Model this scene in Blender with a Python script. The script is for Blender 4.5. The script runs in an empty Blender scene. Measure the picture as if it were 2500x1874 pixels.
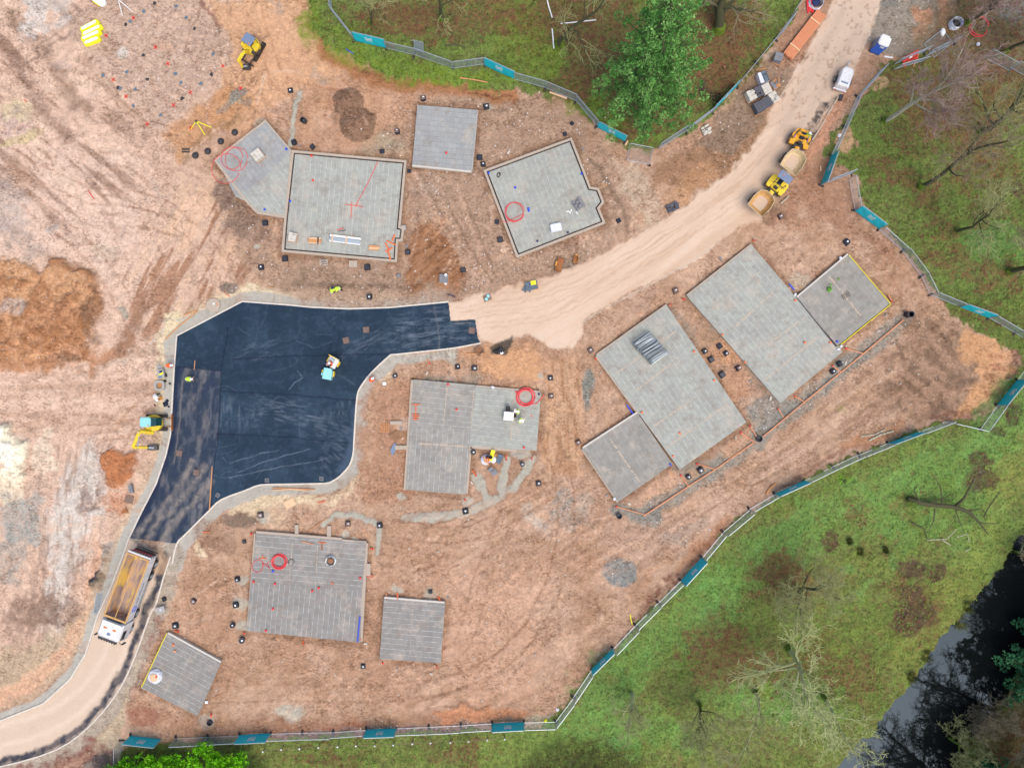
import bpy, bmesh, math, random
import numpy as np
from mathutils import Vector, Matrix
random.seed(7); R = math.radians; PI = math.pi
# ---------------------------------------------------------------- camera, sky, sun, exposure
S = bpy.context.scene; COL = S.collection
PPM = 22.6                      # image pixels per metre at ground level
CAMH = 86.0
cam = bpy.data.cameras.new('camera'); camo = bpy.data.objects.new('camera', cam); COL.objects.link(camo)
camo.location = (0, 0, CAMH); camo.rotation_euler = (0, 0, 0)
cam.sensor_fit = 'HORIZONTAL'; cam.sensor_width = 36.0
cam.lens = 36.0 * (CAMH * PPM) / 2500.0
cam.clip_start = 1.0; cam.clip_end = 20000
S.camera = camo
w = bpy.data.worlds.new("World"); S.world = w; w.use_nodes = True
nt = w.node_tree; bg = nt.nodes['Background']; sky = nt.nodes.new('ShaderNodeTexSky')
sky.sky_type = 'NISHITA'; sky.sun_disc = False
SUN_EL, SUN_AZ = R(66), R(150)   # azimuth clockwise from north (+Y)
sky.sun_elevation = SUN_EL; sky.sun_rotation = SUN_AZ
sky.air_density = 0.7; sky.dust_density = 3.0; sky.ozone_density = 0.6
nt.links.new(sky.outputs[0], bg.inputs[0]); bg.inputs[1].default_value = 0.145
sl = bpy.data.lights.new('sun', 'SUN'); so = bpy.data.objects.new('sun', sl); COL.objects.link(so)
sl.energy = 1.0; sl.angle = R(40); sl.color = (1.0, 0.96, 0.92)
d = Vector((math.sin(SUN_AZ) * math.cos(SUN_EL), math.cos(SUN_AZ) * math.cos(SUN_EL), math.sin(SUN_EL)))
so.rotation_euler = (-d).to_track_quat('-Z', 'Y').to_euler()
S.view_settings.view_transform = 'Standard'; S.view_settings.look = 'None'
S.view_settings.exposure = 0.80; S.view_settings.gamma = 1.0

# ---------------------------------------------------------------- helpers
def W(x, y, z=0.0):
    """image pixel (x right, y down) of a point z above the ground plane, projected back through the camera -> metres"""
    k = (CAMH - z) / CAMH
    return ((x - 1250.0) / PPM * k, (937.0 - y) / PPM * k)
def lin(c):
    c = np.asarray(c, dtype=float) / 255.0
    return np.where(c <= 0.04045, c / 12.92, ((c + 0.055) / 1.055) ** 2.4)
def tag(o, label=None, cat=None, group=None, kind=None):
    if label: o['label'] = label
    if cat: o['category'] = cat
    if group: o['group'] = group
    if kind: o['kind'] = kind
    return o
def empty(name, loc, rz=0, label=None, cat=None, group=None):
    o = bpy.data.objects.new(name, None); COL.objects.link(o)
    o.location = loc; o.rotation_euler = (0, 0, rz); o.empty_display_size = 0.3
    return tag(o, label, cat, group)
def kids(o): return [c for c in KIDS.get(o.name, [])]
KIDS = {}
def setpar(o, p):
    o.parent = p; KIDS.setdefault(p.name, []).append(o)
def copy_tree(o, parent=None):
    c = o.copy(); COL.objects.link(c)
    if parent is not None: setpar(c, parent)
    for ch in kids(o): copy_tree(ch, c)
    return c
class MB:
    def __init__(s): s.v = []; s.f = []; s.M = Matrix.Identity(4)
    def add(s, vs, fs):
        n = len(s.v); M = s.M
        s.v += [tuple(M @ Vector(p)) for p in vs]; s.f += [tuple(n + i for i in f) for f in fs]; return s
    def at(s, x=0, y=0, z=0, rx=0, ry=0, rz=0):
        s.M = Matrix.Translation((x, y, z)) @ Matrix.Rotation(rz, 4, 'Z') @ Matrix.Rotation(ry, 4, 'Y') @ Matrix.Rotation(rx, 4, 'X'); return s
    def box(s, x, y, z, sx, sy, sz, rz=0, tp=(1, 1), b=0.0):
        """box centred on x,y, bottom at z; tp tapers the top; b chamfers the vertical corners + top"""
        ca, sa = math.cos(rz), math.sin(rz)
        def ring(fx, fy, zz):
            hx, hy = sx / 2 * fx, sy / 2 * fy; bb = min(b, hx * .9, hy * .9)
            if b > 0: pts = [(-hx + bb, -hy), (hx - bb, -hy), (hx, -hy + bb), (hx, hy - bb), (hx - bb, hy), (-hx + bb, hy), (-hx, hy - bb), (-hx, -hy + bb)]
            else: pts = [(-hx, -hy), (hx, -hy), (hx, hy), (-hx, hy)]
            return [(x + px * ca - py * sa, y + px * sa + py * ca, zz) for px, py in pts]
        if b > 0:
            rs = [ring(1, 1, z), ring(tp[0], tp[1], z + sz - b), ring(tp[0] * (1 - 1.2 * b / sx), tp[1] * (1 - 1.2 * b / sy), z + sz)]
        else: rs = [ring(1, 1, z), ring(tp[0], tp[1], z + sz)]
        return s.loft(rs)
    def loft(s, rs, cap=True):
        n = len(rs[0]); vs = [p for r in rs for p in r]; fs = []
        for k in range(len(rs) - 1):
            for i in range(n):
                j = (i + 1) % n; fs.append((k * n + i, k * n + j, (k + 1) * n + j, (k + 1) * n + i))
        if cap: fs.append(tuple(range(n))[::-1]); fs.append(tuple((len(rs) - 1) * n + i for i in range(n)))
        return s.add(vs, fs)
    def prism(s, poly, z0, z1): return s.loft([[(p[0], p[1], z0) for p in poly], [(p[0], p[1], z1) for p in poly]])
    def prof(s, pts, y0, y1):
        """profile in x,z extruded along y"""
        return s.loft([[(p[0], y0, p[1]) for p in pts], [(p[0], y1, p[1]) for p in pts]])
    def tube(s, pts, r, n=6, r2=None, cap=True):
        pts = [Vector(p) for p in pts]; rings = []
        up = Vector((0, 0, 1)); last = None
        for i, p in enumerate(pts):
            t = (pts[min(i + 1, len(pts) - 1)] - pts[max(i - 1, 0)])
            if t.length < 1e-9: t = Vector((0, 0, 1))
            t.normalize()
            a = t.cross(up if last is None else last)
            if last is None:
                if a.length < 0.1: a = t.cross(Vector((1, 0, 0)))
                a.normalize(); bvec = a.cross(t)
            else:
                a = t.cross(last)
                if a.length < 1e-4: a = t.cross(Vector((1, 0.3, 0)))
                a.normalize(); bvec = a.cross(t)
            last = bvec
            f = i / max(1, len(pts) - 1); rr = r if r2 is None else r + (r2 - r) * f
            if isinstance(r, (list, tuple)): rr = r[i]
            rings.append([tuple(p + (a * math.cos(2 * PI * k / n) + bvec * math.sin(2 * PI * k / n)) * rr) for k in range(n)])
        return s.loft(rings, cap)
    def cyl(s, x, y, z, r, h, n=16, r2=None):
        r2 = r if r2 is None else r2
        return s.loft([[(x + q * math.cos(2 * PI * k / n), y + q * math.sin(2 * PI * k / n), zz) for k in range(n)] for q, zz in ((r, z), (r2, z + h))])
    def lathe(s, prof, n=20, x=0, y=0, z=0, cap=True):
        return s.loft([[(x + q * math.cos(2 * PI * k / n), y + q * math.sin(2 * PI * k / n), z + zz) for k in range(n)] for q, zz in prof], cap)
    def wheel(s, x, y, z, r, wd, n=22, ax=0.0, tread=0.0):
        """tyre standing upright, axle along local y (turned by ax)"""
        M0 = s.M.copy()
        s.M = M0 @ Matrix.Translation((x, y, z)) @ Matrix.Rotation(ax, 4, 'Z') @ Matrix.Rotation(PI / 2, 4, 'X')
        rr = [(r * .62, -wd / 2), (r * .9, -wd / 2), (r, -wd * .36), (r, wd * .36), (r * .9, wd / 2), (r * .62, wd / 2)]
        s.lathe(rr, n)
        if tread:
            for k in range(n):
                a = 2 * PI * k / n
                for sg in (-1, 1):
                    s.M = M0 @ Matrix.Translation((x, y, z)) @ Matrix.Rotation(ax, 4, 'Z') @ Matrix.Rotation(PI / 2, 4, 'X') @ Matrix.Rotation(a, 4, 'Z')
                    s.box(r, 0, -wd / 2 * (0.9 if sg < 0 else 0.02), tread * 2, r * .12, wd * .44)
        s.M = M0; return s
    def rim(s, x, y, z, r, wd, ax=0.0, n=16):
        M0 = s.M.copy()
        s.M = M0 @ Matrix.Translation((x, y, z)) @ Matrix.Rotation(ax, 4, 'Z') @ Matrix.Rotation(PI / 2, 4, 'X')
        s.lathe([(r * .1, -wd / 2 - .02), (r * .45, -wd / 2), (r * .9, -wd / 2 + .1 * wd), (r, -wd / 2), (r, wd / 2), (r * .9, wd / 2 - .1 * wd), (r * .45, wd / 2), (r * .1, wd / 2 + .02)], n)
        s.M = M0; return s
    def build(s, name, m, parent=None, smooth=False, loc=None):
        me = bpy.data.meshes.new(name); me.from_pydata(s.v, [], s.f); me.validate()
        bm = bmesh.new(); bm.from_mesh(me); bmesh.ops.recalc_face_normals(bm, faces=bm.faces); bm.to_mesh(me); bm.free()
        if m: me.materials.append(m)
        if smooth: me.polygons.foreach_set('use_smooth', [True] * len(me.polygons))
        o = bpy.data.objects.new(name, me); COL.objects.link(o)
        if parent is not None: setpar(o, parent)
        if loc: o.location = loc
        return o
# ---------------------------------------------------------------- materials
def nodes(name):
    m = bpy.data.materials.new(name); m.use_nodes = True; t = m.node_tree
    return m, t, t.nodes['Principled BSDF']
def N(t, typ, **k):
    n = t.nodes.new(typ)
    for a, b in k.items():
        if a.startswith('i_'): n.inputs[a[2:].replace('_', ' ')].default_value = b
        else: setattr(n, a, b)
    return n
def mathn(t, op, a, b=None, clamp=False):
    n = t.nodes.new('ShaderNodeMath'); n.operation = op; n.use_clamp = clamp
    for i, q in enumerate((a, b)):
        if q is None: continue
        if isinstance(q, (int, float)): n.inputs[i].default_value = q
        else: t.links.new(q, n.inputs[i])
    return n.outputs[0]
def mixc(t, fac, a, b, bt='MIX'):
    n = t.nodes.new('ShaderNodeMix'); n.data_type = 'RGBA'; n.blend_type = bt
    for sck, q in ((n.inputs[0], fac), (n.inputs[6], a), (n.inputs[7], b)):
        if isinstance(q, (int, float)): sck.default_value = q
        elif isinstance(q, (tuple, list)): sck.default_value = (*q[:3], 1)
        else: t.links.new(q, sck)
    return n.outputs[2]
def ramp(t, fac, stops):
    n = t.nodes.new('ShaderNodeValToRGB'); e = n.color_ramp.elements
    while len(e) < len(stops): e.new(0.5)
    for i, (p, c) in enumerate(stops):
        e[i].position = p; e[i].color = (*c, 1) if not isinstance(c, (int, float)) else (c, c, c, 1)
    t.links.new(fac, n.inputs[0]); return n.outputs[0]
def M_(name, rgb, rough=0.7, metal=0.0, var=0.18, scale=3.0, dirt=None, dirtamt=0.4, spec=0.4, coat=0):
    """painted / plain surface: base colour with grime variation"""
    m, t, b = nodes(name)
    tc = N(t, 'ShaderNodeTexCoord'); c = tuple(lin(rgb))
    n1 = N(t, 'ShaderNodeTexNoise', i_Scale=scale, i_Detail=5.0, i_Roughness=0.65); t.links.new(tc.outputs['Object'], n1.inputs[0])
    lo = tuple(x * (1 - var) for x in c); hi = tuple(min(1, x * (1 + var)) for x in c)
    cc = mixc(t, n1.outputs[0], lo, hi)
    if dirt:
        n2 = N(t, 'ShaderNodeTexNoise', i_Scale=scale * 1.7, i_Detail=8.0, i_Roughness=0.7); t.links.new(tc.outputs['Object'], n2.inputs[0])
        f = ramp(t, n2.outputs[0], [(0.45, 0.0), (0.68, dirtamt)])
        cc = mixc(t, f, cc, tuple(lin(dirt)))
    t.links.new(cc, b.inputs['Base Color'])
    b.inputs['Roughness'].default_value = rough; b.inputs['Metallic'].default_value = metal
    b.inputs['Specular IOR Level'].default_value = spec
    if coat: b.inputs['Coat Weight'].default_value = coat
    return m
DUST = (186, 156, 130)
MT = {}
def mt(k):
    return MT[k]
def defm(k, *a, **q): MT[k] = M_(k, *a, **q)
defm('white_paint', (220, 222, 222), 0.35, dirt=DUST, dirtamt=0.55, coat=.3, var=.04)
defm('white_plain', (228, 228, 226), 0.6, dirt=DUST, dirtamt=0.3, var=.05)
defm('yellow_paint', (226, 162, 24), 0.45, dirt=(160, 126, 84), dirtamt=0.7, var=.06)
defm('lemon_paint', (230, 198, 40), 0.45, dirt=(160, 132, 84), dirtamt=0.6, var=.06)
defm('pale_blue_paint', (140, 205, 205), 0.4, dirt=DUST, dirtamt=0.15, var=.04)
defm('turquoise_paint', (45, 150, 150), 0.4, dirt=DUST, dirtamt=0.2, var=.06)
defm('grey_blue_paint', (104, 124, 150), 0.5, dirt=DUST, dirtamt=0.2, var=.06)
defm('black_rubber', (30, 30, 32), 0.8, dirt=(120, 100, 84), dirtamt=0.5)
defm('dusty_rubber', (92, 80, 70), 0.9, dirt=DUST, dirtamt=0.7)
defm('dark_metal', (52, 54, 58), 0.5, 0.3, dirt=(120, 100, 84), dirtamt=0.5)
defm('glass_dark', (16, 24, 30), 0.06, spec=.8, var=.05)
defm('glass_green', (10, 60, 58), 0.08, spec=.8, var=.3, scale=6)
defm('galv', (176, 186, 190), 0.38, 0.55, var=.12, scale=9)
defm('galv_wire', (150, 160, 164), 0.45, 0.5, var=.1)
defm('chamber_plastic', (28, 34, 46), 0.45, dirt=(90, 84, 82), dirtamt=0.4)
defm('chamber_brown', (122, 100, 90), 0.8, dirt=(70, 60, 58), dirtamt=.5)
defm('cap_white', (232, 232, 228), 0.5, var=.04)
defm('block_grey', (128, 128, 130), 0.95, var=.14, scale=5)
defm('block_blue', (98, 112, 122), 0.95, var=.14, scale=5)
defm('block_cream', (196, 190, 176), 0.95, var=.1, scale=5)
defm('block_dark', (88, 88, 94), 0.95, var=.14, scale=5)
defm('block_red', (176, 112, 90), 0.95, var=.2, scale=5)
defm('kerb_conc', (208, 200, 186), 0.9, var=.08, scale=2.2, dirt=(170, 150, 130), dirtamt=.5)
defm('wall_block', (176, 162, 144), 0.95, var=.16, scale=4, dirt=(140, 120, 104), dirtamt=.5)
defm('conc', (162, 158, 150), 0.95, var=.1, scale=3, dirt=(140, 122, 106), dirtamt=.4)
defm('timber', (196, 140, 92), 0.8, var=.2, scale=6)
defm('timber_pale', (214, 178, 140), 0.8, var=.2, scale=6)
defm('timber_old', (134, 112, 96), 0.9, var=.25, scale=6)
defm('pipe_orange', (214, 142, 100), 0.5, var=.08, dirt=DUST, dirtamt=.3)
defm('pipe_orange_vivid', (226, 112, 62), 0.5, var=.08)
defm('cap_red', (220, 40, 40), 0.5, var=.05)
defm('red_hose', (222, 66, 72), 0.5, var=.08)
defm('red_plastic', (226, 60, 56), 0.5, var=.06, dirt=DUST, dirtamt=.2)
defm('blue_plastic', (20, 66, 200), 0.45, var=.06)
defm('cabin_blue', (20, 104, 212), 0.45, var=.05, dirt=DUST, dirtamt=.15)
defm('yellow_bag', (240, 240, 40), 0.6, var=.12, scale=2.5)
defm('yellow_board', (226, 214, 50), 0.7, var=.15)
defm('green_ply', (60, 110, 60), 0.9, var=.3)
defm('teal_sheet', (14, 178, 190), 0.65, var=.07, scale=2)
defm('rust', (150, 98, 58), 0.8, 0.1, var=.3, scale=8)
defm('plastic_film', (206, 208, 214), 0.4, var=.12, scale=8)
defm('hivis', (196, 232, 60), 0.7, var=.06)
defm('hivis_orange', (244, 104, 40), 0.7, var=.06)
defm('reflective', (222, 226, 226), 0.4, var=.03)
defm('cloth_dark', (30, 34, 46), 0.85)
defm('cloth_white', (224, 224, 222), 0.85, var=.04)
defm('skin', (196, 148, 120), 0.6, var=.05)
defm('hat_white', (240, 240, 238), 0.35, var=.02)
defm('navy', (22, 40, 84), 0.6)
defm('skip_sand', (206, 186, 146), 0.75, var=.14, scale=2.4, dirt=(168, 132, 90), dirtamt=.5)
defm('skip_rust', (196, 156, 98), 0.75, var=.2, scale=2.4, dirt=(170, 120, 60), dirtamt=.5)
defm('skip_mud', (190, 168, 146), 0.9, var=.14, scale=3)
defm('amber', (240, 120, 30), 0.4, var=.03)
defm('bitumen', (26, 34, 48), 0.85, var=.3, scale=10)
defm('soil_brown', (140, 100, 74), 0.97, var=.3, scale=9)
defm('bark', (78, 72, 54), 0.95, var=.35, scale=5, dirt=(70, 92, 30), dirtamt=.8)
defm('bark_pale', (184, 186, 136), 0.95, var=.25, scale=3, dirt=(104, 116, 60), dirtamt=.8)
defm('bark_birch', (190, 184, 158), 0.9, var=.2, scale=3, dirt=(70, 72, 44), dirtamt=.9)
defm('twig', (134, 122, 96), 0.95, var=.2)
defm('twig_pale', (176, 180, 124), 0.95, var=.15)
defm('twig_green', (146, 148, 98), 0.95, var=.2)
defm('twig_purple', (150, 128, 118), 0.95, var=.2)
defm('moss', (98, 118, 34), 0.95, var=.35, scale=8)
# ---------------------------------------------------------------- noise + painting in image pixels
rng = np.random.RandomState(11)
def vnoise(x, y, sc, seed=0):
    r = np.random.RandomState(seed); T = 256; g = r.rand(T, T)
    u = x / sc + seed * 17.3; v = y / sc + seed * 7.1
    i = np.floor(u).astype(np.int64); j = np.floor(v).astype(np.int64); fu = u - i; fv = v - j
    fu = fu * fu * (3 - 2 * fu); fv = fv * fv * (3 - 2 * fv)
    a = g[j % T, i % T]; b = g[j % T, (i + 1) % T]; c = g[(j + 1) % T, i % T]; d_ = g[(j + 1) % T, (i + 1) % T]
    return (a * (1 - fu) + b * fu) * (1 - fv) + (c * (1 - fu) + d_ * fu) * fv
def fbm(x, y, sc, seed=0, oc=4, ang=0, st=1.0, gain=.55):
    if ang or st != 1:
        a = R(ang); x, y = (x * math.cos(a) + y * math.sin(a)) / st, (-x * math.sin(a) + y * math.cos(a))
    s = 0; amp = 1; tot = 0
    for k in range(oc):
        s = s + amp * vnoise(x, y, sc / 2 ** k, seed + k * 13 + 1); tot += amp; amp *= gain
    s = s / tot
    return np.clip((s - 0.5) * 1.9 + 0.5, 0, 1)
def sstep(a, b, x):
    t = np.clip((x - a) / (b - a), 0, 1); return t * t * (3 - 2 * t)
def sdpoly(px, py, poly):
    """signed distance, negative inside"""
    dmin = np.full(px.shape, 1e9); ins = np.zeros(px.shape, bool); n = len(poly)
    for i in range(n):
        ax, ay = poly[i]; bx, by = poly[(i + 1) % n]; ex, ey = bx - ax, by - ay
        wx, wy = px - ax, py - ay
        t = np.clip((wx * ex + wy * ey) / (ex * ex + ey * ey + 1e-9), 0, 1)
        dmin = np.minimum(dmin, (wx - ex * t) ** 2 + (wy - ey * t) ** 2)
        c = ((ay > py) != (by > py))
        with np.errstate(divide='ignore', invalid='ignore'):
            xi = ex * (py - ay) / (ey if ey != 0 else 1e-9) + ax
        ins ^= c & (px < xi)
    dd = np.sqrt(dmin); return np.where(ins, -dd, dd)
def sdline(px, py, pts):
    dmin = np.full(px.shape, 1e9)
    for i in range(len(pts) - 1):
        ax, ay = pts[i]; bx, by = pts[i + 1]; ex, ey = bx - ax, by - ay
        wx, wy = px - ax, py - ay
        t = np.clip((wx * ex + wy * ey) / (ex * ex + ey * ey + 1e-9), 0, 1)
        dmin = np.minimum(dmin, (wx - ex * t) ** 2 + (wy - ey * t) ** 2)
    return np.sqrt(dmin)
def smooth_line(pts, k=6):
    out = []; P = [np.array(p, float) for p in pts]
    for i in range(len(P) - 1):
        p0, p1, p2, p3 = P[max(i - 1, 0)], P[i], P[i + 1], P[min(i + 2, len(P) - 1)]
        for j in range(k):
            t = j / k
            out.append(tuple(.5 * ((2 * p1) + (-p0 + p2) * t + (2 * p0 - 5 * p1 + 4 * p2 - p3) * t * t + (-p0 + 3 * p1 - 3 * p2 + p3) * t ** 3)))
    out.append(tuple(P[-1])); return out

ALB = 0.74
class Paint:
    def __init__(s, X, Y):
        s.X, s.Y = X, Y; s.c = np.zeros(X.shape + (3,)); s.k = np.zeros(X.shape + (3,)); s.z = np.zeros(X.shape)
        s.wx = (fbm(X, Y, 26, 91, 4) - .5) * 2; s.wy = (fbm(X, Y, 26, 57, 4) - .5) * 2
    def local(s, x0, y0, x1, y1, pad):
        xs = s.X[0]; ys = s.Y[:, 0]
        i0, i1 = np.searchsorted(xs, [x0 - pad, x1 + pad]); j0, j1 = np.searchsorted(ys, [y0 - pad, y1 + pad])
        return slice(j0, j1), slice(i0, i1)
    def put(s, sl_, m, rgb=None, k=None, z=None):
        """rgb as seen; k sets (grass, stony, smooth)"""
        m = np.clip(m, 0, 1)
        if rgb is not None:
            c = lin(rgb) * ALB; s.c[sl_] = s.c[sl_] * (1 - m[..., None]) + c * m[..., None]
        if k is not None: s.k[sl_] = s.k[sl_] * (1 - m[..., None]) + np.array(k) * m[..., None]
        if z is not None: s.z[sl_] += m * z
    def mul(s, sl_, m, f):
        s.c[sl_] *= (1 + np.clip(m, 0, 1)[..., None] * (np.array(f) - 1))
    def poly(s, pts, rgb=None, soft=4, warp=6, k=None, z=None, amt=1.0, br=0.0, bs=14, seed=3):
        a = np.array(pts); L = s.local(a[:, 0].min(), a[:, 1].min(), a[:, 0].max(), a[:, 1].max(), soft + warp * 1.5 + 4)
        x, y = s.X[L], s.Y[L]
        if x.size == 0: return None
        dd = sdpoly(x + s.wx[L] * warp, y + s.wy[L] * warp, pts)
        m = 1 - sstep(-soft, soft, dd)
        if br: m = m * (1 - br * sstep(.35, .65, fbm(x, y, bs, seed, 4)))
        s.put(L, m * amt, rgb, k, z); return L, m
    def blob(s, cx, cy, rx, ry, rgb=None, ang=0, soft=.25, warp=6, k=None, z=None, amt=1.0, br=0.0, bs=14, seed=3, dome=False):
        r = max(rx, ry) * 1.4 + warp * 1.5; L = s.local(cx, cy, cx, cy, r)
        x, y = s.X[L] - cx + s.wx[L] * warp, s.Y[L] - cy + s.wy[L] * warp
        if x.size == 0: return None
        a = R(ang); u = (x * math.cos(a) + y * math.sin(a)) / rx; v = (-x * math.sin(a) + y * math.cos(a)) / ry
        q = np.sqrt(u * u + v * v); m = 1 - sstep(1 - soft, 1 + soft, q)
        if dome: s.z[L] += dome * np.clip(1 - q * q, 0, 1)
        if br: m = m * (1 - br * sstep(.35, .65, fbm(x + cx, y + cy, bs, seed, 4)))
        s.put(L, m * amt, rgb, k, z); return L, m
    def line(s, pts, wd, rgb=None, soft=3, warp=4, k=None, z=None, amt=1.0, br=0.0, bs=14, seed=3):
        a = np.array(pts); L = s.local(a[:, 0].min(), a[:, 1].min(), a[:, 0].max(), a[:, 1].max(), wd + soft + warp * 1.5 + 4)
        x, y = s.X[L], s.Y[L]
        if x.size == 0: return None
        dd = sdline(x + s.wx[L] * warp, y + s.wy[L] * warp, pts) - wd / 2
        m = 1 - sstep(-soft, soft, dd)
        if br: m = m * (1 - br * sstep(.35, .65, fbm(x, y, bs, seed, 4)))
        s.put(L, m * amt, rgb, k, z); return L, m
def ruts(P, pts, gap=40, wd=9, dark=(132, 98, 76), amt=.5, soft=2, br=.6, seed=5, z=-.05):
    """a pair of wheel ruts along a path"""
    pts = smooth_line(pts)
    for sg in (-1, 1):
        q = []
        for i, p in enumerate(pts):
            a = pts[max(i - 1, 0)]; b = pts[min(i + 1, len(pts) - 1)]; dx, dy = b[0] - a[0], b[1] - a[1]; l = math.hypot(dx, dy) + 1e-6
            q.append((p[0] - dy / l * gap / 2 * sg, p[1] + dx / l * gap / 2 * sg))
        P.line(q, wd, dark, soft=soft, warp=3, amt=amt, br=br, bs=10, seed=seed + sg, z=z)

# grid: fine over the site, stretching out to the horizon
STEP = 2.6
fx = np.arange(-180, 2682, STEP); fy = np.arange(-180, 2056, STEP)
out = np.array([6, 20, 60, 160, 420, 1100, 3000, 9000, 26000, 70000, 160000.])
gx = np.concatenate([fx[0] - out[::-1], fx, fx[-1] + out]); gy = np.concatenate([fy[0] - out[::-1], fy, fy[-1] + out])
X, Y = np.meshgrid(gx, gy)
P = Paint(X, Y); A = (slice(None), slice(None))
Wx, Wy = P.wx, P.wy
# --- soil base
n1 = fbm(X, Y, 230, 1, 5); n2 = fbm(X, Y, 60, 2, 5); n3 = fbm(X, Y, 18, 3, 4); n4 = fbm(X, Y, 7, 4, 3)
base = lin((197, 163, 138)) * ALB; P.c[:] = base; P.k[:] = (0, .35, 0)
P.put(A, sstep(.45, .85, n1) * .6, (184, 144, 116)); P.put(A, sstep(.5, .8, n2) * .5, (176, 138, 110)); P.put(A, sstep(.55, .9, 1 - n2) * .5, (212, 178, 154))
P.put(A, sstep(.6, .85, n3) * .35, (156, 120, 96))
P.z += (n3 - .5) * .10 + (n2 - .5) * .22 + (n4 - .5) * .035
EXEC_AREA = None
# --- west field: pinker, paler
P.poly([(-400, -400), (760, -400), (770, 60), (700, 230), (560, 300), (480, 390), (560, 540), (600, 720), (420, 820), (400, 1100), (300, 1320), (200, 1600), (-400, 1800)], (220, 188, 166), soft=60, warp=20, amt=.7)
P.poly([(-400, 300), (130, 330), (330, 400), (380, 520), (330, 700), (260, 720), (200, 640), (-400, 600)], (220, 190, 170), soft=40, warp=30, amt=.7)
P.poly([(500, 0), (760, -40), (770, 70), (860, 170), (700, 240), (600, 330), (520, 300), (560, 160)], (216, 170, 132), soft=20, warp=20, amt=.85, k=(0, .1, 0))
# diagonal streaks NW
m = fbm(X, Y, 26, 21, 4, ang=42, st=7.0)
reg = 1 - sstep(-60, 60, sdpoly(X, Y, [(-400, -400), (330, -400), (330, 60), (260, 200), (380, 400), (280, 560), (-400, 560)]))
P.put(A, sstep(.55, .8, m) * reg * .75, (150, 120, 100), k=(0, .6, 0)); P.put(A, sstep(.6, .9, 1 - m) * reg * .6, (226, 196, 172))
P.z += reg * (m - .5) * -.12
P.line([(20, 110), (60, 200), (120, 290), (165, 330)], 30, (146, 118, 100), soft=12, warp=10, amt=.8, br=.4)
P.line([(30, 40), (110, 120), (160, 220), (205, 275)], 34, (150, 122, 102), soft=12, warp=10, amt=.8, br=.4)
P.line([(170, 60), (240, 200), (300, 270), (360, 330)], 22, (150, 122, 102), soft=10, warp=10, amt=.5, br=.5)
P.line([(60, 160), (140, 105), (230, 50), (300, 5)], 7, (128, 106, 92), soft=4, warp=6, amt=.7, br=.3)
P.line([(90, 120), (180, 55), (260, 0)], 5, (128, 106, 92), soft=4, warp=6, amt=.5, br=.4)
P.blob(85, 40, 34, 60, (214, 208, 200), ang=20, warp=18, amt=.7, br=.3); P.blob(150, 45, 26, 16, (214, 208, 200), ang=-30, warp=12, amt=.5)
P.blob(120, 5, 60, 18, (196, 186, 176), warp=14, amt=.6)
# house pad of hardcore marked out
PAD = [(150, 60), (290, -20), (480, -40), (500, 20), (545, 70), (575, 130), (520, 200), (470, 262), (392, 318), (350, 285), (265, 190), (200, 120)]
P.poly(PAD, (194, 166, 146), soft=10, warp=10, k=(0, 1, 0), amt=.8, z=.1)
P.blob(302, 130, 12, 14, (214, 208, 198), amt=.7, warp=5)
P.line([(486, 0), (512, 34), (530, 58)], 10, (120, 60, 54), soft=4, warp=8, amt=.7, br=.3)
P.line([(268, 196), (300, 250), (352, 300)], 9, (146, 116, 92), soft=4, warp=5, amt=.6, z=.1, br=.2)
P.poly([(400, 320), (480, 262), (560, 205), (620, 250), (560, 300), (470, 370), (430, 400)], (196, 146, 104), soft=14, warp=12, amt=.8, k=(0, .3, 0))
P.line([(455, 385), (520, 320), (585, 285)], 22, (150, 118, 86), soft=8, warp=8, amt=.7, br=.4)
P.blob(578, 235, 26, 13, (140, 142, 134), ang=-38, amt=.85, warp=6, k=(0, .9, 0)); P.blob(545, 262, 22, 7, (140, 140, 132), ang=-45, amt=.5, warp=6); P.blob(600, 250, 16, 8, (150, 146, 134), amt=.6, warp=5)
P.blob(636, 300, 14, 10, (190, 184, 172), amt=.7); P.blob(40, 270, 40, 28, (206, 190, 152), amt=.6, warp=10); P.blob(50, 340, 60, 10, (198, 180, 130), ang=-18, amt=.6, warp=6)
P.blob(30, 300, 45, 40, (120, 100, 120), amt=.28, br=.9, bs=9, warp=10); P.blob(150, 160, 30, 10, (120, 104, 110), amt=.3)
P.blob(60, 590, 70, 26, (160, 146, 136), ang=35, amt=.6, br=.5, warp=14, k=(0, .8, 0)); P.blob(20, 500, 50, 60, (176, 166, 160), amt=.5, br=.4, warp=14, k=(0, .8, 0))
P.blob(130, 560, 16, 9, (150, 152, 150), amt=.5); P.blob(302, 762, 12, 16, (140, 146, 134), amt=.7, warp=6)
P.blob(255, 615, 38, 20, (200, 180, 158), amt=.6)
# radiating tracks, west field
m = fbm(X, Y, 16, 33, 4, ang=-62, st=8.0)
reg = 1 - sstep(-40, 40, sdpoly(X, Y, [(300, 830), (420, 830), (470, 760), (640, 700), (690, 620), (560, 420), (480, 420), (380, 520), (300, 680)]))
P.put(A, sstep(.5, .8, m) * reg * .8, (160, 116, 88)); P.put(A, sstep(.55, .9, 1 - m) * reg * .6, (226, 188, 156)); P.z += reg * (.5 - m) * .14
m = fbm(X, Y, 20, 35, 4, ang=-5, st=7.0)
reg = 1 - sstep(-40, 40, sdpoly(X, Y, [(-400, 900), (240, 900), (420, 840), (400, 1000), (320, 1100), (160, 1080), (-400, 1060)]))
P.put(A, sstep(.5, .8, m) * reg * .45, (176, 140, 116)); P.put(A, sstep(.5, .85, 1 - m) * reg * .6, (226, 194, 172)); P.z += reg * (.5 - m) * .08
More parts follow.
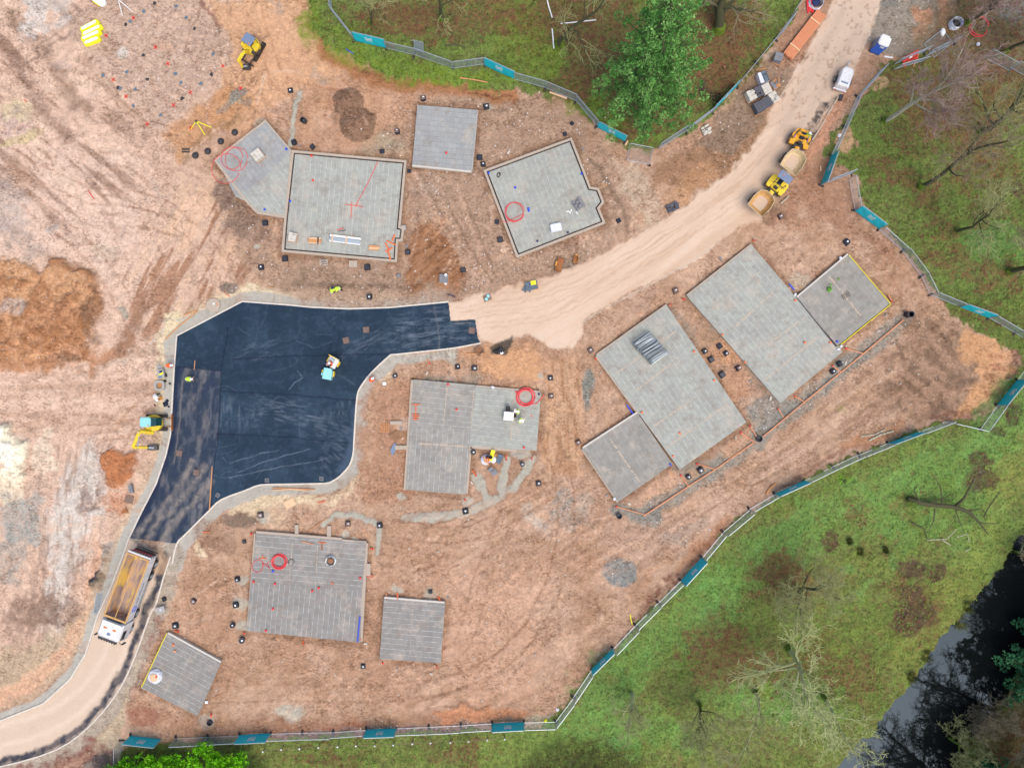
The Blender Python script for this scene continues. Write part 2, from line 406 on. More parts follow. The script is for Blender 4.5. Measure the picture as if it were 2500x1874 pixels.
ruts(P, [(340, 1000), (240, 1060), (200, 1150), (190, 1300), (150, 1480)], 34, 8, (176, 140, 116), .5)
for q in ([(280, 1100), (330, 1010), (420, 950)], [(250, 1060), (330, 1040), (400, 1030)]): ruts(P, q, 34, 7, (168, 128, 100), .5)
# orange tipped soil
for q in ([(-60, 640), (50, 634), (100, 650), (112, 668), (135, 634), (160, 636), (178, 662), (218, 662), (236, 690), (246, 735), (232, 770), (196, 800), (90, 880), (-60, 870)],):
    P.poly(q, (196, 150, 112), soft=5, warp=12, z=.45, k=(0, .55, 0))
P.poly([(-60, 760), (150, 740), (236, 760), (230, 840), (235, 885), (120, 900), (-60, 905)], (186, 136, 100), soft=10, warp=16, z=.15, k=(0, .6, 0), amt=.9)
P.line([(132, 638), (176, 652), (216, 668), (238, 700), (244, 740), (214, 790), (190, 830)], 24, (158, 112, 78), soft=10, warp=8, amt=.8, z=.2)
m = fbm(X, Y, 20, 44, 5)
reg = 1 - sstep(-20, 20, sdpoly(X, Y, [(-60, 660), (240, 680), (236, 880), (-60, 890)]))
P.put(A, sstep(.5, .75, m) * reg * .7, (158, 108, 72)); P.put(A, sstep(.6, .8, 1 - m) * reg * .5, (212, 166, 126)); P.z += reg * (m - .5) * .5
P.blob(38, 750, 36, 22, (196, 184, 174), amt=.6, br=.4); P.blob(226, 790, 20, 60, (120, 96, 80), amt=.6, br=.5, warp=14); P.blob(160, 875, 40, 12, (124, 98, 80), amt=.6, br=.5)
P.line([(225, 900), (262, 868), (300, 850), (318, 824)], 26, (166, 112, 76), soft=8, warp=12, amt=.7); P.line([(300, 850), (335, 790), (345, 755)], 30, (150, 116, 94), soft=12, warp=10, amt=.6)
P.line([(240, 895), (330, 870), (400, 850)], 12, (176, 160, 140), soft=6, warp=10, amt=.5, br=.4)
P.line([(-60, 868), (60, 880), (200, 905)], 8, (150, 108, 80), soft=6, warp=8, amt=.5)
# pale wash, grey hardcore lower left
P.blob(20, 1110, 46, 70, (240, 228, 200), warp=14, z=.7, amt=1, k=(0, .1, 0)); P.blob(5, 1100, 30, 45, (246, 240, 222), warp=14, z=.4, amt=.9); P.blob(28, 1200, 34, 44, (232, 216, 188), warp=14, amt=.8, br=.3)
P.blob(110, 1110, 26, 55, (234, 222, 196), amt=.5, warp=18, br=.4)
P.blob(50, 1270, 62, 66, (158, 162, 156), ang=20, warp=22, amt=.85, br=.35, k=(0, .8, 0)); P.blob(10, 1370, 50, 60, (166, 160, 150), warp=22, amt=.7, br=.5, k=(0, .7, 0))
P.poly([(200, 1080), (245, 1090), (258, 1180), (262, 1250), (200, 1330), (160, 1500), (130, 1590), (110, 1500), (120, 1340), (140, 1200)], (208, 200, 190), soft=18, warp=20, amt=.85, br=.2, bs=22, k=(0, .15, 0))
m = fbm(X, Y, 12, 61, 4, ang=96, st=6); reg = 1 - sstep(-20, 20, sdpoly(X, Y, [(90, 1080), (260, 1080), (262, 1260), (200, 1600), (60, 1600)]))
P.put(A, sstep(.55, .8, m) * reg * .6, (166, 140, 122)); P.z += reg * (.5 - m) * .08
P.blob(212, 1225, 22, 32, (140, 118, 106), warp=10, amt=.85, br=.3); P.blob(110, 1490, 86, 40, (140, 114, 98), warp=22, amt=.85, br=.25, k=(0, .7, 0)); P.blob(60, 1520, 60, 30, (146, 120, 102), warp=16, amt=.6)
P.poly([(-60, 1600), (100, 1570), (230, 1480), (215, 1560), (120, 1660), (-60, 1720)], (186, 166, 136), soft=10, warp=14, amt=.7, k=(0, .7, 0))
P.poly([(232, 1320), (252, 1340), (236, 1480), (180, 1600), (80, 1680), (-40, 1740), (-40, 1700), (60, 1650), (150, 1580), (205, 1480)], (222, 174, 142), soft=8, warp=8, amt=.7)
P.line([(-20, 1735), (50, 1722), (110, 1690), (160, 1640), (185, 1600)], 12, (120, 62, 56), soft=5, warp=9, amt=.85, br=.65, bs=8)
P.poly([(250, 1112), (290, 1098), (330, 1105), (335, 1140), (300, 1190), (262, 1180)], (188, 124, 84), soft=6, warp=10, z=.4, k=(0, .3, 0))
P.blob(290, 1225, 45, 30, (196, 136, 100), warp=14, amt=.7, br=.3); P.blob(315, 1140, 20, 30, (170, 110, 72), ang=40, warp=8, amt=.7)
P.poly([(246, 1330), (300, 1310), (300, 1345), (268, 1420), (245, 1480), (228, 1470), (240, 1400)], (150, 146, 138), soft=5, warp=8, amt=.8, k=(0, .7, 0))
P.blob(241, 1412, 14, 25, (30, 38, 52), ang=20, warp=9, soft=.15, z=.15); P.blob(224, 1428, 5, 4, (34, 40, 52), warp=2)
# shoulders around road and asphalt
KOUT = [(420, 1375), (431, 1326), (455, 1300), (510, 1245), (540, 1218), (600, 1195), (636, 1182), (700, 1180), (792, 1178), (812, 1172), (830, 1160), (852, 1135), (861, 1108), (863, 1080), (866, 1030), (870, 975), (877, 948), (905, 910), (950, 868), (966, 864), (1040, 856), (1110, 848), (1174, 836)]
KIN = [(1095, 738), (950, 752), (850, 755), (760, 751), (698, 745), (592, 737), (433, 820), (427, 900), (418, 1060), (407, 1110), (383, 1180), (347, 1250), (317, 1313), (300, 1362), (270, 1440), (241, 1500), (211, 1595), (173, 1657), (108, 1717), (0, 1760), (-200, 1800)]
KOUT_LOW = [(416, 1357), (398, 1410), (380, 1474), (365, 1500), (326, 1608), (285, 1690), (217, 1771), (136, 1828), (0, 1869), (-200, 1905)]
P.line(smooth_line(KIN, 3), 84, (206, 180, 150), soft=8, warp=10, amt=.5)
P.line([(430, 800), (595, 716), (700, 722), (760, 730), (860, 738), (950, 735)], 34, (226, 208, 176), soft=5, warp=9, amt=.95, k=(0, .1, 0))
P.line([(412, 1230), (418, 1080), (414, 900), (410, 830)], 62, (222, 202, 170), soft=6, warp=9, amt=.9, k=(0, .1, 0))
P.line([(300, 1330), (350, 1240), (385, 1180), (402, 1130)], 40, (216, 196, 166), soft=6, warp=9, amt=.7, br=.3)
P.poly([(400, 760), (440, 755), (442, 790), (418, 830), (400, 830)], (228, 208, 172), soft=5, warp=6)
P.line(smooth_line(KIN, 3), 44, (182, 178, 168), soft=3, warp=3, amt=.95, k=(0, .1, .7))
P.line([(620, 1235), (720, 1205), (800, 1210), (850, 1180), (890, 1100), (890, 980), (930, 920)], 50, (226, 204, 172), soft=7, warp=12, amt=.8, br=.3, bs=24)
P.poly([(560, 1215), (640, 1200), (760, 1200), (780, 1225), (690, 1240), (560, 1250)], (228, 206, 172), soft=6, warp=8, amt=.8)
P.line(smooth_line(KOUT[:-4], 3), 58, (184, 180, 170), soft=3, warp=3, amt=.95, k=(0, .1, .7))
P.line([(950, 880), (1040, 872), (1110, 862)], 26, (186, 182, 170), soft=3, warp=5, amt=.9)
P.line(smooth_line(KOUT_LOW, 3), 70, (176, 164, 148), soft=5, warp=8, amt=.9, k=(0, .4, 0))
P.line([(390, 1520), (350, 1620), (310, 1720), (240, 1800), (160, 1860)], 16, (140, 88, 78), soft=6, warp=12, amt=.6, br=.6, bs=9)
P.poly([(335, 1620), (318, 1700), (296, 1775), (300, 1850), (240, 1850), (220, 1820), (300, 1720)], (196, 178, 150), soft=6, warp=8, amt=.8, k=(0, .4, 0))
P.poly([(30, 1874), (140, 1850), (220, 1800), (262, 1830), (300, 1860), (290, 1960), (20, 1960)], (136, 92, 84), soft=6, warp=14, amt=.8, br=.4, bs=9, k=(.2, .6, 0))
P.blob(245, 1862, 30, 20, (80, 82, 84), amt=.8, warp=8, k=(0, .9, 0)); P.blob(215, 1868, 14, 8, (134, 126, 118), amt=.8, warp=2)
# hardcore working platforms round the upper plots
P.poly([(520, 440), (560, 430), (640, 560), (690, 640), (970, 660), (1000, 560), (1010, 430), (880, 390), (920, 330), (1000, 260), (1020, 240), (1170, 235), (1260, 228), (1330, 240), (1420, 300), (1490, 400), (1540, 560), (1440, 640), (1280, 690), (1130, 740), (980, 760), (740, 745), (660, 700), (600, 640)], (176, 148, 126), soft=20, warp=18, k=(0, 1, 0), amt=.85)
P.blob(560, 470, 34, 40, (132, 112, 100), ang=30, amt=.8, warp=10, k=(0, 1, 0), br=.2); P.blob(610, 540, 50, 46, (138, 116, 102), ang=40, amt=.7, warp=14, k=(0, 1, 0), br=.3)
P.blob(560, 700, 22, 13, (134, 120, 108), amt=.9, warp=5, k=(0, 1, 0)); P.blob(935, 365, 56, 40, (176, 158, 134), amt=.85, warp=8, k=(0, 1, 0), z=.12)
P.poly([(720, 620), (980, 650), (980, 700), (700, 700)], (152, 130, 110), soft=10, warp=10, amt=.5, br=.4)
P.line([(720, 690), (860, 700), (1000, 700), (1060, 690)], 12, (126, 106, 90), soft=5, warp=6, amt=.6, br=.3)
P.blob(852, 252, 38, 36, (96, 84, 76), warp=5, soft=.06, k=(0, 1.2, 0), dome=.8); P.blob(876, 304, 44, 41, (96, 84, 76), warp=5, soft=.06, k=(0, 1.2, 0), dome=.9); P.blob(828, 285, 20, 18, (116, 100, 90), warp=4, amt=.5)
P.poly([(720, 190), (930, 190), (1010, 220), (1010, 300), (930, 330), (920, 360), (720, 350)], (206, 158, 122), soft=18, warp=14, amt=.35)
P.poly([(1010, 560), (1050, 540), (1100, 580), (1130, 640), (1120, 720), (1060, 700), (1000, 690), (990, 630)], (166, 118, 84), soft=12, warp=14, amt=.8, k=(0, .2, 0), z=.1)
m = fbm(X, Y, 8, 71, 3, ang=-35, st=4); reg = 1 - sstep(-10, 10, sdpoly(X, Y, [(1000, 540), (1130, 560), (1140, 720), (990, 720)]))
P.put(A, sstep(.5, .8, m) * reg * .6, (134, 90, 60)); P.z += reg * (m - .5) * .1
for q in ([(1010, 420), (1060, 520), (1110, 600), (1170, 690)], [(1120, 480), (1150, 560), (1200, 680)], [(1080, 500), (1130, 600), (1190, 690)]):
    P.line(smooth_line(q), 14, (206, 172, 146), soft=5, warp=5, amt=.5, z=-.06); P.line(smooth_line([(a + 14, b) for a, b in q]), 5, (130, 106, 86), soft=3, warp=3, amt=.5, z=.05)
P.line(smooth_line([(1446, 390), (1500, 470), (1530, 550), (1560, 590)]), 8, (118, 98, 82), soft=4, warp=4, amt=.6, z=-.1)
P.poly([(1490, 390), (1560, 400), (1600, 470), (1600, 540), (1560, 560), (1520, 470)], (206, 186, 164), soft=14, warp=14, amt=.75, br=.3, k=(0, .3, 0))
P.poly([(1590, 400), (1760, 330), (1900, 250), (1860, 360), (1740, 450), (1650, 500)], (160, 124, 96), soft=16, warp=14, amt=.8, k=(0, .7, 0))
P.poly([(1745, 300), (1860, 160), (1900, 120), (1960, 60), (1985, 80), (1950, 150), (1890, 260), (1790, 380), (1700, 360)], (150, 128, 110), soft=8, warp=10, amt=.85, k=(0, 1, 0))
P.poly([(1890, 120), (1960, 0), (2030, -40), (2030, 20), (1960, 150), (1900, 180)], (172, 134, 110), soft=8, warp=8, amt=.8)
P.line([(1800, 210), (1850, 160), (1890, 120)], 12, (190, 178, 164), soft=4, warp=4, amt=.6, br=.8, bs=6)
P.blob(1700, 440, 60, 26, (196, 150, 112), ang=-30, amt=.6, warp=10); P.blob(1650, 480, 40, 30, (206, 164, 130), amt=.7, warp=10)
P.blob(1380, 650, 26, 22, (122, 108, 94), amt=.7, br=.3, warp=6); P.blob(1380, 655, 60, 18, (150, 130, 110), ang=-25, amt=.5)
# dark bank under the top grass
P.line([(775, 60), (800, 130), (870, 175), (950, 205), (1050, 210), (1150, 224), (1250, 240)], 34, (168, 116, 78), soft=10, warp=8, amt=.85, k=(0, .1, 0))
P.line([(870, 168), (950, 196), (1050, 204), (1140, 222)], 12, (118, 84, 58), soft=5, warp=7, amt=.6, br=.3)
P.line([(1150, 228), (1200, 236), (1250, 238)], 5, (86, 48, 44), soft=2, warp=5, amt=.8, br=.4)
m = fbm(X, Y, 9, 73, 3, ang=5, st=5); reg = 1 - sstep(-10, 10, sdpoly(X, Y, [(690, -180), (752, -180), (752, 60), (720, 70)]))
P.put(A, sstep(.5, .8, m) * reg * .6, (178, 130, 98))
S1 = [(649.8, 294.3), (711, 366), (709, 391), (697, 530), (627.6, 519), (609.6, 499.7), (526.4, 390)]
S2 = [(712.3, 366.5), (992.5, 391.5), (977.8, 552.4), (987.5, 555), (982.8, 589), (972, 589), (969, 639.8), (687.3, 614.8), (694.2, 530.2)]
S3 = [(1018.9, 256.4), (1165.4, 268.7), (1151.8, 417.9), (1006.6, 401.6)]
S4 = [(1180, 415.4), (1395.8, 335.5), (1442.5, 456), (1462, 459), (1475.7, 493.8), (1463.6, 508.9), (1478.7, 545), (1261.6, 629.5)]
S5 = [(1835.9, 598.8), (2057, 859.4), (1905, 984), (1678.5, 723.7)]
S6 = [(2070.6, 621.9), (2172.4, 741.3), (2042, 845.8), (1945.8, 726.4)]
S7 = [(1628, 745.5), (1822, 1030.6), (1659.7, 1146), (1456.7, 868)]
S8 = [(1556.4, 1007.9), (1642, 1132), (1509, 1224.9), (1421.7, 1095.4)]
S9 = [(1009.6, 926), (1160.4, 939.3), (1161.6, 944), (1320.8, 958.6), (1310, 1099.7), (1148, 1090), (1137.5, 1207), (990.3, 1195)]
S10 = [(625.5, 1300.6), (894, 1322.3), (879.2, 1567.8), (602.4, 1539.4)]
S11 = [(937.6, 1456.6), (1086.8, 1468.8), (1076, 1618), (926.7, 1607.2)]
S12 = [(409.2, 1543), (539.7, 1613.9), (482.8, 1746.8), (345.8, 1679)]
SLABS = [S1, S2, S3, S4, S5, S6, S7, S8, S9, S10, S11, S12]
for i, q in enumerate(SLABS):  # shade beside each slab edge put into the soil colour, with a shallow dip
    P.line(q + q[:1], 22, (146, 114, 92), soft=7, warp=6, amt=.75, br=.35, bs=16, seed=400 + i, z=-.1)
# scuffs, short wheel marks and clods all over the bare soil
rt_ = random.Random(19)
SITE = [(-100, -100), (700, -60), (760, 120), (1000, 215), (1260, 250), (1430, 330), (1600, 400), (1750, 350), (1900, 560), (2100, 540), (2300, 760), (2440, 880), (2350, 1010), (1900, 1190), (1500, 1560), (1330, 1740), (330, 1760), (200, 1660), (-100, 1750)]
for i in range(760):
    a = rt_.uniform(-60, 2400); b = rt_.uniform(-60, 1760)
    if sdpoly(np.array([a]), np.array([b]), SITE)[0] > -12: continue
    base_a = (35 if b < 560 else 0) if a < 420 else (-62 if a < 640 and b < 800 else -32 if a > 1500 else -20 if b > 1200 else 70)
    an = rt_.gauss(base_a, 26); l = rt_.uniform(14, 130); c_, s_ = math.cos(R(an)), math.sin(R(an)); bd_ = rt_.gauss(0, .12) * l; dk_ = rt_.random() < .62
    q = [(a, b), (a + c_ * l / 2 - s_ * bd_, b + s_ * l / 2 + c_ * bd_), (a + c_ * l, b + s_ * l)]; wd_ = rt_.choice([1.5, 2.5, 4, 8])
    for o_ in ((0,) if rt_.random() < .5 else (0, rt_.choice([14, 34, 40]))):
        P.line(smooth_line([(x - s_ * o_, y + c_ * o_) for x, y in q], 4), wd_, (150, 116, 94) if dk_ else (224, 192, 168), soft=1.8, warp=5, amt=rt_.uniform(.3, .7), br=.7, bs=7, seed=500 + i % 7, z=-.06 if dk_ else .04)
for i in range(150):
    a = rt_.uniform(-60, 2400); b = rt_.uniform(-60, 1760)
    if sdpoly(np.array([a]), np.array([b]), SITE)[0] > -12: continue
    P.blob(a, b, rt_.uniform(10, 46), rt_.uniform(6, 26), rt_.choice([(156, 126, 106), (168, 134, 108), (222, 186, 160), (206, 156, 122), (176, 160, 146)]), ang=rt_.uniform(-60, 60), amt=rt_.uniform(.25, .6), warp=16, soft=.4, br=.5, bs=11, seed=600 + i % 9, z=rt_.uniform(-.04, .08))
# the haul road (compacted stone dust)
ROADP = [(1094, 738), (1150, 722), (1221, 708), (1266, 697), (1340, 676), (1418, 645), (1470, 622), (1527, 594), (1590, 556), (1650, 514), (1700, 482), (1745, 448), (1800, 400), (1845, 345), (1888, 268), (1940, 180), (1983, 106), (2033, 0), (2090, -200), (2230, -200), (2154, 0), (2134, 59), (2101, 124), (2080, 180), (2057, 225), (2020, 280), (1983, 334), (1950, 400), (1900, 460), (1860, 530), (1800, 560), (1758, 590), (1700, 630), (1650, 660), (1590, 690), (1540, 716), (1480, 748), (1430, 780), (1412, 830), (1400, 850), (1350, 850), (1300, 820), (1250, 825), (1174, 840), (1160, 800), (1095, 790)]
L, mroad = P.poly(ROADP, (226, 198, 174), soft=5, warp=8, k=(0, .05, 1), amt=1)
road_mask = np.zeros(X.shape); road_mask[L] = mroad
flow = fbm(X, Y, 20, 81, 4, ang=-36, st=9)
P.put(A, road_mask * sstep(.5, .8, flow) * .35, (206, 172, 146)); P.put(A, road_mask * sstep(.55, .85, 1 - flow) * .4, (234, 212, 192))
P.z = P.z * (1 - road_mask * .85) + road_mask * .02
r2 = 1 - sstep(-30, 30, sdpoly(X, Y, [(1880, 300), (2040, -10), (2160, -10), (2060, 240), (1980, 340)]))
P.put(A, r2 * road_mask * .5, (206, 186, 168)); P.put(A, r2 * road_mask * sstep(.80, .88, fbm(X, Y, 8, 83, 3)) * .6, (166, 134, 110))
for q in ([(1120, 760), (1260, 740), (1420, 690), (1600, 590), (1780, 470), (1880, 360)], [(1180, 800), (1330, 780), (1460, 720), (1640, 610), (1820, 480)]):
    for o_ in (0, 14, 36, 48): P.line(smooth_line([(a - o_ * .4, b - o_ * .7) for a, b in q]), 4, (196, 164, 138), soft=2.5, warp=4, amt=.45, br=.6, bs=16, seed=o_)
for q in ([(2060, 20), (1990, 160), (1920, 290), (1850, 400)], [(2100, 60), (2030, 180), (1960, 300)]): P.line(smooth_line(q), 16, (196, 176, 158), soft=8, warp=3, amt=.45)
P.line([(2096, 140), (2130, 70), (2146, 20)], 2.5, (226, 212, 196), soft=1, warp=1, amt=.8); P.line([(1884, 270), (1984, 110), (2000, 80)], 3, (222, 206, 190), soft=1, warp=1, amt=.7)
P.line(smooth_line([(1420, 790), (1480, 752), (1590, 694), (1650, 660), (1758, 590)]), 3, (206, 190, 172), soft=1.5, warp=2, amt=.9)
# lower road into the cul-de-sac
LR = KIN[KIN.index((317, 1313)):] + KOUT_LOW[::-1]
L, m = P.poly(LR, (214, 190, 168), soft=2, warp=1, k=(0, .05, 1)); lr = np.zeros(X.shape); lr[L] = m; road_mask = np.maximum(road_mask, lr)
P.z = P.z * (1 - lr) + lr * .02
off = lambda pts, k: [(a + k[0], b + k[1]) for a, b in pts]
P.line(smooth_line(off(KOUT_LOW, (-10, -5)), 3), 17, (50, 56, 70), soft=5, warp=5, amt=.95, br=.15, bs=12, k=(0, .2, .5))
P.line(smooth_line([(372, 1400), (330, 1500), (300, 1600), (250, 1680), (180, 1750), (80, 1800), (-60, 1830)], 3), 12, (226, 204, 184), soft=6, warp=3, amt=.6)
P.line(smooth_line([(345, 1340), (290, 1480), (262, 1580), (215, 1660), (140, 1725), (60, 1755), (-60, 1790)], 3), 14, (226, 204, 184), soft=6, warp=3, amt=.6)
P.line([(317, 1318), (345, 1328), (380, 1340), (417, 1360)], 7, (110, 96, 86), soft=2, warp=5, amt=.7, br=.4)
P.blob(385, 1370, 26, 34, (190, 158, 128), ang=20, amt=.6, warp=8)
# mud side track + spoil east of the asphalt
P.poly([(1120, 860), (1200, 840), (1260, 830), (1330, 860), (1360, 960), (1350, 1080), (1330, 1120), (1340, 900), (1180, 900)], (206, 160, 124), soft=12, warp=12, amt=.7, z=.1)
P.poly([(1180, 860), (1240, 850), (1310, 870), (1330, 930), (1220, 920), (1170, 900)], (214, 166, 126), soft=8, warp=12, amt=.9, z=.2)
P.poly([(1208, 835), (1250, 818), (1252, 830), (1236, 866), (1200, 866), (1196, 850)], (84, 78, 72), soft=4, warp=6, amt=.9)
m = fbm(X, Y, 10, 77, 3, ang=88, st=6); reg = 1 - sstep(-12, 12, sdpoly(X, Y, [(1340, 880), (1410, 860), (1425, 960), (1420, 1160), (1340, 1160), (1320, 1100)]))
P.put(A, reg * .7, (208, 168, 134)); P.put(A, sstep(.5, .8, m) * reg * .6, (170, 126, 94)); P.z += reg * (.5 - m) * .1
P.poly([(890, 930), (1000, 920), (1010, 1180), (990, 1230), (880, 1220), (870, 1120)], (182, 140, 112), soft=12, warp=14, amt=.8, k=(0, .5, 0), br=.2)
P.blob(1075, 930, 36, 20, (140, 138, 128), amt=.7, k=(0, 1, 0), warp=8, br=.3); P.blob(1150, 930, 24, 18, (140, 138, 128), amt=.6, k=(0, 1, 0), warp=8, br=.3)
P.blob(972, 1062, 20, 13, (166, 128, 100), warp=3, soft=.1, z=.15, k=(0, .1, 0)); P.blob(983, 1034, 16, 16, (204, 178, 158), amt=.8, warp=4)
P.blob(1433, 945, 14, 44, (138, 142, 134), warp=7, amt=.9, k=(0, 1, 0)); P.blob(1437, 990, 10, 10, (150, 146, 138), amt=.5)
P.blob(1370, 1230, 30, 36, (150, 148, 140), warp=16, amt=.8, k=(0, 1, 0), br=.4); P.blob(1400, 1260, 46, 30, (156, 150, 142), warp=16, amt=.6, k=(0, 1, 0), br=.5)
P.blob(1308, 1272, 40, 16, (206, 198, 184), ang=20, warp=10, amt=.7, br=.4); P.blob(1288, 1246, 16, 20, (206, 196, 180), warp=8, amt=.6)
P.blob(1514, 1395, 40, 36, (142, 148, 146), warp=9, amt=.95, k=(0, 1.1, 0), soft=.12, br=.12); P.blob(1490, 1362, 20, 10, (170, 150, 134), warp=6, amt=.7)
P.blob(1428, 1232, 20, 30, (170, 160, 146), amt=.5, warp=9); P.blob(1645, 1320, 34, 12, (160, 154, 146), ang=10, amt=.6, warp=8, k=(0, 1, 0)); P.blob(1690, 1290, 46, 16, (160, 154, 144), ang=-30, amt=.4, warp=8, k=(0, 1, 0))
P.poly([(1420, 1290), (1560, 1270), (1700, 1290), (1680, 1330), (1560, 1360), (1500, 1330)], (196, 166, 146), soft=20, warp=20, amt=.5)
# concrete surround to drains
HAUNCH = [[(990, 1268), (1040, 1262), (1095, 1258), (1137, 1248), (1180, 1232), (1230, 1202), (1262, 1178), (1285, 1148), (1300, 1118)], [(1228, 1205), (1232, 1160), (1238, 1122)], [(1190, 1226), (1176, 1190), (1160, 1160)], [(728, 232), (724, 262), (716, 290), (712, 330), (706, 352)], [(790, 1275), (812, 1262), (850, 1258), (890, 1266), (922, 1280)], [(930, 1290), (928, 1320), (922, 1352)]]
for i, q in enumerate(HAUNCH):
    wd = 20 if i < 3 else 11 if i != 4 else 13
    P.line(smooth_line(q), wd + 8, (150, 124, 104), soft=5, warp=4, amt=.5); P.line(smooth_line(q), wd, (184, 180, 166), soft=2, warp=6, k=(0, .1, .6), z=.04)
for (a, b, r) in ((1140, 1222, 12), (590, 1415, 17), (585, 1475, 22), (590, 1530, 18), (1050, 1450, 15), (505, 1762, 22), (840, 1310, 14), (868, 1322, 11), (1192, 262, 12), (1270, 1105, 22), (1104, 878, 14), (978, 1212, 12), (1321, 918, 9), (712, 1740, 34), (646, 1262, 20), (630, 600, 8), (700, 600, 12), (970, 1440, 14)):
    P.blob(a, b, r, r * .7, (188, 184, 170), warp=6, amt=.85, k=(0, .2, .4), br=.1)
P.blob(700, 1742, 34, 9, (206, 194, 174), ang=10, amt=.8, warp=8)
P.blob(588, 1270, 40, 22, (130, 112, 98), amt=.85, warp=8, k=(0, 1.2, 0)); P.blob(510, 1300, 40, 34, (150, 118, 94), amt=.6, warp=12, k=(0, .8, 0), br=.3); P.blob(540, 1325, 50, 22, (146, 116, 94), amt=.6, k=(0, .8, 0), warp=10, br=.3)
P.poly([(478, 1315), (488, 1325), (505, 1355), (492, 1362), (474, 1335)], (230, 206, 174), soft=3, warp=4, amt=.9); P.poly([(660, 1235), (720, 1230), (700, 1290), (650, 1290)], (212, 186, 158), soft=10, warp=12, amt=.6)
# drain trench gravel
DR = [(1567, 1261), (1680, 1186), (1747, 1144), (1845, 1076), (1963, 981), (2052, 908), (2108, 862), (2206, 782)]
P.line(DR, 44, (150, 148, 138), soft=8, warp=8, amt=.85, k=(0, 1.1, 0), br=.25, bs=18, z=-.05)
P.line([(1505, 1240), (1600, 1265)], 34, (146, 146, 138), soft=8, warp=8, amt=.8, k=(0, 1.1, 0)); P.poly([(1845, 1065), (1830, 1000), (1870, 960), (1960, 985), (1900, 1040)], (148, 148, 140), soft=8, warp=10, amt=.85, k=(0, 1.1, 0), br=.25)
P.poly([(1640, 1140), (1700, 1120), (1760, 1130), (1690, 1180), (1650, 1180)], (150, 148, 138), soft=8, warp=8, amt=.7, k=(0, 1, 0), br=.3); P.poly([(1990, 950), (2070, 860), (2110, 850), (2120, 870), (2020, 950)], (148, 148, 140), soft=6, warp=8, amt=.7, k=(0, 1, 0), br=.2)
for a, b, rx, ry in ((1735, 850, 60, 60), (1745, 790, 40, 40)): P.blob(a, b, rx, ry, (170, 138, 112), amt=.6, k=(0, .6, 0), warp=12)
for q in ([(1700, 740), (1800, 860), (1890, 980)], [(1640, 760), (1700, 830)]): P.line(q, 16, (150, 142, 130), soft=6, warp=8, amt=.6, k=(0, 1, 0), br=.4)
P.blob(1760, 862, 42, 34, (202, 156, 122), warp=10, amt=.85); P.blob(1800, 940, 40, 30, (190, 146, 114), ang=60, warp=10, amt=.7); P.blob(1690, 1160, 36, 12, (196, 160, 132), ang=-30, amt=.7); P.blob(1800, 1090, 44, 16, (200, 160, 130), ang=-30, amt=.8)
P.blob(1610, 1190, 60, 18, (204, 166, 138), ang=-30, amt=.8); P.blob(1955, 690, 34, 26, (196, 182, 162), amt=.7, k=(0, .6, 0), warp=8)
# haul track below the drain + muddy east end
m = fbm(X, Y, 13, 79, 4, ang=-33, st=9); reg = 1 - sstep(-25, 25, sdpoly(X, Y, [(1560, 1300), (1900, 1100), (2200, 830), (2330, 1010), (2100, 1080), (1900, 1170), (1700, 1300), (1600, 1400)]))
P.put(A, sstep(.5, .8, m) * reg * .6, (158, 128, 106)); P.put(A, sstep(.55, .9, 1 - m) * reg * .6, (206, 176, 152)); P.z += reg * (.5 - m) * .1
P.poly([(2230, 760), (2330, 790), (2400, 850), (2410, 900), (2380, 960), (2340, 1010), (2250, 1030), (2150, 1020), (2180, 900), (2210, 840)], (142, 114, 92), soft=22, warp=22, amt=.6, k=(0, .2, 0))
m = fbm(X, Y, 14, 85, 5, ang=40, st=1.6); reg = 1 - sstep(-30, 30, sdpoly(X, Y, [(2200, 760), (2420, 820), (2400, 1010), (2120, 1040)]))
P.put(A, sstep(.5, .72, m) * reg * .55, (112, 90, 72)); P.put(A, sstep(.6, .85, 1 - m) * reg * .6, (176, 144, 120)); P.z += reg * (m - .5) * .22
P.poly([(2360, 800), (2420, 830), (2480, 860), (2470, 920), (2430, 970), (2380, 1010), (2330, 1020), (2390, 930), (2350, 860)], (214, 164, 120), soft=8, warp=14, amt=.85, br=.15, k=(0, .1, 0))
for a, b in ((2432, 870), (2440, 900), (2425, 925), (2420, 960)): P.blob(a, b, 24, 8, (140, 84, 70), ang=10, amt=.5, br=.5, bs=6, warp=5)
P.line([(2480, 850), (2486, 880), (2450, 950), (2420, 985), (2390, 1010), (2330, 1010), (2280, 1020)], 22, (104, 60, 52), soft=7, warp=10, amt=.7, br=.45, bs=7)
P.line([(2120, 1080), (2060, 1100), (1980, 1150), (1900, 1190)], 10, (122, 76, 60), soft=5, warp=8, amt=.6, br=.5, bs=8); P.line([(2200, 1040), (2130, 1070), (2060, 1090)], 22, (190, 140, 106), soft=7, warp=8, amt=.7)
P.line([(1770, 1290), (1720, 1330), (1680, 1380), (1640, 1420), (1590, 1470), (1540, 1520)], 20, (118, 66, 54), soft=6, warp=14, amt=.75, br=.55, bs=9)
P.line([(1780, 1270), (1700, 1340), (1660, 1380)], 26, (200, 144, 108), soft=8, warp=10, amt=.5)
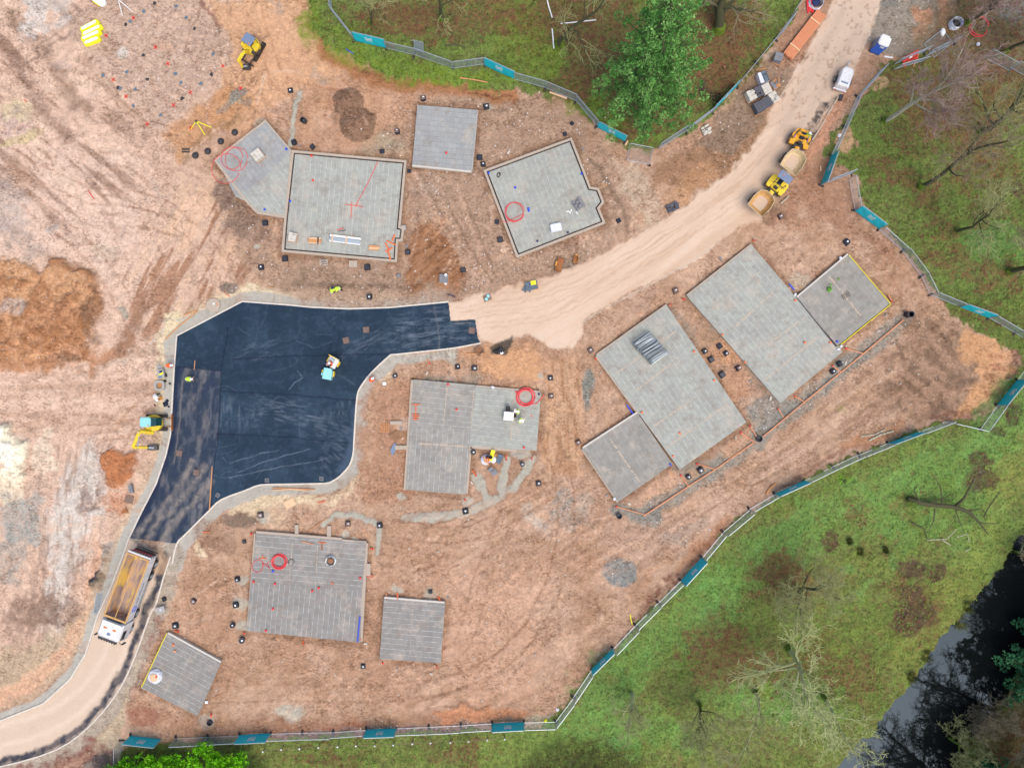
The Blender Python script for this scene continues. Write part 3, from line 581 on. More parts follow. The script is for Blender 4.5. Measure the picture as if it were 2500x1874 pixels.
# tracks over the south field
m = fbm(X, Y, 14, 87, 5, ang=-28, st=4); reg = 1 - sstep(-40, 40, sdpoly(X, Y, [(960, 1240), (1400, 1180), (1560, 1330), (1480, 1560), (1330, 1740), (340, 1760), (900, 1640), (1000, 1450)]))
P.put(A, sstep(.52, .8, m) * reg * .4, (172, 134, 108)); P.put(A, sstep(.55, .9, 1 - m) * reg * .45, (216, 178, 152)); P.z += reg * (.5 - m) * .08
P.poly([(1100, 1400), (1340, 1380), (1300, 1700), (1100, 1720)], (212, 172, 144), soft=40, warp=30, amt=.5, k=(0, .2, 0))
ruts(P, [(1330, 1040), (1380, 1200), (1360, 1400), (1240, 1600), (1000, 1700)], 40, 6, (150, 114, 90), .6); ruts(P, [(960, 1290), (1150, 1300), (1330, 1200)], 40, 6, (150, 114, 90), .6); ruts(P, [(420, 1700), (700, 1690), (960, 1690), (1180, 1640), (1330, 1500)], 40, 6, (156, 120, 96), .5); ruts(P, [(980, 1640), (1120, 1580), (1180, 1400), (1240, 1250)], 38, 6, (156, 118, 94), .5); ruts(P, [(60, 480), (240, 640), (330, 800), (380, 900)], 38, 7, (168, 128, 102), .5); ruts(P, [(20, 380), (200, 470), (380, 500), (520, 620), (560, 690)], 38, 6, (164, 122, 96), .5); ruts(P, [(620, 20), (650, 120), (700, 210), (840, 240)], 34, 6, (176, 128, 96), .5); ruts(P, [(560, 180), (640, 260), (700, 330)], 34, 6, (170, 122, 90), .45)
ruts(P, [(1850, 640), (1960, 570), (2050, 560), (2180, 650), (2240, 760)], 36, 9, (160, 120, 94), .45); ruts(P, [(1900, 560), (2010, 500), (2070, 520)], 30, 8, (160, 120, 94), .4)
P.poly([(300, 1770), (340, 1700), (480, 1760), (640, 1750), (900, 1760), (1200, 1740), (1340, 1740), (1340, 1762), (900, 1785), (400, 1800)], (168, 124, 98), soft=10, warp=10, amt=.6, k=(0, .5, 0), br=.3)
P.poly([(1060, 1740), (1120, 1722), (1260, 1730), (1300, 1745), (1080, 1768)], (206, 144, 106), soft=6, warp=8, amt=.8, z=.1); P.line([(1090, 1722), (1140, 1720), (1180, 1730)], 8, (150, 112, 84), soft=4, warp=8, amt=.6, z=.1)
P.blob(350, 1750, 40, 18, (150, 92, 76), amt=.6, br=.5, warp=8); P.line([(600, 1790), (760, 1780), (900, 1770)], 12, (170, 104, 72), soft=6, warp=7, amt=.6, br=.4)
P.blob(400, 1680, 50, 30, (212, 166, 138), amt=.5)
# stones along the bottom fence
P.line([(640, 1800), (900, 1784), (1280, 1768), (1350, 1750)], 22, (168, 146, 134), soft=6, warp=7, amt=.85, k=(.1, 1.5, 0)); P.line([(640, 1800), (900, 1784), (1120, 1776)], 10, (120, 66, 66), soft=4, warp=6, amt=.6, br=.5, bs=6)
P.blob(1310, 1755, 34, 14, (186, 170, 146), amt=.7, k=(0, 1.5, 0), warp=6)
# gravel turning patch, top right
P.poly([(2160, -200), (2150, 10), (2134, 60), (2120, 95), (2150, 128), (2200, 135), (2250, 125), (2290, 100), (2303, 60), (2296, 20), (2280, -200)], (160, 150, 136), soft=3, warp=5, k=(0, .7, 0))
P.blob(2250, 40, 26, 22, (216, 160, 126), amt=.8, warp=12); P.blob(2240, 80, 18, 20, (204, 156, 124), amt=.6, br=.3, warp=10); P.blob(2170, 10, 24, 14, (120, 122, 120), amt=.5)
P.poly([(2283, -200), (2330, -200), (2320, 60), (2310, 80), (2296, 60)], (206, 154, 122), soft=6, warp=8, amt=.8)
P.poly([(2135, 130), (2170, 140), (2150, 170), (2100, 230), (2060, 290), (2020, 330), (1990, 340), (2010, 300), (2060, 220), (2100, 150)], (184, 148, 122), soft=6, warp=6, amt=.85)
P.line([(2012, 262), (1990, 300), (1975, 330)], 22, (38, 40, 48), soft=4, warp=8, amt=.85, br=.55, bs=8); P.line([(2038, 240), (2020, 262)], 16, (50, 50, 56), soft=4, warp=6, amt=.6, br=.4)
P.poly([(2040, 250), (2060, 228), (2090, 205), (2040, 300), (2000, 360), (1975, 400), (1960, 380), (2000, 320)], (200, 150, 122), soft=5, warp=5, amt=.8)
P.poly([(1965, 410), (2020, 380), (2060, 440), (2130, 560), (2210, 640), (2180, 640), (2050, 560), (1950, 490), (1930, 540), (1890, 545)], (160, 118, 94), soft=12, warp=14, amt=.6)
P.blob(1885, 520, 30, 22, (120, 92, 76), amt=.6, warp=12, br=.3)
# ---------------------------------------------------------------- grass and woodland floor
GR_TOP = [(757, -300), (757, 0), (758, 58), (778, 88), (830, 128), (880, 156), (950, 186), (1000, 196), (1060, 199), (1150, 213), (1215, 226), (1262, 224), (1320, 236), (1342, 246), (1375, 236), (1400, 262), (1440, 296), (1480, 330), (1530, 360), (1560, 362), (1602, 366), (1660, 338), (1690, 326), (1740, 283), (1800, 218), (1850, 154), (1890, 102), (1935, 42), (1965, -10), (2040, -300)]
GR_R = [(2400, -300), (2340, 20), (2320, 70), (2300, 110), (2250, 135), (2200, 142), (2165, 152), (2130, 200), (2085, 268), (2030, 330), (2010, 372), (2040, 400), (2075, 420), (2094, 440), (2104, 500), (2150, 546), (2200, 600), (2250, 655), (2285, 715), (2325, 770), (2380, 800), (2440, 842), (2490, 858), (2493, 890), (2460, 950), (2425, 1000), (2392, 1028), (2330, 1020), (2240, 1050), (2120, 1096), (2000, 1152), (1870, 1226), (1800, 1266), (1745, 1330), (1700, 1380), (1640, 1440), (1600, 1478), (1560, 1514), (1500, 1582), (1440, 1630), (1400, 1690), (1362, 1736), (1330, 1772), (1200, 1776), (900, 1790), (660, 1802), (300, 1822), (290, 1900), (280, 2400), (3200, 2400), (3200, -300)]
gm = np.zeros(X.shape)
for gp in (GR_TOP, GR_R):
    dd = sdpoly(X + Wx * 7, Y + Wy * 7, gp); gm = np.maximum(gm, 1 - sstep(-3, 3, dd + (fbm(X, Y, 7, 95, 3) - .5) * 12))
far = np.maximum(np.maximum(-180 - X, X - 2680), np.maximum(-180 - Y, Y - 2056)); far_ = sstep(0, 60, far)
g1 = fbm(X, Y, 90, 101, 5); g2 = fbm(X, Y, 26, 102, 5); g3 = fbm(X, Y, 9, 103, 4)
ge = P.put
ge(A, gm, (118, 122, 72), k=(1, .3, 0)); ge(A, gm * sstep(.4, .7, g1) * .7, (94, 110, 52)); ge(A, gm * sstep(.5, .8, g2) * .6, (120, 128, 66)); ge(A, gm * sstep(.55, .8, 1 - g2) * .6, (100, 94, 56)); ge(A, gm * sstep(.6, .8, g3) * .5, (86, 98, 50))
P.z = P.z * (1 - gm) + gm * ((g2 - .5) * .3 + (g3 - .5) * .10 + .08)
sub = lambda f, *a, **k: f(*a, **k)
bright = [(1000, 170, 160, 30, 12), (850, 110, 60, 30, 40), (1150, 190, 130, 22, 5), (1330, 90, 80, 40, 60), (1260, 60, 60, 90, 0), (1430, 250, 60, 40, 30), (1560, 330, 70, 26, 15), (760, 50, 26, 60, 0), (1320, 150, 40, 60, 0)]
for a, b, rx, ry, an in bright: P.blob(a, b, rx, ry, (116, 140, 38), ang=an, amt=.75, warp=18, br=.4, bs=18, soft=.4)
for a, b, rx, ry, an in [(1900, 1330, 260, 60, -32), (1700, 1500, 180, 60, -42), (1500, 1660, 110, 60, -45), (2300, 1150, 150, 80, -20), (2400, 1300, 90, 110, 0), (2180, 1260, 120, 70, 0), (2450, 1030, 60, 100, 20), (1880, 1700, 170, 70, 10), (1500, 1790, 200, 50, 0), (2420, 620, 90, 90, 0)]:
    P.blob(a, b, rx, ry, (108, 162, 84), ang=an, amt=.7, warp=30, br=.35, bs=24, soft=.45)
for a, b, rx, ry, an in [(2060, 1010, 10, 10, 0), (2470, 1160, 40, 120, 30), (2250, 1560, 90, 60, -40), (2330, 1440, 50, 110, 35), (2420, 1330, 50, 70, 40)]: P.blob(a, b, rx, ry, (146, 150, 76), ang=an, amt=.6, warp=20, br=.3, soft=.5)
leaf = [(1740, 130, 90, 110, 20, .95), (1650, 220, 60, 60, 0, .8), (1600, 300, 70, 40, 0, .7), (1370, 40, 60, 60, 0, .7), (1430, 130, 50, 60, 0, .7), (1000, 40, 120, 40, 0, .6), (1100, 90, 60, 26, 0, .8), (950, 50, 110, 40, 10, .7), (1180, 40, 100, 40, 0, .75), (1300, 60, 80, 70, 0, .65), (1480, 60, 80, 100, 0, .8), (1700, 120, 140, 110, 0, .8), (1560, 330, 60, 20, 0, .8), (1420, 210, 70, 50, 0, .9), (1060, 60, 40, 20, 0, .6), (1800, 60, 80, 50, 0, .7), (1490, 190, 40, 40, 0, .6),
        (2250, 240, 120, 60, 30, .7), (2340, 300, 110, 70, 40, .85), (2230, 330, 60, 50, 0, .6), (2400, 420, 90, 60, 0, .6), (2160, 420, 70, 22, 30, .7), (2260, 480, 60, 30, 40, .7), (2300, 560, 40, 30, 0, .6), (2420, 520, 70, 30, 0, .5), (2330, 640, 90, 30, 20, .7), (2440, 680, 70, 40, 0, .7), (2400, 770, 90, 22, 20, .6), (2400, 100, 160, 120, 0, .95), (2460, 220, 100, 80, 0, .8),
        (2230, 1230, 60, 26, 0, .5), (2080, 1250, 40, 30, 0, .5), (1930, 1420, 100, 50, 10, .85), (1890, 1370, 40, 24, 0, .6), (1760, 1590, 90, 90, 30, .8), (1860, 1640, 80, 40, 0, .6), (2000, 1600, 60, 60, 0, .5), (2090, 1660, 60, 60, 0, .6), (2250, 1500, 60, 60, 0, .7), (2200, 1460, 30, 80, 0, .6), (2460, 1800, 90, 80, 0, .9), (2150, 1330, 60, 40, 0, .3), (1120, 1840, 80, 30, 0, .6), (800, 1850, 100, 30, 0, .5), (2190, 1790, 60, 30, -40, .6), (1790, 1860, 30, 14, 0, .7)]
for i, (a, b, rx, ry, an, am) in enumerate(leaf): P.blob(a, b, rx, ry, (112, 92, 62), ang=an, amt=am * .75, warp=26, br=.3, bs=12, soft=.5, seed=200 + i, k=(1, 1, 0))
P.blob(2440, 60, 130, 110, (146, 126, 118), amt=.6, warp=30, br=.3, soft=.5); P.blob(2490, 20, 60, 40, (170, 168, 170), amt=.7, warp=16)
for a, b, rx, ry in [(2025, 1318, 20, 24), (2232, 1388, 40, 24), (2290, 1398, 24, 20), (2215, 1450, 30, 26), (2240, 1500, 50, 36), (2210, 1520, 40, 40), (2400, 1170, 44, 30), (2390, 1130, 30, 22), (1720, 220, 20, 26), (1745, 235, 16, 14), (2480, 460, 22, 18), (2470, 1010, 24, 26), (2440, 1060, 22, 14)]:
    P.blob(a, b, rx, ry, (84, 64, 58), amt=.9, warp=9, soft=.2, br=.3, bs=8, k=(.3, .5, 0))
P.blob(1718, 226, 14, 20, (44, 42, 44), amt=.8, warp=6); P.blob(1748, 238, 16, 16, (46, 44, 46), amt=.8, warp=8)
for a, b, rx, ry in [(2064, 345, 22, 30), (2150, 200, 20, 14), (2138, 210, 14, 12), (2095, 352, 8, 10)]: P.blob(a, b, rx, ry, (196, 160, 124), amt=.95, warp=7, soft=.15, k=(0, .3, 0))
for i in range(90):
    a = 1380 + random.random() * 1050; b = 1130 + random.random() * 740
    P.blob(a, b, 10 + random.random() * 18, 8 + random.random() * 14, (random.choice([(96, 158, 88), (120, 150, 60), (90, 100, 40), (130, 110, 70)])), amt=.5 * 1, warp=10, soft=.5, br=.3) if sdpoly(np.array([a]), np.array([b]), GR_R)[0] < -30 else None
P.poly([(1180, 1790), (1350, 1775), (1420, 1820), (1420, 1874), (1150, 1874)], (122, 142, 70), soft=14, warp=16, amt=.6); P.poly([(1290, 1874), (1330, 1820), (1440, 1808), (1520, 1840), (1560, 1900), (1290, 1900)], (70, 68, 44), soft=14, warp=18, amt=.8)
P.line([(320, 1818), (640, 1806)], 20, (84, 88, 40), soft=8, warp=8, amt=.7)
# ---------------------------------------------------------------- river bed
RIV = [(2760, 1180), (2540, 1290), (2496, 1318), (2462, 1350), (2440, 1395), (2400, 1440), (2352, 1508), (2292, 1566), (2262, 1618), (2230, 1660), (2190, 1710), (2150, 1770), (2080, 1830), (2030, 1880), (1960, 1990), (1800, 2300), (2300, 2300), (2330, 1900), (2350, 1860), (2386, 1808), (2430, 1770), (2452, 1720), (2482, 1700), (2496, 1650), (2540, 1610), (2760, 1500)]
dr = sdpoly(X + Wx * 9, Y + Wy * 9, RIV); rm = 1 - sstep(-24, 6, dr); P.z -= rm * 2.2
ge(A, (1 - sstep(-10, 14, dr)) * .7, (120, 108, 70)); ge(A, 1 - sstep(-14, -2, dr), (40, 36, 30), k=(0, 0, 0))
P.z += (1 - sstep(0, 900, far)) * 0
P.c[far_ > .5] = lin((96, 110, 58)) * ALB; P.k[far_ > .5] = (1, 0, 0); P.z *= (1 - far_)
# raised bank for the upper grass
dt = sdpoly(X, Y, [(p[0], p[1]) for p in GR_TOP]); P.z += .55 * (1 - sstep(-14, 14, dt)) * (1 - sstep(1400, 1600, X)) * (1 - far_)
# keep ground low under slabs/asphalt
ASPH = KIN[:KIN.index((317, 1313)) + 1] + KOUT[1:] + [(1167, 828), (1160, 780), (1100, 784)]
dA = sdpoly(X, Y, ASPH); inA = 1 - sstep(-4, 10, dA); P.z = P.z * (1 - inA) - .10 * inA
def hgt(px, py):
    i = int(np.clip(np.searchsorted(gx, px), 1, len(gx) - 1)); j = int(np.clip(np.searchsorted(gy, py), 1, len(gy) - 1)); return float(P.z[j, i])
def G(x, y, dz=0.0):
    """point standing on the ground at image pixel x,y"""
    z = hgt(x, y); a, b = W(x, y, z); return (a, b, z + dz)
# ---------------------------------------------------------------- ground material
def ground_mat(asphalt=False):
    m, t, b = nodes('asphalt_surface' if asphalt else 'soil_and_grass')
    col = N(t, 'ShaderNodeAttribute', attribute_name='Col'); kk = N(t, 'ShaderNodeAttribute', attribute_name='Kind')
    sp = N(t, 'ShaderNodeSeparateColor'); t.links.new(kk.outputs['Color'], sp.inputs[0])
    grass, stony, smo = sp.outputs[0], sp.outputs[1], sp.outputs[2]
    g = N(t, 'ShaderNodeNewGeometry'); pos = g.outputs['Position']
    def nz(sc, det=4.0, ro=.6, vec=None):
        n = N(t, 'ShaderNodeTexNoise', i_Scale=sc, i_Detail=det, i_Roughness=ro); t.links.new(vec or pos, n.inputs[0]); return n.outputs[0]
    a1 = nz(1.3, 7, .75); a2 = nz(3.6, 4, .8)
    v = mathn(t, 'ADD', mathn(t, 'MULTIPLY', mathn(t, 'SUBTRACT', a1, .5), 1.3), mathn(t, 'MULTIPLY', mathn(t, 'SUBTRACT', a2, .5), 1.2 if not asphalt else 2.6))
    pat = ramp(t, nz(.16, 5, .7), [(.38, .55), (.62, 1.25)]); amt = mathn(t, 'MULTIPLY', mathn(t, 'SUBTRACT', 1.0, mathn(t, 'MULTIPLY', smo, .82)), pat)
    f = mathn(t, 'ADD', 1.0, mathn(t, 'MULTIPLY', v, mathn(t, 'MULTIPLY', amt, 0.4 if asphalt else 1.0)))
    cx = N(t, 'ShaderNodeVectorMath', operation='SCALE'); t.links.new(col.outputs['Color'], cx.inputs[0]); t.links.new(f, cx.inputs['Scale'])
    c = cx.outputs[0]
    if not asphalt:
        # churned soil: dark flecks and crumbs gathered in patches, smooth trodden clay between them
        mp_ = N(t, 'ShaderNodeMapping'); mp_.inputs['Rotation'].default_value = (0, 0, .6); mp_.inputs['Scale'].default_value = (1, 1.9, 1); t.links.new(pos, mp_.inputs[0])
        churn = ramp(t, mathn(t, 'ADD', mathn(t, 'MULTIPLY', nz(.22, 6, .75), .7), mathn(t, 'MULTIPLY', stony, .07)), [(.31, .08), (.42, 1.0)])
        fk = ramp(t, mathn(t, 'ADD', mathn(t, 'MULTIPLY', nz(3.0, 4, .8, mp_.outputs[0]), .7), mathn(t, 'MULTIPLY', nz(.9, 3, .7), .3)), [(.43, 1.0), (.50, 0.0)])
        fk = mathn(t, 'MULTIPLY', mathn(t, 'MULTIPLY', fk, churn), mathn(t, 'SUBTRACT', .85, mathn(t, 'MULTIPLY', smo, .82)), True)
        c = mixc(t, fk, c, mixc(t, 1.0, c, (.52, .46, .42), 'MULTIPLY'))
        # moss, grass and dead leaves mingle at hand size
        l1 = nz(1.9, 5, .8); l2 = nz(4.0, 3, .8); l3 = nz(.8, 5, .6)
        leaf = ramp(t, mathn(t, 'ADD', mathn(t, 'MULTIPLY', l2, .6), mathn(t, 'MULTIPLY', l3, .4)), [(.50, 0.0), (.60, 1.0)])
        lf2 = mathn(t, 'SUBTRACT', mathn(t, 'ADD', mathn(t, 'MULTIPLY', l2, .7), mathn(t, 'MULTIPLY', l3, .5)), mathn(t, 'SUBTRACT', .72, mathn(t, 'MULTIPLY', stony, .25)))
        leaf = mathn(t, 'MULTIPLY', lf2, 9.0, True)
        cg = mixc(t, mathn(t, 'MULTIPLY', leaf, .8), c, tuple(lin((124, 78, 62)) * .8))
        gg = ramp(t, l1, [(.42, 0.0), (.58, 1.0)]); gg = mathn(t, 'MULTIPLY', gg, mathn(t, 'SUBTRACT', 1.0, mathn(t, 'MULTIPLY', stony, .75)), True); cg = mixc(t, mathn(t, 'MULTIPLY', gg, .5), cg, tuple(lin((140, 176, 84)) * .78))
        dk = ramp(t, l2, [(.36, 1.0), (.48, 0.0)]); cg = mixc(t, mathn(t, 'MULTIPLY', dk, .75), cg, tuple(lin((52, 52, 30))))
        c = mixc(t, grass, c, cg)
        # pebbles
        stony = mathn(t, 'MULTIPLY', stony, mathn(t, 'SUBTRACT', 1.0, grass), True)
        vo = N(t, 'ShaderNodeTexVoronoi', i_Scale=4.4); t.links.new(pos, vo.inputs[0])
        vs = N(t, 'ShaderNodeSeparateColor'); t.links.new(vo.outputs['Color'], vs.inputs[0])
        near = ramp(t, vo.outputs['Distance'], [(.24, 1.0), (.40, 0.0)])
        isw = mathn(t, 'MULTIPLY', mathn(t, 'GREATER_THAN', vs.outputs[0], .965), near)
        isd = mathn(t, 'MULTIPLY', mathn(t, 'LESS_THAN', vs.outputs[1], .34), near)
        iso = mathn(t, 'MULTIPLY', mathn(t, 'GREATER_THAN', vs.outputs[2], .93), near)
        c = mixc(t, mathn(t, 'MULTIPLY', isd, mathn(t, 'MULTIPLY', stony, .5), True), c, mixc(t, 1.0, c, (.45, .43, .42), 'MULTIPLY'))
        c = mixc(t, mathn(t, 'MULTIPLY', iso, mathn(t, 'MULTIPLY', stony, .5), True), c, tuple(lin((206, 150, 120)) * .8))
        c = mixc(t, mathn(t, 'MULTIPLY', isw, mathn(t, 'MULTIPLY', stony, .8), True), c, (.7, .68, .66))
    bp = N(t, 'ShaderNodeBump', i_Strength=.2 if asphalt else .4, i_Distance=.05 if asphalt else .1)
    bh = mathn(t, 'ADD', a1, mathn(t, 'MULTIPLY', nz(11, 3), .6)); t.links.new(bh, bp.inputs['Height'])
    t.links.new(bp.outputs[0], b.inputs['Normal'])
    t.links.new(c, b.inputs['Base Color']); b.inputs['Roughness'].default_value = .8 if asphalt else .97
    b.inputs['Specular IOR Level'].default_value = .25 if asphalt else .1
    return m
def grid_mesh(name, gx_, gy_, P_, facemask, mat_, zoff=0):
    nx, ny = len(gx_), len(gy_); Xg, Yg = np.meshgrid(gx_, gy_)
    wx_ = (Xg - 1250.) / PPM; wy_ = (937. - Yg) / PPM
    idx = np.arange(nx * ny).reshape(ny, nx)
    q = np.stack([idx[1:, :-1], idx[1:, 1:], idx[:-1, 1:], idx[:-1, :-1]], -1)[facemask]
    used = np.unique(q); remap = np.full(nx * ny, -1); remap[used] = np.arange(len(used)); q = remap[q].reshape(-1, 4)
    co = np.stack([wx_, wy_, P_.z + zoff], -1).reshape(-1, 3)[used]
    me = bpy.data.meshes.new(name); me.vertices.add(len(co)); me.vertices.foreach_set('co', co.astype(np.float32).ravel())
    me.loops.add(q.size); me.loops.foreach_set('vertex_index', q.ravel().astype(np.int32))
    me.polygons.add(len(q)); me.polygons.foreach_set('loop_start', np.arange(0, q.size, 4, dtype=np.int32))
    me.polygons.foreach_set('use_smooth', np.ones(len(q), bool)); me.update(calc_edges=True)
    for nm, arr in (('Col', P_.c), ('Kind', P_.k)):
        at = me.attributes.new(nm, 'FLOAT_COLOR', 'POINT'); a4 = np.ones((len(used), 4), np.float32); a4[:, :3] = np.clip(arr.reshape(-1, 3)[used], 0, 4); at.data.foreach_set('color', a4.ravel())
    me.materials.append(mat_); o = bpy.data.objects.new(name, me); COL.objects.link(o); return tag(o, kind='structure')
dk_ = np.minimum(sdline(X, Y, smooth_line(KIN, 2)), np.minimum(sdline(X, Y, smooth_line(KOUT, 2)), sdline(X, Y, smooth_line(KOUT_LOW, 2)))); nk_ = 1 - sstep(26, 50, dk_); P.z = P.z * (1 - nk_ * .9) - .02 * nk_
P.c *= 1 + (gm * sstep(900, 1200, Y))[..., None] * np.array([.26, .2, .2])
P.c *= 1 + ((1 - gm) * (1 - sstep(250, 620, X)))[..., None] * np.array([.09, .11, .13])
P.c *= 1 + ((1 - gm) * .05)[..., None]
P.c *= 1 - (1 - gm[..., None]) * np.array([0, .01, .06])
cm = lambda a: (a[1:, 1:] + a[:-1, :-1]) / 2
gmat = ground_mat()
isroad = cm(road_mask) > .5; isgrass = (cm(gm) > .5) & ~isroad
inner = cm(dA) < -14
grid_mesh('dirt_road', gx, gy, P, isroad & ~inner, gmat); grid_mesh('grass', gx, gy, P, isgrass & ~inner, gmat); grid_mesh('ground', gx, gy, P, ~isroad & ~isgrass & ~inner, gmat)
# ---------------------------------------------------------------- asphalt
ax_ = np.arange(300, 1186, 1.5); ay_ = np.arange(728, 1366, 1.5); XA, YA = np.meshgrid(ax_, ay_)
Q = Paint(XA, YA); QA = (slice(None), slice(None)); Q.c[:] = lin((40, 62, 80)) * .64; Q.k[:] = (0, 0, 0)
q1 = fbm(XA, YA, 60, 301, 5); q2 = fbm(XA, YA, 12, 302, 4); Q.put(QA, sstep(.5, .9, q1) * .5, (52, 76, 94)); Q.put(QA, sstep(.5, .85, q2) * .25, (70, 88, 108)); Q.put(QA, sstep(.5, .9, 1 - q1) * .4, (22, 42, 62))
STRIP = [(434, 895), (541, 905), (536, 960), (532, 1060), (520, 1150), (512, 1260), (440, 1340), (300, 1360), (340, 1260), (410, 1100), (424, 1000)]
Q.poly(STRIP, (56, 66, 80), soft=1.5, warp=1, amt=.85)
Lr = 1 - sstep(-3, 3, sdpoly(XA, YA, STRIP)); sa = fbm(XA, YA, 9, 303, 4, ang=95, st=2.4); sb = fbm(XA, YA, 22, 304, 4, ang=100, st=3)
Q.put(QA, Lr * sstep(.5, .85, sa) * .4, (104, 110, 120)); Q.put(QA, Lr * sstep(.6, .9, sb) * .5, (128, 124, 122)); Q.put(QA, Lr * sstep(.55, .8, 1 - sa) * .5, (38, 54, 80))
Q.line([(446, 930), (440, 1010), (434, 1080), (424, 1130)], 4, (140, 130, 124), soft=2, warp=2, amt=.5); Q.line([(432, 900), (427, 1010), (420, 1080), (404, 1130), (378, 1200), (340, 1280)], 12, (26, 40, 66), soft=4, warp=2, amt=.8)
for q in ([(500, 1140), (450, 1210), (390, 1270), (350, 1330)], [(516, 1175), (470, 1230), (420, 1280), (390, 1340)], [(470, 1130), (420, 1210), (370, 1260), (330, 1310)]): Q.line(smooth_line(q), 14, (166, 154, 140), soft=8, warp=5, amt=.65, br=.5, bs=9)
Q.line([(512, 1255), (460, 1310), (425, 1345)], 12, (24, 38, 62), soft=4, warp=4, amt=.7); Q.line([(420, 1190), (380, 1250), (345, 1310)], 9, (30, 44, 70), soft=4, warp=4, amt=.6)
# dusty swirls, scuffs
for (a, b, rx, ry, an, am, st) in [(700, 1010, 110, 40, 8, .6, 5), (560, 1010, 34, 60, 90, .5, 5), (880, 840, 80, 22, -30, .5, 5), (790, 1040, 70, 30, 20, .5, 4), (1060, 800, 110, 34, -4, .85, 6), (1130, 800, 40, 36, 0, .8, 6), (1000, 830, 80, 20, -12, .6, 6), (820, 1110, 30, 60, 30, .5, 4), (850, 1000, 24, 60, 80, .4, 4), (640, 850, 70, 26, -20, .35, 5)]:
    rr = Q.blob(a, b, rx, ry, None, ang=an, soft=.5, warp=12)
    if rr is None: continue
    L_, m_ = rr; sn = fbm(XA[L_], YA[L_], 5, 310 + int(a), 5, ang=an, st=st, gain=.7); Q.put(L_, m_ * sstep(.4, .95, sn) * am * .7, (122, 134, 146))
rq = random.Random(4)
for i in range(70):
    a = rq.uniform(470, 1150); b = rq.uniform(760, 1170); an = rq.choice([rq.gauss(-20, 12), rq.gauss(-80, 14), rq.gauss(10, 10)]); l = rq.uniform(15, 90); c_, s_ = math.cos(R(an)), math.sin(R(an)); bend = rq.uniform(-.25, .25) * l
    Q.line(smooth_line([(a, b), (a + c_ * l / 2 - s_ * bend, b + s_ * l / 2 + c_ * bend), (a + c_ * l, b + s_ * l)]), rq.uniform(.6, 1.6), (130, 144, 158), soft=1.4, warp=2, amt=rq.uniform(.12, .4), br=.5, bs=8)
for q in ([(560, 1131), (640, 1106), (680, 1098)], [(580, 1152), (660, 1122), (757, 1095)], [(560, 1165), (680, 1140), (800, 1120)], [(725, 905), (738, 922), (718, 935), (706, 950)], [(545, 1115), (556, 1127)]): Q.line(q, 1.6, (150, 164, 178), soft=1.2, warp=1.5, amt=.5, br=.5)
for q in ([(431, 896), (541, 904)], [(570, 876), (680, 870), (950, 864)], [(541, 900), (548, 860), (556, 800)], [(541, 905), (533, 1060), (522, 1150), (514, 1262)], [(540, 955), (700, 962), (880, 978)], [(530, 1058), (700, 1066), (862, 1082)]): Q.line(q, 2.4, (8, 22, 46), soft=1.2, warp=1.5, amt=.75)
Q.line([(1060, 750), (1068, 792), (1074, 850)], 3, (130, 128, 122), soft=2, warp=2, amt=.4); Q.line([(1110, 790), (1150, 788)], 2, (150, 140, 126), soft=1, warp=1, amt=.5)
Q.line(smooth_line([(870, 1000), (866, 1060), (850, 1120), (830, 1150)]), 16, (90, 110, 130), soft=8, warp=4, amt=.5)
Q.z[:] = .03 + (q1 - .5) * .02
dq = sdpoly(XA, YA, ASPH)
grid_mesh('asphalt_road', ax_, ay_, Q, cm(dq) < 0, ground_mat(True))
# kerbs: laid stone by stone, each run one strip
def strip(name, pts, wd, z0, z1, m, kind='structure', off=0, seg=None):
    mb = MB(); pts = [W(*p) for p in pts]; out_l = []; out_r = []
    for i, p in enumerate(pts):
        a = pts[max(i - 1, 0)]; b = pts[min(i + 1, len(pts) - 1)]; dx, dy = b[0] - a[0], b[1] - a[1]; l = math.hypot(dx, dy); nx_, ny_ = -dy / l, dx / l
        out_l.append((p[0] + nx_ * (off + wd / 2), p[1] + ny_ * (off + wd / 2))); out_r.append((p[0] + nx_ * (off - wd / 2), p[1] + ny_ * (off - wd / 2)))
    for i in range(len(pts) - 1):
        a, b, c_, d_ = out_r[i], out_r[i + 1], out_l[i + 1], out_l[i]; L_ = math.hypot(b[0] - a[0], b[1] - a[1]); n = max(1, int(round(L_ / .915)))
        for k in range(n):
            f0, f1 = k / n, (k + 1) / n - .012 / L_ * 1; lp = lambda p, q, f: (p[0] + (q[0] - p[0]) * f, p[1] + (q[1] - p[1]) * f)
            mb.prism([lp(a, b, f0), lp(a, b, f1), lp(d_, c_, f1), lp(d_, c_, f0)], z0, z1 + random.uniform(-.004, .004))
    o = mb.build(name, m); return tag(o, kind=kind) if kind else o
strip('kerb', smooth_line(KIN[:8], 1) + KIN[8:20], .16, -.1, .10, mt('kerb_conc'), off=-.06)
strip('kerb', smooth_line(KOUT, 3), .16, -.1, .10, mt('kerb_conc'), off=-.06)
strip('kerb', smooth_line(KOUT_LOW[:], 3), .14, -.1, .08, mt('kerb_conc'), off=.06)
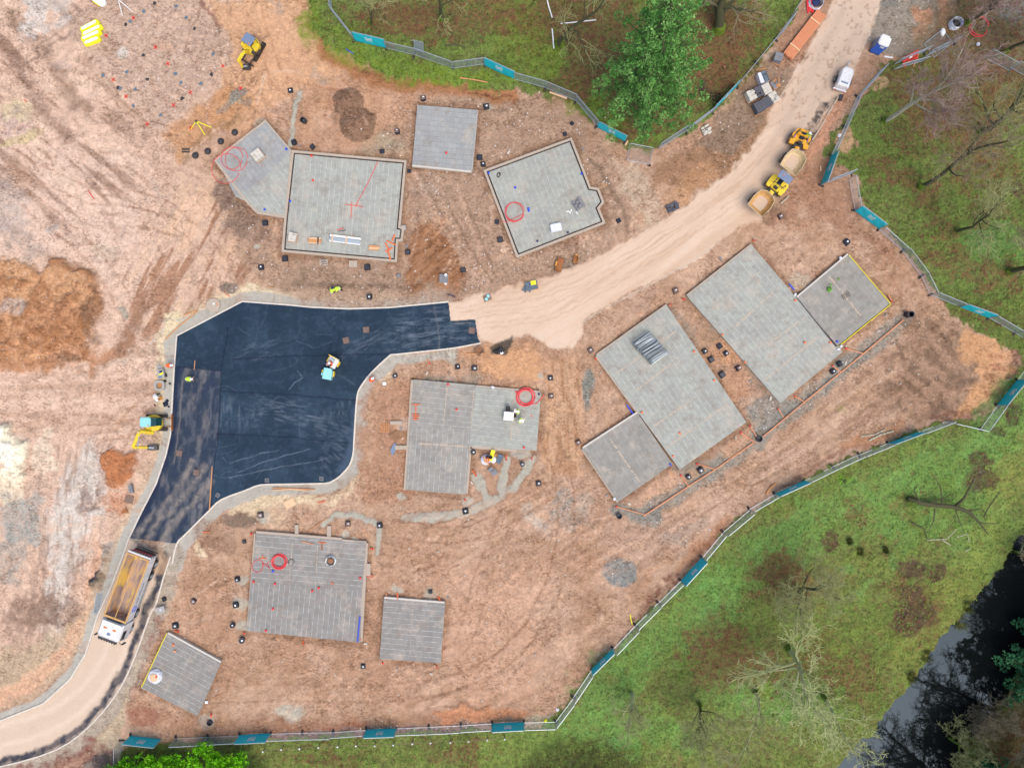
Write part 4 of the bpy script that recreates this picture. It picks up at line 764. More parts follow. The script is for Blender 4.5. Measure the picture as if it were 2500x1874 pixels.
# ---------------------------------------------------------------- river
m, t, b = nodes('river_water'); b.inputs['Base Color'].default_value = (.006, .008, .008, 1); b.inputs['Roughness'].default_value = .03; b.inputs['IOR'].default_value = 1.33;  b.inputs['Specular Tint'].default_value = (.6, .8, 1, 1)
n_ = N(t, 'ShaderNodeTexNoise', i_Scale=1.2, i_Detail=3.0); g_ = N(t, 'ShaderNodeNewGeometry'); t.links.new(g_.outputs['Position'], n_.inputs[0]); bp = N(t, 'ShaderNodeBump', i_Strength=.04, i_Distance=.1); t.links.new(n_.outputs[0], bp.inputs['Height']); t.links.new(bp.outputs[0], b.inputs['Normal'])
wp = [W(*p) for p in [(1500, 2600), (1700, 2000), (2200, 1400), (2400, 1200), (2900, 1000), (3000, 1600), (2700, 2000), (2500, 2600)]]
tag(MB().add([(p[0], p[1], -.75) for p in wp], [tuple(range(len(wp)))]).build('river_water', m), kind='structure')
# ---------------------------------------------------------------- house floor slabs (beam and block)
def deck_mat(name, c1, c2, cl, blk=.12, lw=.075, sp=.56, wash=.5, washc=(186, 190, 184), linea=.8):
    m, t, b = nodes(name); uv = N(t, 'ShaderNodeUVMap'); uv.uv_map = 'UVMap'
    s = N(t, 'ShaderNodeSeparateXYZ'); t.links.new(uv.outputs[0], s.inputs[0]); u, v = s.outputs[0], s.outputs[1]
    g = N(t, 'ShaderNodeNewGeometry')
    def nz(sc, det=5, ro=.65):
        n = N(t, 'ShaderNodeTexNoise', i_Scale=sc, i_Detail=float(det), i_Roughness=ro); t.links.new(g.outputs['Position'], n.inputs[0]); return n.outputs[0]
    na, nb, nc = nz(.45), nz(2.2), nz(12, 3)
    # concrete block rows between the beams, each block its own grey
    cu = mathn(t, 'FLOOR', mathn(t, 'DIVIDE', u, .44)); cv = mathn(t, 'FLOOR', mathn(t, 'DIVIDE', v, sp))
    cb = N(t, 'ShaderNodeCombineXYZ'); t.links.new(cu, cb.inputs[0]); t.links.new(cv, cb.inputs[1])
    wn = N(t, 'ShaderNodeTexWhiteNoise', noise_dimensions='3D'); t.links.new(cb.outputs[0], wn.inputs[0])
    c = mixc(t, wn.outputs['Value'], tuple(lin(c1)), tuple(lin(c2)))
    fu = mathn(t, 'FRACT', mathn(t, 'DIVIDE', u, .44)); jo = mathn(t, 'LESS_THAN', fu, .06)
    c = mixc(t, mathn(t, 'MULTIPLY', jo, blk * 2), c, (.12, .12, .12))
    fm = ramp(t, mathn(t, 'ADD', mathn(t, 'MULTIPLY', na, .6), mathn(t, 'MULTIPLY', nb, .4)), [(.40, 0.0), (.60, 1.0)])
    c = mixc(t, mathn(t, 'MULTIPLY', fm, wash), c, tuple(lin(washc)))
    fv = mathn(t, 'FRACT', mathn(t, 'DIVIDE', v, sp)); ln = mathn(t, 'LESS_THAN', fv, lw / sp)
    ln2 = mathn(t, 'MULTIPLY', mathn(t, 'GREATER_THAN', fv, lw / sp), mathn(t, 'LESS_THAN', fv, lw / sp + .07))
    lf = ramp(t, nb, [(.36, .12), (.6, 1.0)])
    c = mixc(t, mathn(t, 'MULTIPLY', mathn(t, 'MULTIPLY', ln, lf), linea), c, tuple(lin(cl)))
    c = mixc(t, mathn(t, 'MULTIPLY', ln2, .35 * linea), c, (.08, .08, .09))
    gr = ramp(t, nc, [(.3, .86), (.7, 1.1)]); c = mixc(t, 1.0, c, gr, 'MULTIPLY')
    dk = ramp(t, nz(.9, 7, .75), [(.50, 0.0), (.66, .6)]); c = mixc(t, dk, c, tuple(lin((130, 116, 104)))); lt = ramp(t, nz(.37, 7, .8), [(.52, 0.0), (.66, .55)]); c = mixc(t, lt, c, tuple(lin((186, 172, 154))))
    t.links.new(c, b.inputs['Base Color']); b.inputs['Roughness'].default_value = .95; b.inputs['Specular IOR Level'].default_value = .15
    return m
DK = {'grout': deck_mat('grouted_deck', (146, 147, 139), (156, 157, 147), (194, 197, 185), blk=.05, wash=.6, washc=(172, 176, 163), linea=.6),
      'bare': deck_mat('bare_block_deck', (130, 127, 121), (142, 138, 132), (176, 179, 173), wash=.22, washc=(160, 158, 149), linea=.85),
      'mid': deck_mat('dusty_block_deck', (134, 131, 124), (146, 143, 136), (182, 184, 175), wash=.5, washc=(166, 164, 151), linea=.75),
      'blue': deck_mat('pale_blue_deck', (142, 144, 142), (155, 155, 151), (112, 114, 114), wash=.4, washc=(166, 170, 164), linea=.55, lw=.03),
      'tile': deck_mat('tight_block_deck', (134, 131, 121), (150, 146, 136), (162, 166, 167), blk=.2, wash=.12, sp=.56, lw=.05, linea=.6)}
def inset(poly, d_):
    n = len(poly); A2 = sum(poly[i][0] * poly[(i + 1) % n][1] - poly[(i + 1) % n][0] * poly[i][1] for i in range(n)); sg = 1 if A2 > 0 else -1
    res = []
    for i in range(n):
        p0, p1, p2 = poly[i - 1], poly[i], poly[(i + 1) % n]
        e1 = (p1[0] - p0[0], p1[1] - p0[1]); e2 = (p2[0] - p1[0], p2[1] - p1[1]); l1 = math.hypot(*e1); l2 = math.hypot(*e2)
        n1_ = (-e1[1] / l1 * sg, e1[0] / l1 * sg); n2_ = (-e2[1] / l2 * sg, e2[0] / l2 * sg)
        k = 1 + n1_[0] * n2_[0] + n1_[1] * n2_[1]; k = max(k, .3)
        res.append((p1[0] + (n1_[0] + n2_[0]) / k * d_, p1[1] + (n1_[1] + n2_[1]) / k * d_))
    return res
def flat(name, poly, z, ang, m, parent, phase=0.0, thick=.02, org=(0, 0)):
    o = MB().prism(poly, z - thick, z).build(name, m, parent); me = o.data; uv = me.uv_layers.new(name='UVMap'); ca, sa = math.cos(ang), math.sin(ang)
    for li, lp in enumerate(me.loops):
        x, y, _ = me.vertices[lp.vertex_index].co; uv.data[li].uv = (x * ca + y * sa, -x * sa + y * ca + phase)
    return o
def pang(a, b): return math.atan2(-(b[1] - a[1]), b[0] - a[0])
def slab(label, poly, bays, z=.34, ring=False, boards=(), strips=(), group='house floor slabs'):
    """poly and bays in image pixels of the top surface"""
    wp_ = [W(*p, z) for p in poly]; cx = sum(p[0] for p in wp_) / len(wp_); cy = sum(p[1] for p in wp_) / len(wp_)
    root = empty('floor_slab', (cx, cy, 0), 0, label, 'floor slab', group); loc = lambda pts: [(p[0] - cx, p[1] - cy) for p in pts]
    LP = loc(wp_)
    if ring:
        i1 = inset(LP, .25); i2 = inset(LP, .40); n = len(LP); mb = MB()
        for i in range(n):
            j = (i + 1) % n; mb.prism([LP[i], LP[j], i1[j], i1[i]], -.15, z + .03)
        mb.build('outer_wall', mt('wall_block'), root)
        MB().prism(inset(LP, .26), -.15, z - .16).build('cavity_base', mt('black_rubber'), root); body = i2
        MB().prism(i2, z - .16, z - .022).build('slab_edge', mt('conc'), root)
    else:
        MB().prism(LP, -.3, z - .022).build('foundation_wall', mt('wall_block'), root); body = LP
    for k, (bp_, ang, kind) in enumerate(bays):
        pts = body if bp_ is None else loc([W(*p, z) for p in bp_])
        flat('deck', pts, z, ang, DK[kind], root, phase=k * .21)
    for (a, b_, wd, dz, mk) in boards:
        pa, pb = loc([W(*a, z), W(*b_, z)]); L_ = math.hypot(pb[0] - pa[0], pb[1] - pa[1]); rz = math.atan2(pb[1] - pa[1], pb[0] - pa[0])
        n = max(1, int(L_ / 1.3)); mb = MB()
        for i in range(n):
            f = (i + .5) / n; mb.box(pa[0] + (pb[0] - pa[0]) * f, pa[1] + (pb[1] - pa[1]) * f, -.1 if dz > -.5 else -.1, L_ / n - .015, wd, z + .1 + dz + random.uniform(-.006, .006), rz=rz)
        mb.build('edge_course', mt(mk), root)
    for (pts, wd) in strips:
        rs_ = random.Random(int(pts[0][0])); p2 = smooth_line(pts, 1); q = loc([W(*p, z) for p in p2]); L_ = math.hypot(q[-1][0] - q[0][0], q[-1][1] - q[0][1]); n = int(L_ / .12); mb = MB(); dx, dy = (q[-1][0] - q[0][0]) / L_, (q[-1][1] - q[0][1]) / L_
        l, r_ = [], []
        for i in range(n + 1):
            f = i / n * L_; x, y = q[0][0] + dx * f, q[0][1] + dy * f; a = wd / 2 * (.15 + rs_.random() * .8); b2 = wd / 2 * (.15 + rs_.random() * .8); l.append((x - dy * a, y + dx * a, z + .004)); r_.append((x + dy * b2, y - dx * b2, z + .004))
        for i in range(n):
            if rs_.random() < .8: mb.add([r_[i], r_[i + 1], l[i + 1], l[i]], [(0, 1, 2, 3)])
        mb.build('mortar_strip', MORTAR, root)
    SLROOT.append((poly, root)); return root
SLROOT = []
MORTAR = M_('mortar_sand', (178, 162, 142), .97, var=.15, scale=6)
slab('five-sided garage slab with two loose red pipe rings on its left corner', S1, [([(649, 298), (708, 368), (641, 440), (575, 480), (530, 391)], pang((527, 390), (611, 499)), 'blue'), ([(708, 368), (707, 392), (695, 526), (629, 515), (611, 496), (575, 480), (641, 440)], pang((527, 390), (611, 499)), 'grout')], boards=[((650, 294), (527, 389), .22, .02, 'wall_block'), ((525, 391), (609, 500), .24, .03, 'wall_block'), ((610, 500), (628, 519), .24, .02, 'wall_block'), ((628, 519), (696, 530), .24, .02, 'wall_block')])
slab('large house slab ringed by pale block walls, steel lintels lying along its lower edge', S2, [(None, pang((712, 366), (690, 614)), 'grout'), ([(702, 502), (798, 507), (795, 616), (694, 608)], pang((712, 366), (992, 391)), 'mid'), ([(801, 507), (846, 510), (843, 562), (799, 560)], pang((712, 366), (992, 391)), 'mid')][:1] , ring=True)
_r = COL.objects[-1]
slab('square grey garage slab beside the dark gravel heaps', S3, [(None, pang((1019, 256), (1165, 269)), 'blue')], boards=[((1006, 404), (1151, 419), .16, .02, 'block_cream'), ((1166, 269), (1152, 418), .14, .0, 'conc')])
slab('house slab with an angular bay on its right side and a pale block wall around it', S4, [(None, pang((1180, 415), (1262, 629)), 'grout')], ring=True)
a5 = pang(S5[0], S5[1])
slab('largest slab, long and grey-green, between the dirt road and the drain trench', S5, [(None, a5, 'grout'), ([(1800, 789), (1812, 784), (1850, 850), (1820, 872), (1776, 822)], a5, 'bare')][:1] , boards=[((1836, 597), (1678, 722), .3, -.04, 'wall_block')],
     strips=[([(1792, 800), (1900, 702)], .26), ([(1866, 928), (2000, 820)], .26), ([(1735, 757), (1866, 655)], .12), ([(1876, 840), (1968, 772)], .24)])
slab('grey garage slab with a yellow strip round its edge and a green twig on top', S6, [(None, pang((1945, 726), (2070, 622)), 'tile')], boards=[((2070, 620), (1945, 725), .16, .03, 'block_cream'), ((2073, 622), (2175, 741), .07, -.03, 'yellow_board'), ((2175, 743), (2043, 849), .07, -.03, 'yellow_board'), ((1946, 728), (2041, 846), .12, .01, 'dark_metal')], strips=[([(2024, 674), (2102, 771)], .3)])
a7 = pang(S7[0], S7[1])
slab('long house slab carrying the stack of galvanised barriers', S7, [(None, a7, 'grout')], boards=[((1628, 744), (1456, 867), .24, -.02, 'wall_block'), ((1455, 869), (1560, 1012), .2, -.06, 'wall_block')],
     strips=[([(1504, 912), (1650, 808)], .24), ([(1540, 962), (1640, 887)], .26), ([(1597, 1040), (1702, 966)], .26), ([(1627, 1093), (1776, 986)], .26)])
slab('square garage slab joined to the lower left side of the barrier-carrying slab', S8, [(None, pang((1421, 1095), (1556, 1008)), 'tile')], boards=[((1556, 1006), (1422, 1093), .18, .03, 'block_cream'), ((1420, 1096), (1508, 1226), .12, .0, 'wall_block')], strips=[([(1490, 1072), (1562, 1176)], .28)])
h9 = pang((1010, 926), (1321, 958))
slab('L-shaped house slab where two workers stand near a thick red hose coil', S9, [([(1009.6, 926), (1160.4, 939.3), (1161.6, 944), (1150, 1049), (1000, 1040)], h9, 'mid'), ([(1161.6, 944), (1320.8, 958.6), (1310, 1099.7), (1146, 1088), (1150, 1049)], h9, 'grout'), ([(1000, 1040), (1150, 1049), (1146, 1088), (1137.5, 1207), (990.3, 1195)], pang((1010, 926), (990, 1195)), 'mid')],
     boards=[((1006, 927), (988, 1196), .26, -.03, 'wall_block'), ((1162, 942), (1318, 956), .2, -.02, 'wall_block'), ((1152, 1092), (1262, 1100), .24, -.03, 'wall_block'), ((1149, 1094), (1140, 1205), .2, -.04, 'wall_block')], strips=[([(1022, 1082), (1140, 1090)], .3), ([(1092, 945), (1082, 1042)], .16), ([(1157, 950), (1150, 1044)], .16), ([(1257, 965), (1247, 1080)], .2)])
h10 = pang(S10[0], S10[1]); v10 = pang((625, 1300), (602, 1539))
slab('wide house slab with thin red hose coils on it and a blue pipe down its right edge', S10, [([(625.5, 1300.6), (894, 1322.3), (884, 1441), (612, 1420)], h10, 'bare'), ([(612, 1420), (884, 1441), (879.2, 1567.8), (602.4, 1539.4)], v10, 'bare')], boards=[((625, 1298), (835, 1315), .24, .02, 'wall_block'), ((835, 1318), (895, 1323), .2, .0, 'wall_block'), ((896, 1325), (882, 1566), .22, -.05, 'wall_block'), ((622, 1302), (603, 1538), .16, -.04, 'wall_block')], strips=[([(714, 1322), (706, 1425)], .1), ([(776, 1330), (770, 1432)], .1)])
slab('square grey garage slab with orange pipe stubs along its top edge', S11, [(None, pang(S11[0], S11[1]), 'bare')], boards=[((938, 1458), (1085, 1470), .18, .02, 'block_cream')], strips=[([(1008, 1480), (1001, 1598)], .08)])
slab('tilted garage slab holding a pink and white crumpled sack', S12, [(None, pang(S12[0], S12[1]), 'bare')], boards=[((410, 1544), (539, 1615), .18, .02, 'block_cream'), ((407, 1545), (345, 1677), .08, -.02, 'yellow_board')], strips=[([(469, 1590), (415, 1705)], .08)])
# door thresholds and small piers beside the slabs
def pier(x, y, w_, d_, h_, rz, label, m='wall_block'):
    p = W(x, y, h_); mb = MB(); n = max(1, int(w_ / .45))
    for i in range(n): mb.box(-w_ / 2 + (i + .5) * w_ / n, 0, -.2, w_ / n - .012, d_, h_ + .2 + random.uniform(-.01, .01), b=.01)
    o = mb.build('block_pier', mt(m)); o.location = (*p, 0); o.rotation_euler.z = rz; tag(o, label, 'block pier', 'low block piers beside the slabs')
for a in [(985, 555.5, .5, .5, .36, 0, 'grey step in the notch on the right side of the lintel-bearing slab', 'conc'), (790, 640, .9, .7, .2, 0, 'block pier under the lower edge of the lintel-bearing slab, holding a black frame'), (862, 644, .9, .7, .22, 0, 'small brown block pier under the lower edge of the lintel-bearing slab, nearer its right corner'),
          (967, 1032, 1.3, .4, .25, 0, 'upper low block wall stub on the left of the L-shaped slab'), (980, 1092, 1.4, .45, .25, 0, 'lower low block wall stub on the left of the L-shaped slab'), (724, 1292, .4, 1.0, .3, 0, 'left block stub above the wide slab with hoses'), (803, 1298, .45, 1.3, .3, 0, 'right block stub above the wide slab with hoses'), (899, 1390, .5, 1.3, .32, 0, 'block stub on the right side of the wide slab with hoses'), (903, 1406, .55, .35, .3, 0, 'short pink block stub right of the wide slab with hoses', 'block_red')]:
    pier(*a)
# ---------------------------------------------------------------- temporary fence panels
PL = 3.42
def fence_proto(clad):
    root = empty('fence_panel', (0, 0, 0)); r = .036; m = MB()
    m.tube([(-PL / 2, 0, .12), (-PL / 2, 0, 1.92), (-PL / 2 + .08, 0, 2.0), (PL / 2 - .08, 0, 2.0), (PL / 2, 0, 1.92), (PL / 2, 0, .12)], r, 6)
    m.tube([(-PL / 2, 0, .2), (PL / 2, 0, .2)], r * .8, 6); m.build('frame', mt('galv'), root)
    m = MB()
    for i in range(1, 8): m.tube([(-PL / 2, 0, .2 + i * .225), (PL / 2, 0, .2 + i * .225)], .011, 4)
    for i in range(1, 24): m.tube([(-PL / 2 + i * PL / 24, .012, .2), (-PL / 2 + i * PL / 24, .012, 2.0)], .004, 3)
    m.build('wire_infill', mt('galv_wire'), root)
    m = MB(); m.box(PL / 2, 0, 0, .24, .72, .13, b=.03); m.box(PL / 2, 0, .13, .1, .3, .03); m.build('foot', mt('black_rubber'), root)
    if clad:
        nx, nz = 28, 12; vs, fs = [], []
        for j in range(nz + 1):
            for i in range(nx + 1):
                x = -PL / 2 + .03 + i * (PL - .06) / nx; z = .1 + j * 1.86 / nz
                vs.append((x, -.05 - .022 * math.sin(x * 5 + z * 4) * math.sin(PI * j / nz) - .015 * math.sin(x * 11 - z * 6) * math.sin(PI * i / nx), z - .05 * math.sin(PI * i / nx) * (1 - j / nz)))
        for j in range(nz):
            for i in range(nx): a = j * (nx + 1) + i; fs.append((a, a + 1, a + nx + 2, a + nx + 1))
        b = MB().add(vs, fs).build('banner', mt('teal_sheet'), root, smooth=True); sl_ = b.modifiers.new('th', 'SOLIDIFY'); sl_.thickness = .008
        e = MB(); y0, y1 = -.115, -.105
        def bar(x0, z0, x1, z1): e.box((x0 + x1) / 2, (y0 + y1) / 2, z0, x1 - x0, y1 - y0, z1 - z0)
        bar(-.36, 1.05, -.30, 1.62); bar(.30, 1.05, .36, 1.62); bar(-.30, 1.56, -.16, 1.62); bar(.16, 1.56, .30, 1.62); bar(-.30, 1.05, .30, 1.10)
        for x in (-.15, 0, .15): bar(x - .055, 1.22, x - .015, 1.52); bar(x + .02, 1.22, x + .06, 1.52); bar(x - .015, 1.22, x + .02, 1.27)
        for i in range(11): bar(-.36 + i * .066, .84, -.36 + i * .066 + .045, .89)
        e.build('emblem', mt('white_plain'), b)
    return root
FP = {False: fence_proto(False), True: fence_proto(True)}; used_ = {False: False, True: False}
def panel(a, b, clad, label, flip=None):
    p, q = G(*a), G(*b); mx, my = (p[0] + q[0]) / 2, (p[1] + q[1]) / 2; z = min(p[2], q[2])
    L_ = math.hypot(q[0] - p[0], q[1] - p[1]); rz = math.atan2(q[1] - p[1], q[0] - p[0])
    ny = (math.sin(rz), -math.cos(rz))     # local -y direction; must face the site centre
    if ny[0] * -mx + ny[1] * -my < 0: rz += PI
    if not used_[clad]: o = FP[clad]; used_[clad] = True
    else: o = copy_tree(FP[clad])
    o.location = (mx, my, z - .02); o.rotation_euler = (R(random.gauss(0, 2.5)), 0, rz + R(random.gauss(0, .6))); o.scale = (L_ / PL * .995, 1, 1)
    tag(o, label, 'fence panel', 'temporary fence panels around the site'); return o
ORD = ['first', 'second', 'third', 'fourth', 'fifth', 'sixth', 'seventh']
# runs of joints; segment text: 'B' bare, or the landmark of a clad one; every bare panel is told by counting from a clad one
RUNS = [
 ([(806, -60), (808, -2)], ['B'], 'bare mesh panel of the top fence cut off by the top edge at its left end', None),
 ([(808, -2), (811, 28), (866, 98), (944, 118), (1012, 136), (1105, 167), (1183, 159), (1256, 193), (1332, 216), (1406, 247), (1458, 308), (1526, 345)],
  ['B', 'B', 'T:furthest left one of the top fence, under thin mossy twigs', 'B', 'B', 'B', 'T:middle one of the top fence, above the square slab by the gravel heaps', 'B', 'B', 'B', 'T:right one of the top fence, by the panel lying flat on the soil'], None, 'along the top fence'),
 ([(1608, 364), (1674, 322), (1738, 273), (1797, 212), (1846, 153), (1892, 97), (1930, 45), (1962, -4)], ['B', 'B', 'T:seen nearly edge-on beside the dark burnt patch under the trees', 'B', 'B', 'B', 'B'], None, 'up the left side of the upper dirt road'),
 ([(2250, 150), (2180, 170), (2150, 172), (2092, 237), (2061, 310), (2030, 380), (2003, 453)], ['B', None, 'B', 'B', 'B', 'T:steep one in the corner right of the two dumpers'], None, 'down the right side of the upper dirt road'),
 ([(2014, 448), (2078, 424)], ['B'], 'bare mesh panel jutting right from the foot of the steep teal-clad one', None),
 ([(2073, 437), (2086, 513), (2145, 559), (2202, 613), (2248, 675), (2271, 720), (2343, 748), (2412, 775), (2478, 812), (2540, 855)], ['B', 'T:on the right, between the steep corner one and the small garage slab with a twig', 'B', 'B', 'B', 'B', 'T:furthest right one, sloping above the muddy east end', 'B', 'B'], None, 'along the right hand fence'),
 ([(2530, 862), (2483, 927), (2434, 990), (2392, 1047), (2312, 1028), (2240, 1055), (2166, 1083), (2095, 1109), (2030, 1139), (1966, 1173), (1890, 1206), (1829, 1243), (1765, 1299), (1714, 1360), (1662, 1417), (1607, 1471), (1551, 1525), (1497, 1582), (1443, 1634), (1400, 1701), (1357, 1760)],
  ['B', 'T:steep one at the far right edge below the orange soil', 'B', 'B', 'B', 'T:below the muddy east end, with a small white tag', 'B', 'B', 'B', 'T:right above the broken dead tree, midway along the grass edge', 'B', 'B', 'B', 'T:lying between the round grey gravel patch and the grass', 'B', 'B', 'B', 'T:with a white triangle at its lower end, nearest the bottom corner', 'B', 'B'], None, 'along the grass edge'),
 ([(1355, 1760), (1279, 1762), (1201, 1765), (1125, 1769), (1047, 1773), (969, 1777), (894, 1780), (814, 1786), (738, 1787), (661, 1790), (585, 1793), (507, 1797), (429, 1801), (391, 1802)], ['B', 'T:rightmost one of the bottom fence', 'B', 'B', 'B', 'T:second from the right in the bottom fence', 'B', 'B', 'B', 'T:above the bright green bushes in the bottom fence', 'B', 'B', None], None, 'along the bottom fence'),
 ([(395, 1803), (318, 1796)], ['T:leftmost one of the bottom fence, leaning by the road verge'], None, ''),
 ([(298, 1806), (296, 1866)], ['B'], 'bare mesh panel seen edge-on running down from the leftmost teal-clad one', None),
]
for pts, kinds, fixed, where in RUNS:
    clads = [i for i, k in enumerate(kinds) if k and k[0] == 'T']
    for i, k in enumerate(kinds):
        if k is None: continue
        if k[0] == 'T': lab = 'teal-clad fence panel with white emblem, ' + k[2:]
        elif fixed: lab = fixed
        else:
            c = min(clads, key=lambda q: (abs(q - i), q)); n = abs(c - i) - 1; side = 'after' if i > c else 'before'
            dx = pts[i][0] - pts[c][0]; dy = pts[i][1] - pts[c][1]
            dr_ = ('right of' if dx > 0 else 'left of') if abs(dx) > abs(dy) else ('below' if dy > 0 else 'above')
            lab = 'bare mesh fence panel, ' + ORD[n] + ' ' + dr_ + ' the teal-clad ' + kinds[c][2:].replace('one ', '').split(',')[0]
            lab = ' '.join(lab.split()[:16])
        lab = ' '.join(lab.split()[:16]).rstrip(',')
        panel(pts[i], pts[i + 1], k[0] == 'T', lab)
# fallen and spare panels
def flat_panel(cx, cy, rz, z, label, sy=1.0, tilt=-PI / 2 + .05):
    o = copy_tree(FP[False]); p = W(cx, cy, z); o.rotation_euler = (tilt, 0, rz); c = Matrix.Rotation(rz, 3, 'Z') @ Matrix.Rotation(tilt, 3, 'X') @ Vector((0, 0, 1)); o.location = (p[0] - c[0], p[1] - c[1], hgt(cx, cy) + z); tag(o, label, 'fence panel', 'temporary fence panels around the site')
flat_panel(1562, 378, R(-11), .16, 'bare mesh panel lying flat on the brown soil beside the right teal-clad panel')
flat_panel(2292, 108, R(38), .16, 'bare mesh panel lying flat beside the grey gravel circle, a white sheet on its end')
panel((2180, 158), (2255, 128), False, 'bare mesh panel behind the red plastic barrier at the gravel circle'); panel((2255, 140), (2330, 106), False, 'bare mesh panel running under the birch crown towards the red ring'); panel((2400, 138), (2462, 175), False, 'bare mesh panel in the twigs at the upper right, left of two'); panel((2464, 166), (2535, 205), False, 'bare mesh panel in the twigs at the upper right edge, right of two')
m = MB(); m.tube([(-1.1, 0, 0), (-1.1, 0, 1.0), (1.1, 0, 1.0), (1.1, 0, 0)], .03, 6)
rt = empty('crowd_barrier', G(1023, 128), R(-14), 'small grey barrier leaning on the top fence beside the left teal-clad panel', 'barrier'); m2 = MB()
m2.box(0, 0, .1, .95, .03, 1.5); m2.build('sheet', mt('galv_wire'), rt); m2 = MB(); m2.tube([(-.5, 0, 0), (-.5, 0, 1.7), (.5, 0, 1.7), (.5, 0, 0)], .035, 6); m2.tube([(-.5, 0, 1.7), (-.8, -.1, 1.6)], .03, 5); m2.tube([(-.5, 0, .5), (-.8, -.1, .4)], .03, 5); m2.build('frame', mt('galv'), rt); rt.rotation_euler.x = R(-18)
# barriers stood on edge on the long slab
def barrier_proto():
    root = empty('crowd_barrier', (0, 0, 0)); m = MB(); L_ = 2.1
    m.tube([(-L_ / 2, 0, .05), (-L_ / 2, 0, .95), (-L_ / 2 + .12, 0, 1.07), (L_ / 2 - .12, 0, 1.07), (L_ / 2, 0, .95), (L_ / 2, 0, .05)], .024, 6); m.tube([(-L_ / 2, 0, .12), (L_ / 2, 0, .12)], .02, 5); m.build('frame', mt('galv'), root)
    m = MB()
    for i in range(1, 16): m.tube([(-L_ / 2 + i * L_ / 16, 0, .12), (-L_ / 2 + i * L_ / 16, 0, 1.07)], .01, 4)
    m.build('bars', mt('galv_wire'), root); return root
bp0 = barrier_proto(); rb = random.Random(5)
for i in range(38):
    f = i / 37; cxp = 1566 + (1612 - 1566) * f; cyp = 824 + (876 - 824) * f; a = W(cxp, cyp, 1.2)
    o = bp0 if i == 0 else copy_tree(bp0); o.location = (a[0] + rb.uniform(-.12, .12), a[1] + rb.uniform(-.08, .08), .35); o.rotation_euler = (R(rb.uniform(-14, 10)), 0, R(33 + rb.uniform(-4, 4)))
    tag(o, 'galvanised barrier stood on edge in the tight row on the long slab', 'barrier', 'barriers stacked on edge on the slab')
# row of white-capped posts with a rope
PST = [(648, 1825), (692, 1820), (736, 1818), (782, 1815), (828, 1813), (873, 1811), (918, 1811), (963, 1809), (1009, 1806), (1053, 1804), (1101, 1803), (1145, 1800), (1190, 1797), (1232, 1795)]
for i, p in enumerate(PST):
    g = G(*p); rt = empty('rope_post', (g[0], g[1], g[2]), 0, 'short white-capped post of the roped row on the grass below the bottom fence', 'post', 'white-capped posts on the grass')
    MB().cyl(0, 0, -.1, .05, .95, 8).build('post', mt('timber_old'), rt); MB().lathe([(.02, .84), (.08, .85), (.09, .93), (.04, .98)], 10).build('cap', mt('cap_white'), rt)
m = MB(); pts = []
for i in range(len(PST) - 1):
    a, b = G(*PST[i]), G(*PST[i + 1])
    for k in range(4): f = k / 4; pts.append((a[0] + (b[0] - a[0]) * f, a[1] + (b[1] - a[1]) * f, a[2] + .78 - .1 * math.sin(PI * f)))
m.tube(pts, .022, 5); tag(m.build('rope', mt('timber_old')), 'thin rope strung between the white-capped posts', 'rope')
# ---------------------------------------------------------------- trees
def leafmat(name, rgb, dark, light, sc=.9):
    m, t, b = nodes(name); g = N(t, 'ShaderNodeNewGeometry')
    n = N(t, 'ShaderNodeTexNoise', i_Scale=sc, i_Detail=4.0); t.links.new(g.outputs['Position'], n.inputs[0])
    n2 = N(t, 'ShaderNodeTexNoise', i_Scale=9.0, i_Detail=2.0); t.links.new(g.outputs['Position'], n2.inputs[0])
    f = mathn(t, 'ADD', mathn(t, 'MULTIPLY', n.outputs[0], .6), mathn(t, 'MULTIPLY', n2.outputs[0], .4))
    c = ramp(t, f, [(.32, tuple(lin(dark))), (.5, tuple(lin(rgb))), (.68, tuple(lin(light)))])
    t.links.new(c, b.inputs['Base Color']); b.inputs['Roughness'].default_value = .7; b.inputs['Specular IOR Level'].default_value = .15
    return m
MT['pine_needles'] = leafmat('pine_needles', (88, 140, 64), (26, 60, 28), (150, 190, 112))
MT['fir_needles'] = leafmat('fir_needles', (62, 122, 78), (24, 64, 42), (106, 158, 108))
MT['bright_leaves'] = leafmat('bright_leaves', (112, 190, 24), (56, 124, 14), (166, 222, 50), 1.2)
MT['scrub_leaves'] = leafmat('scrub_leaves', (92, 98, 50), (54, 56, 34), (128, 128, 66), 1.2)
def rv(rs, s=1.0): return Vector((rs.gauss(0, s), rs.gauss(0, s), rs.gauss(0, s)))
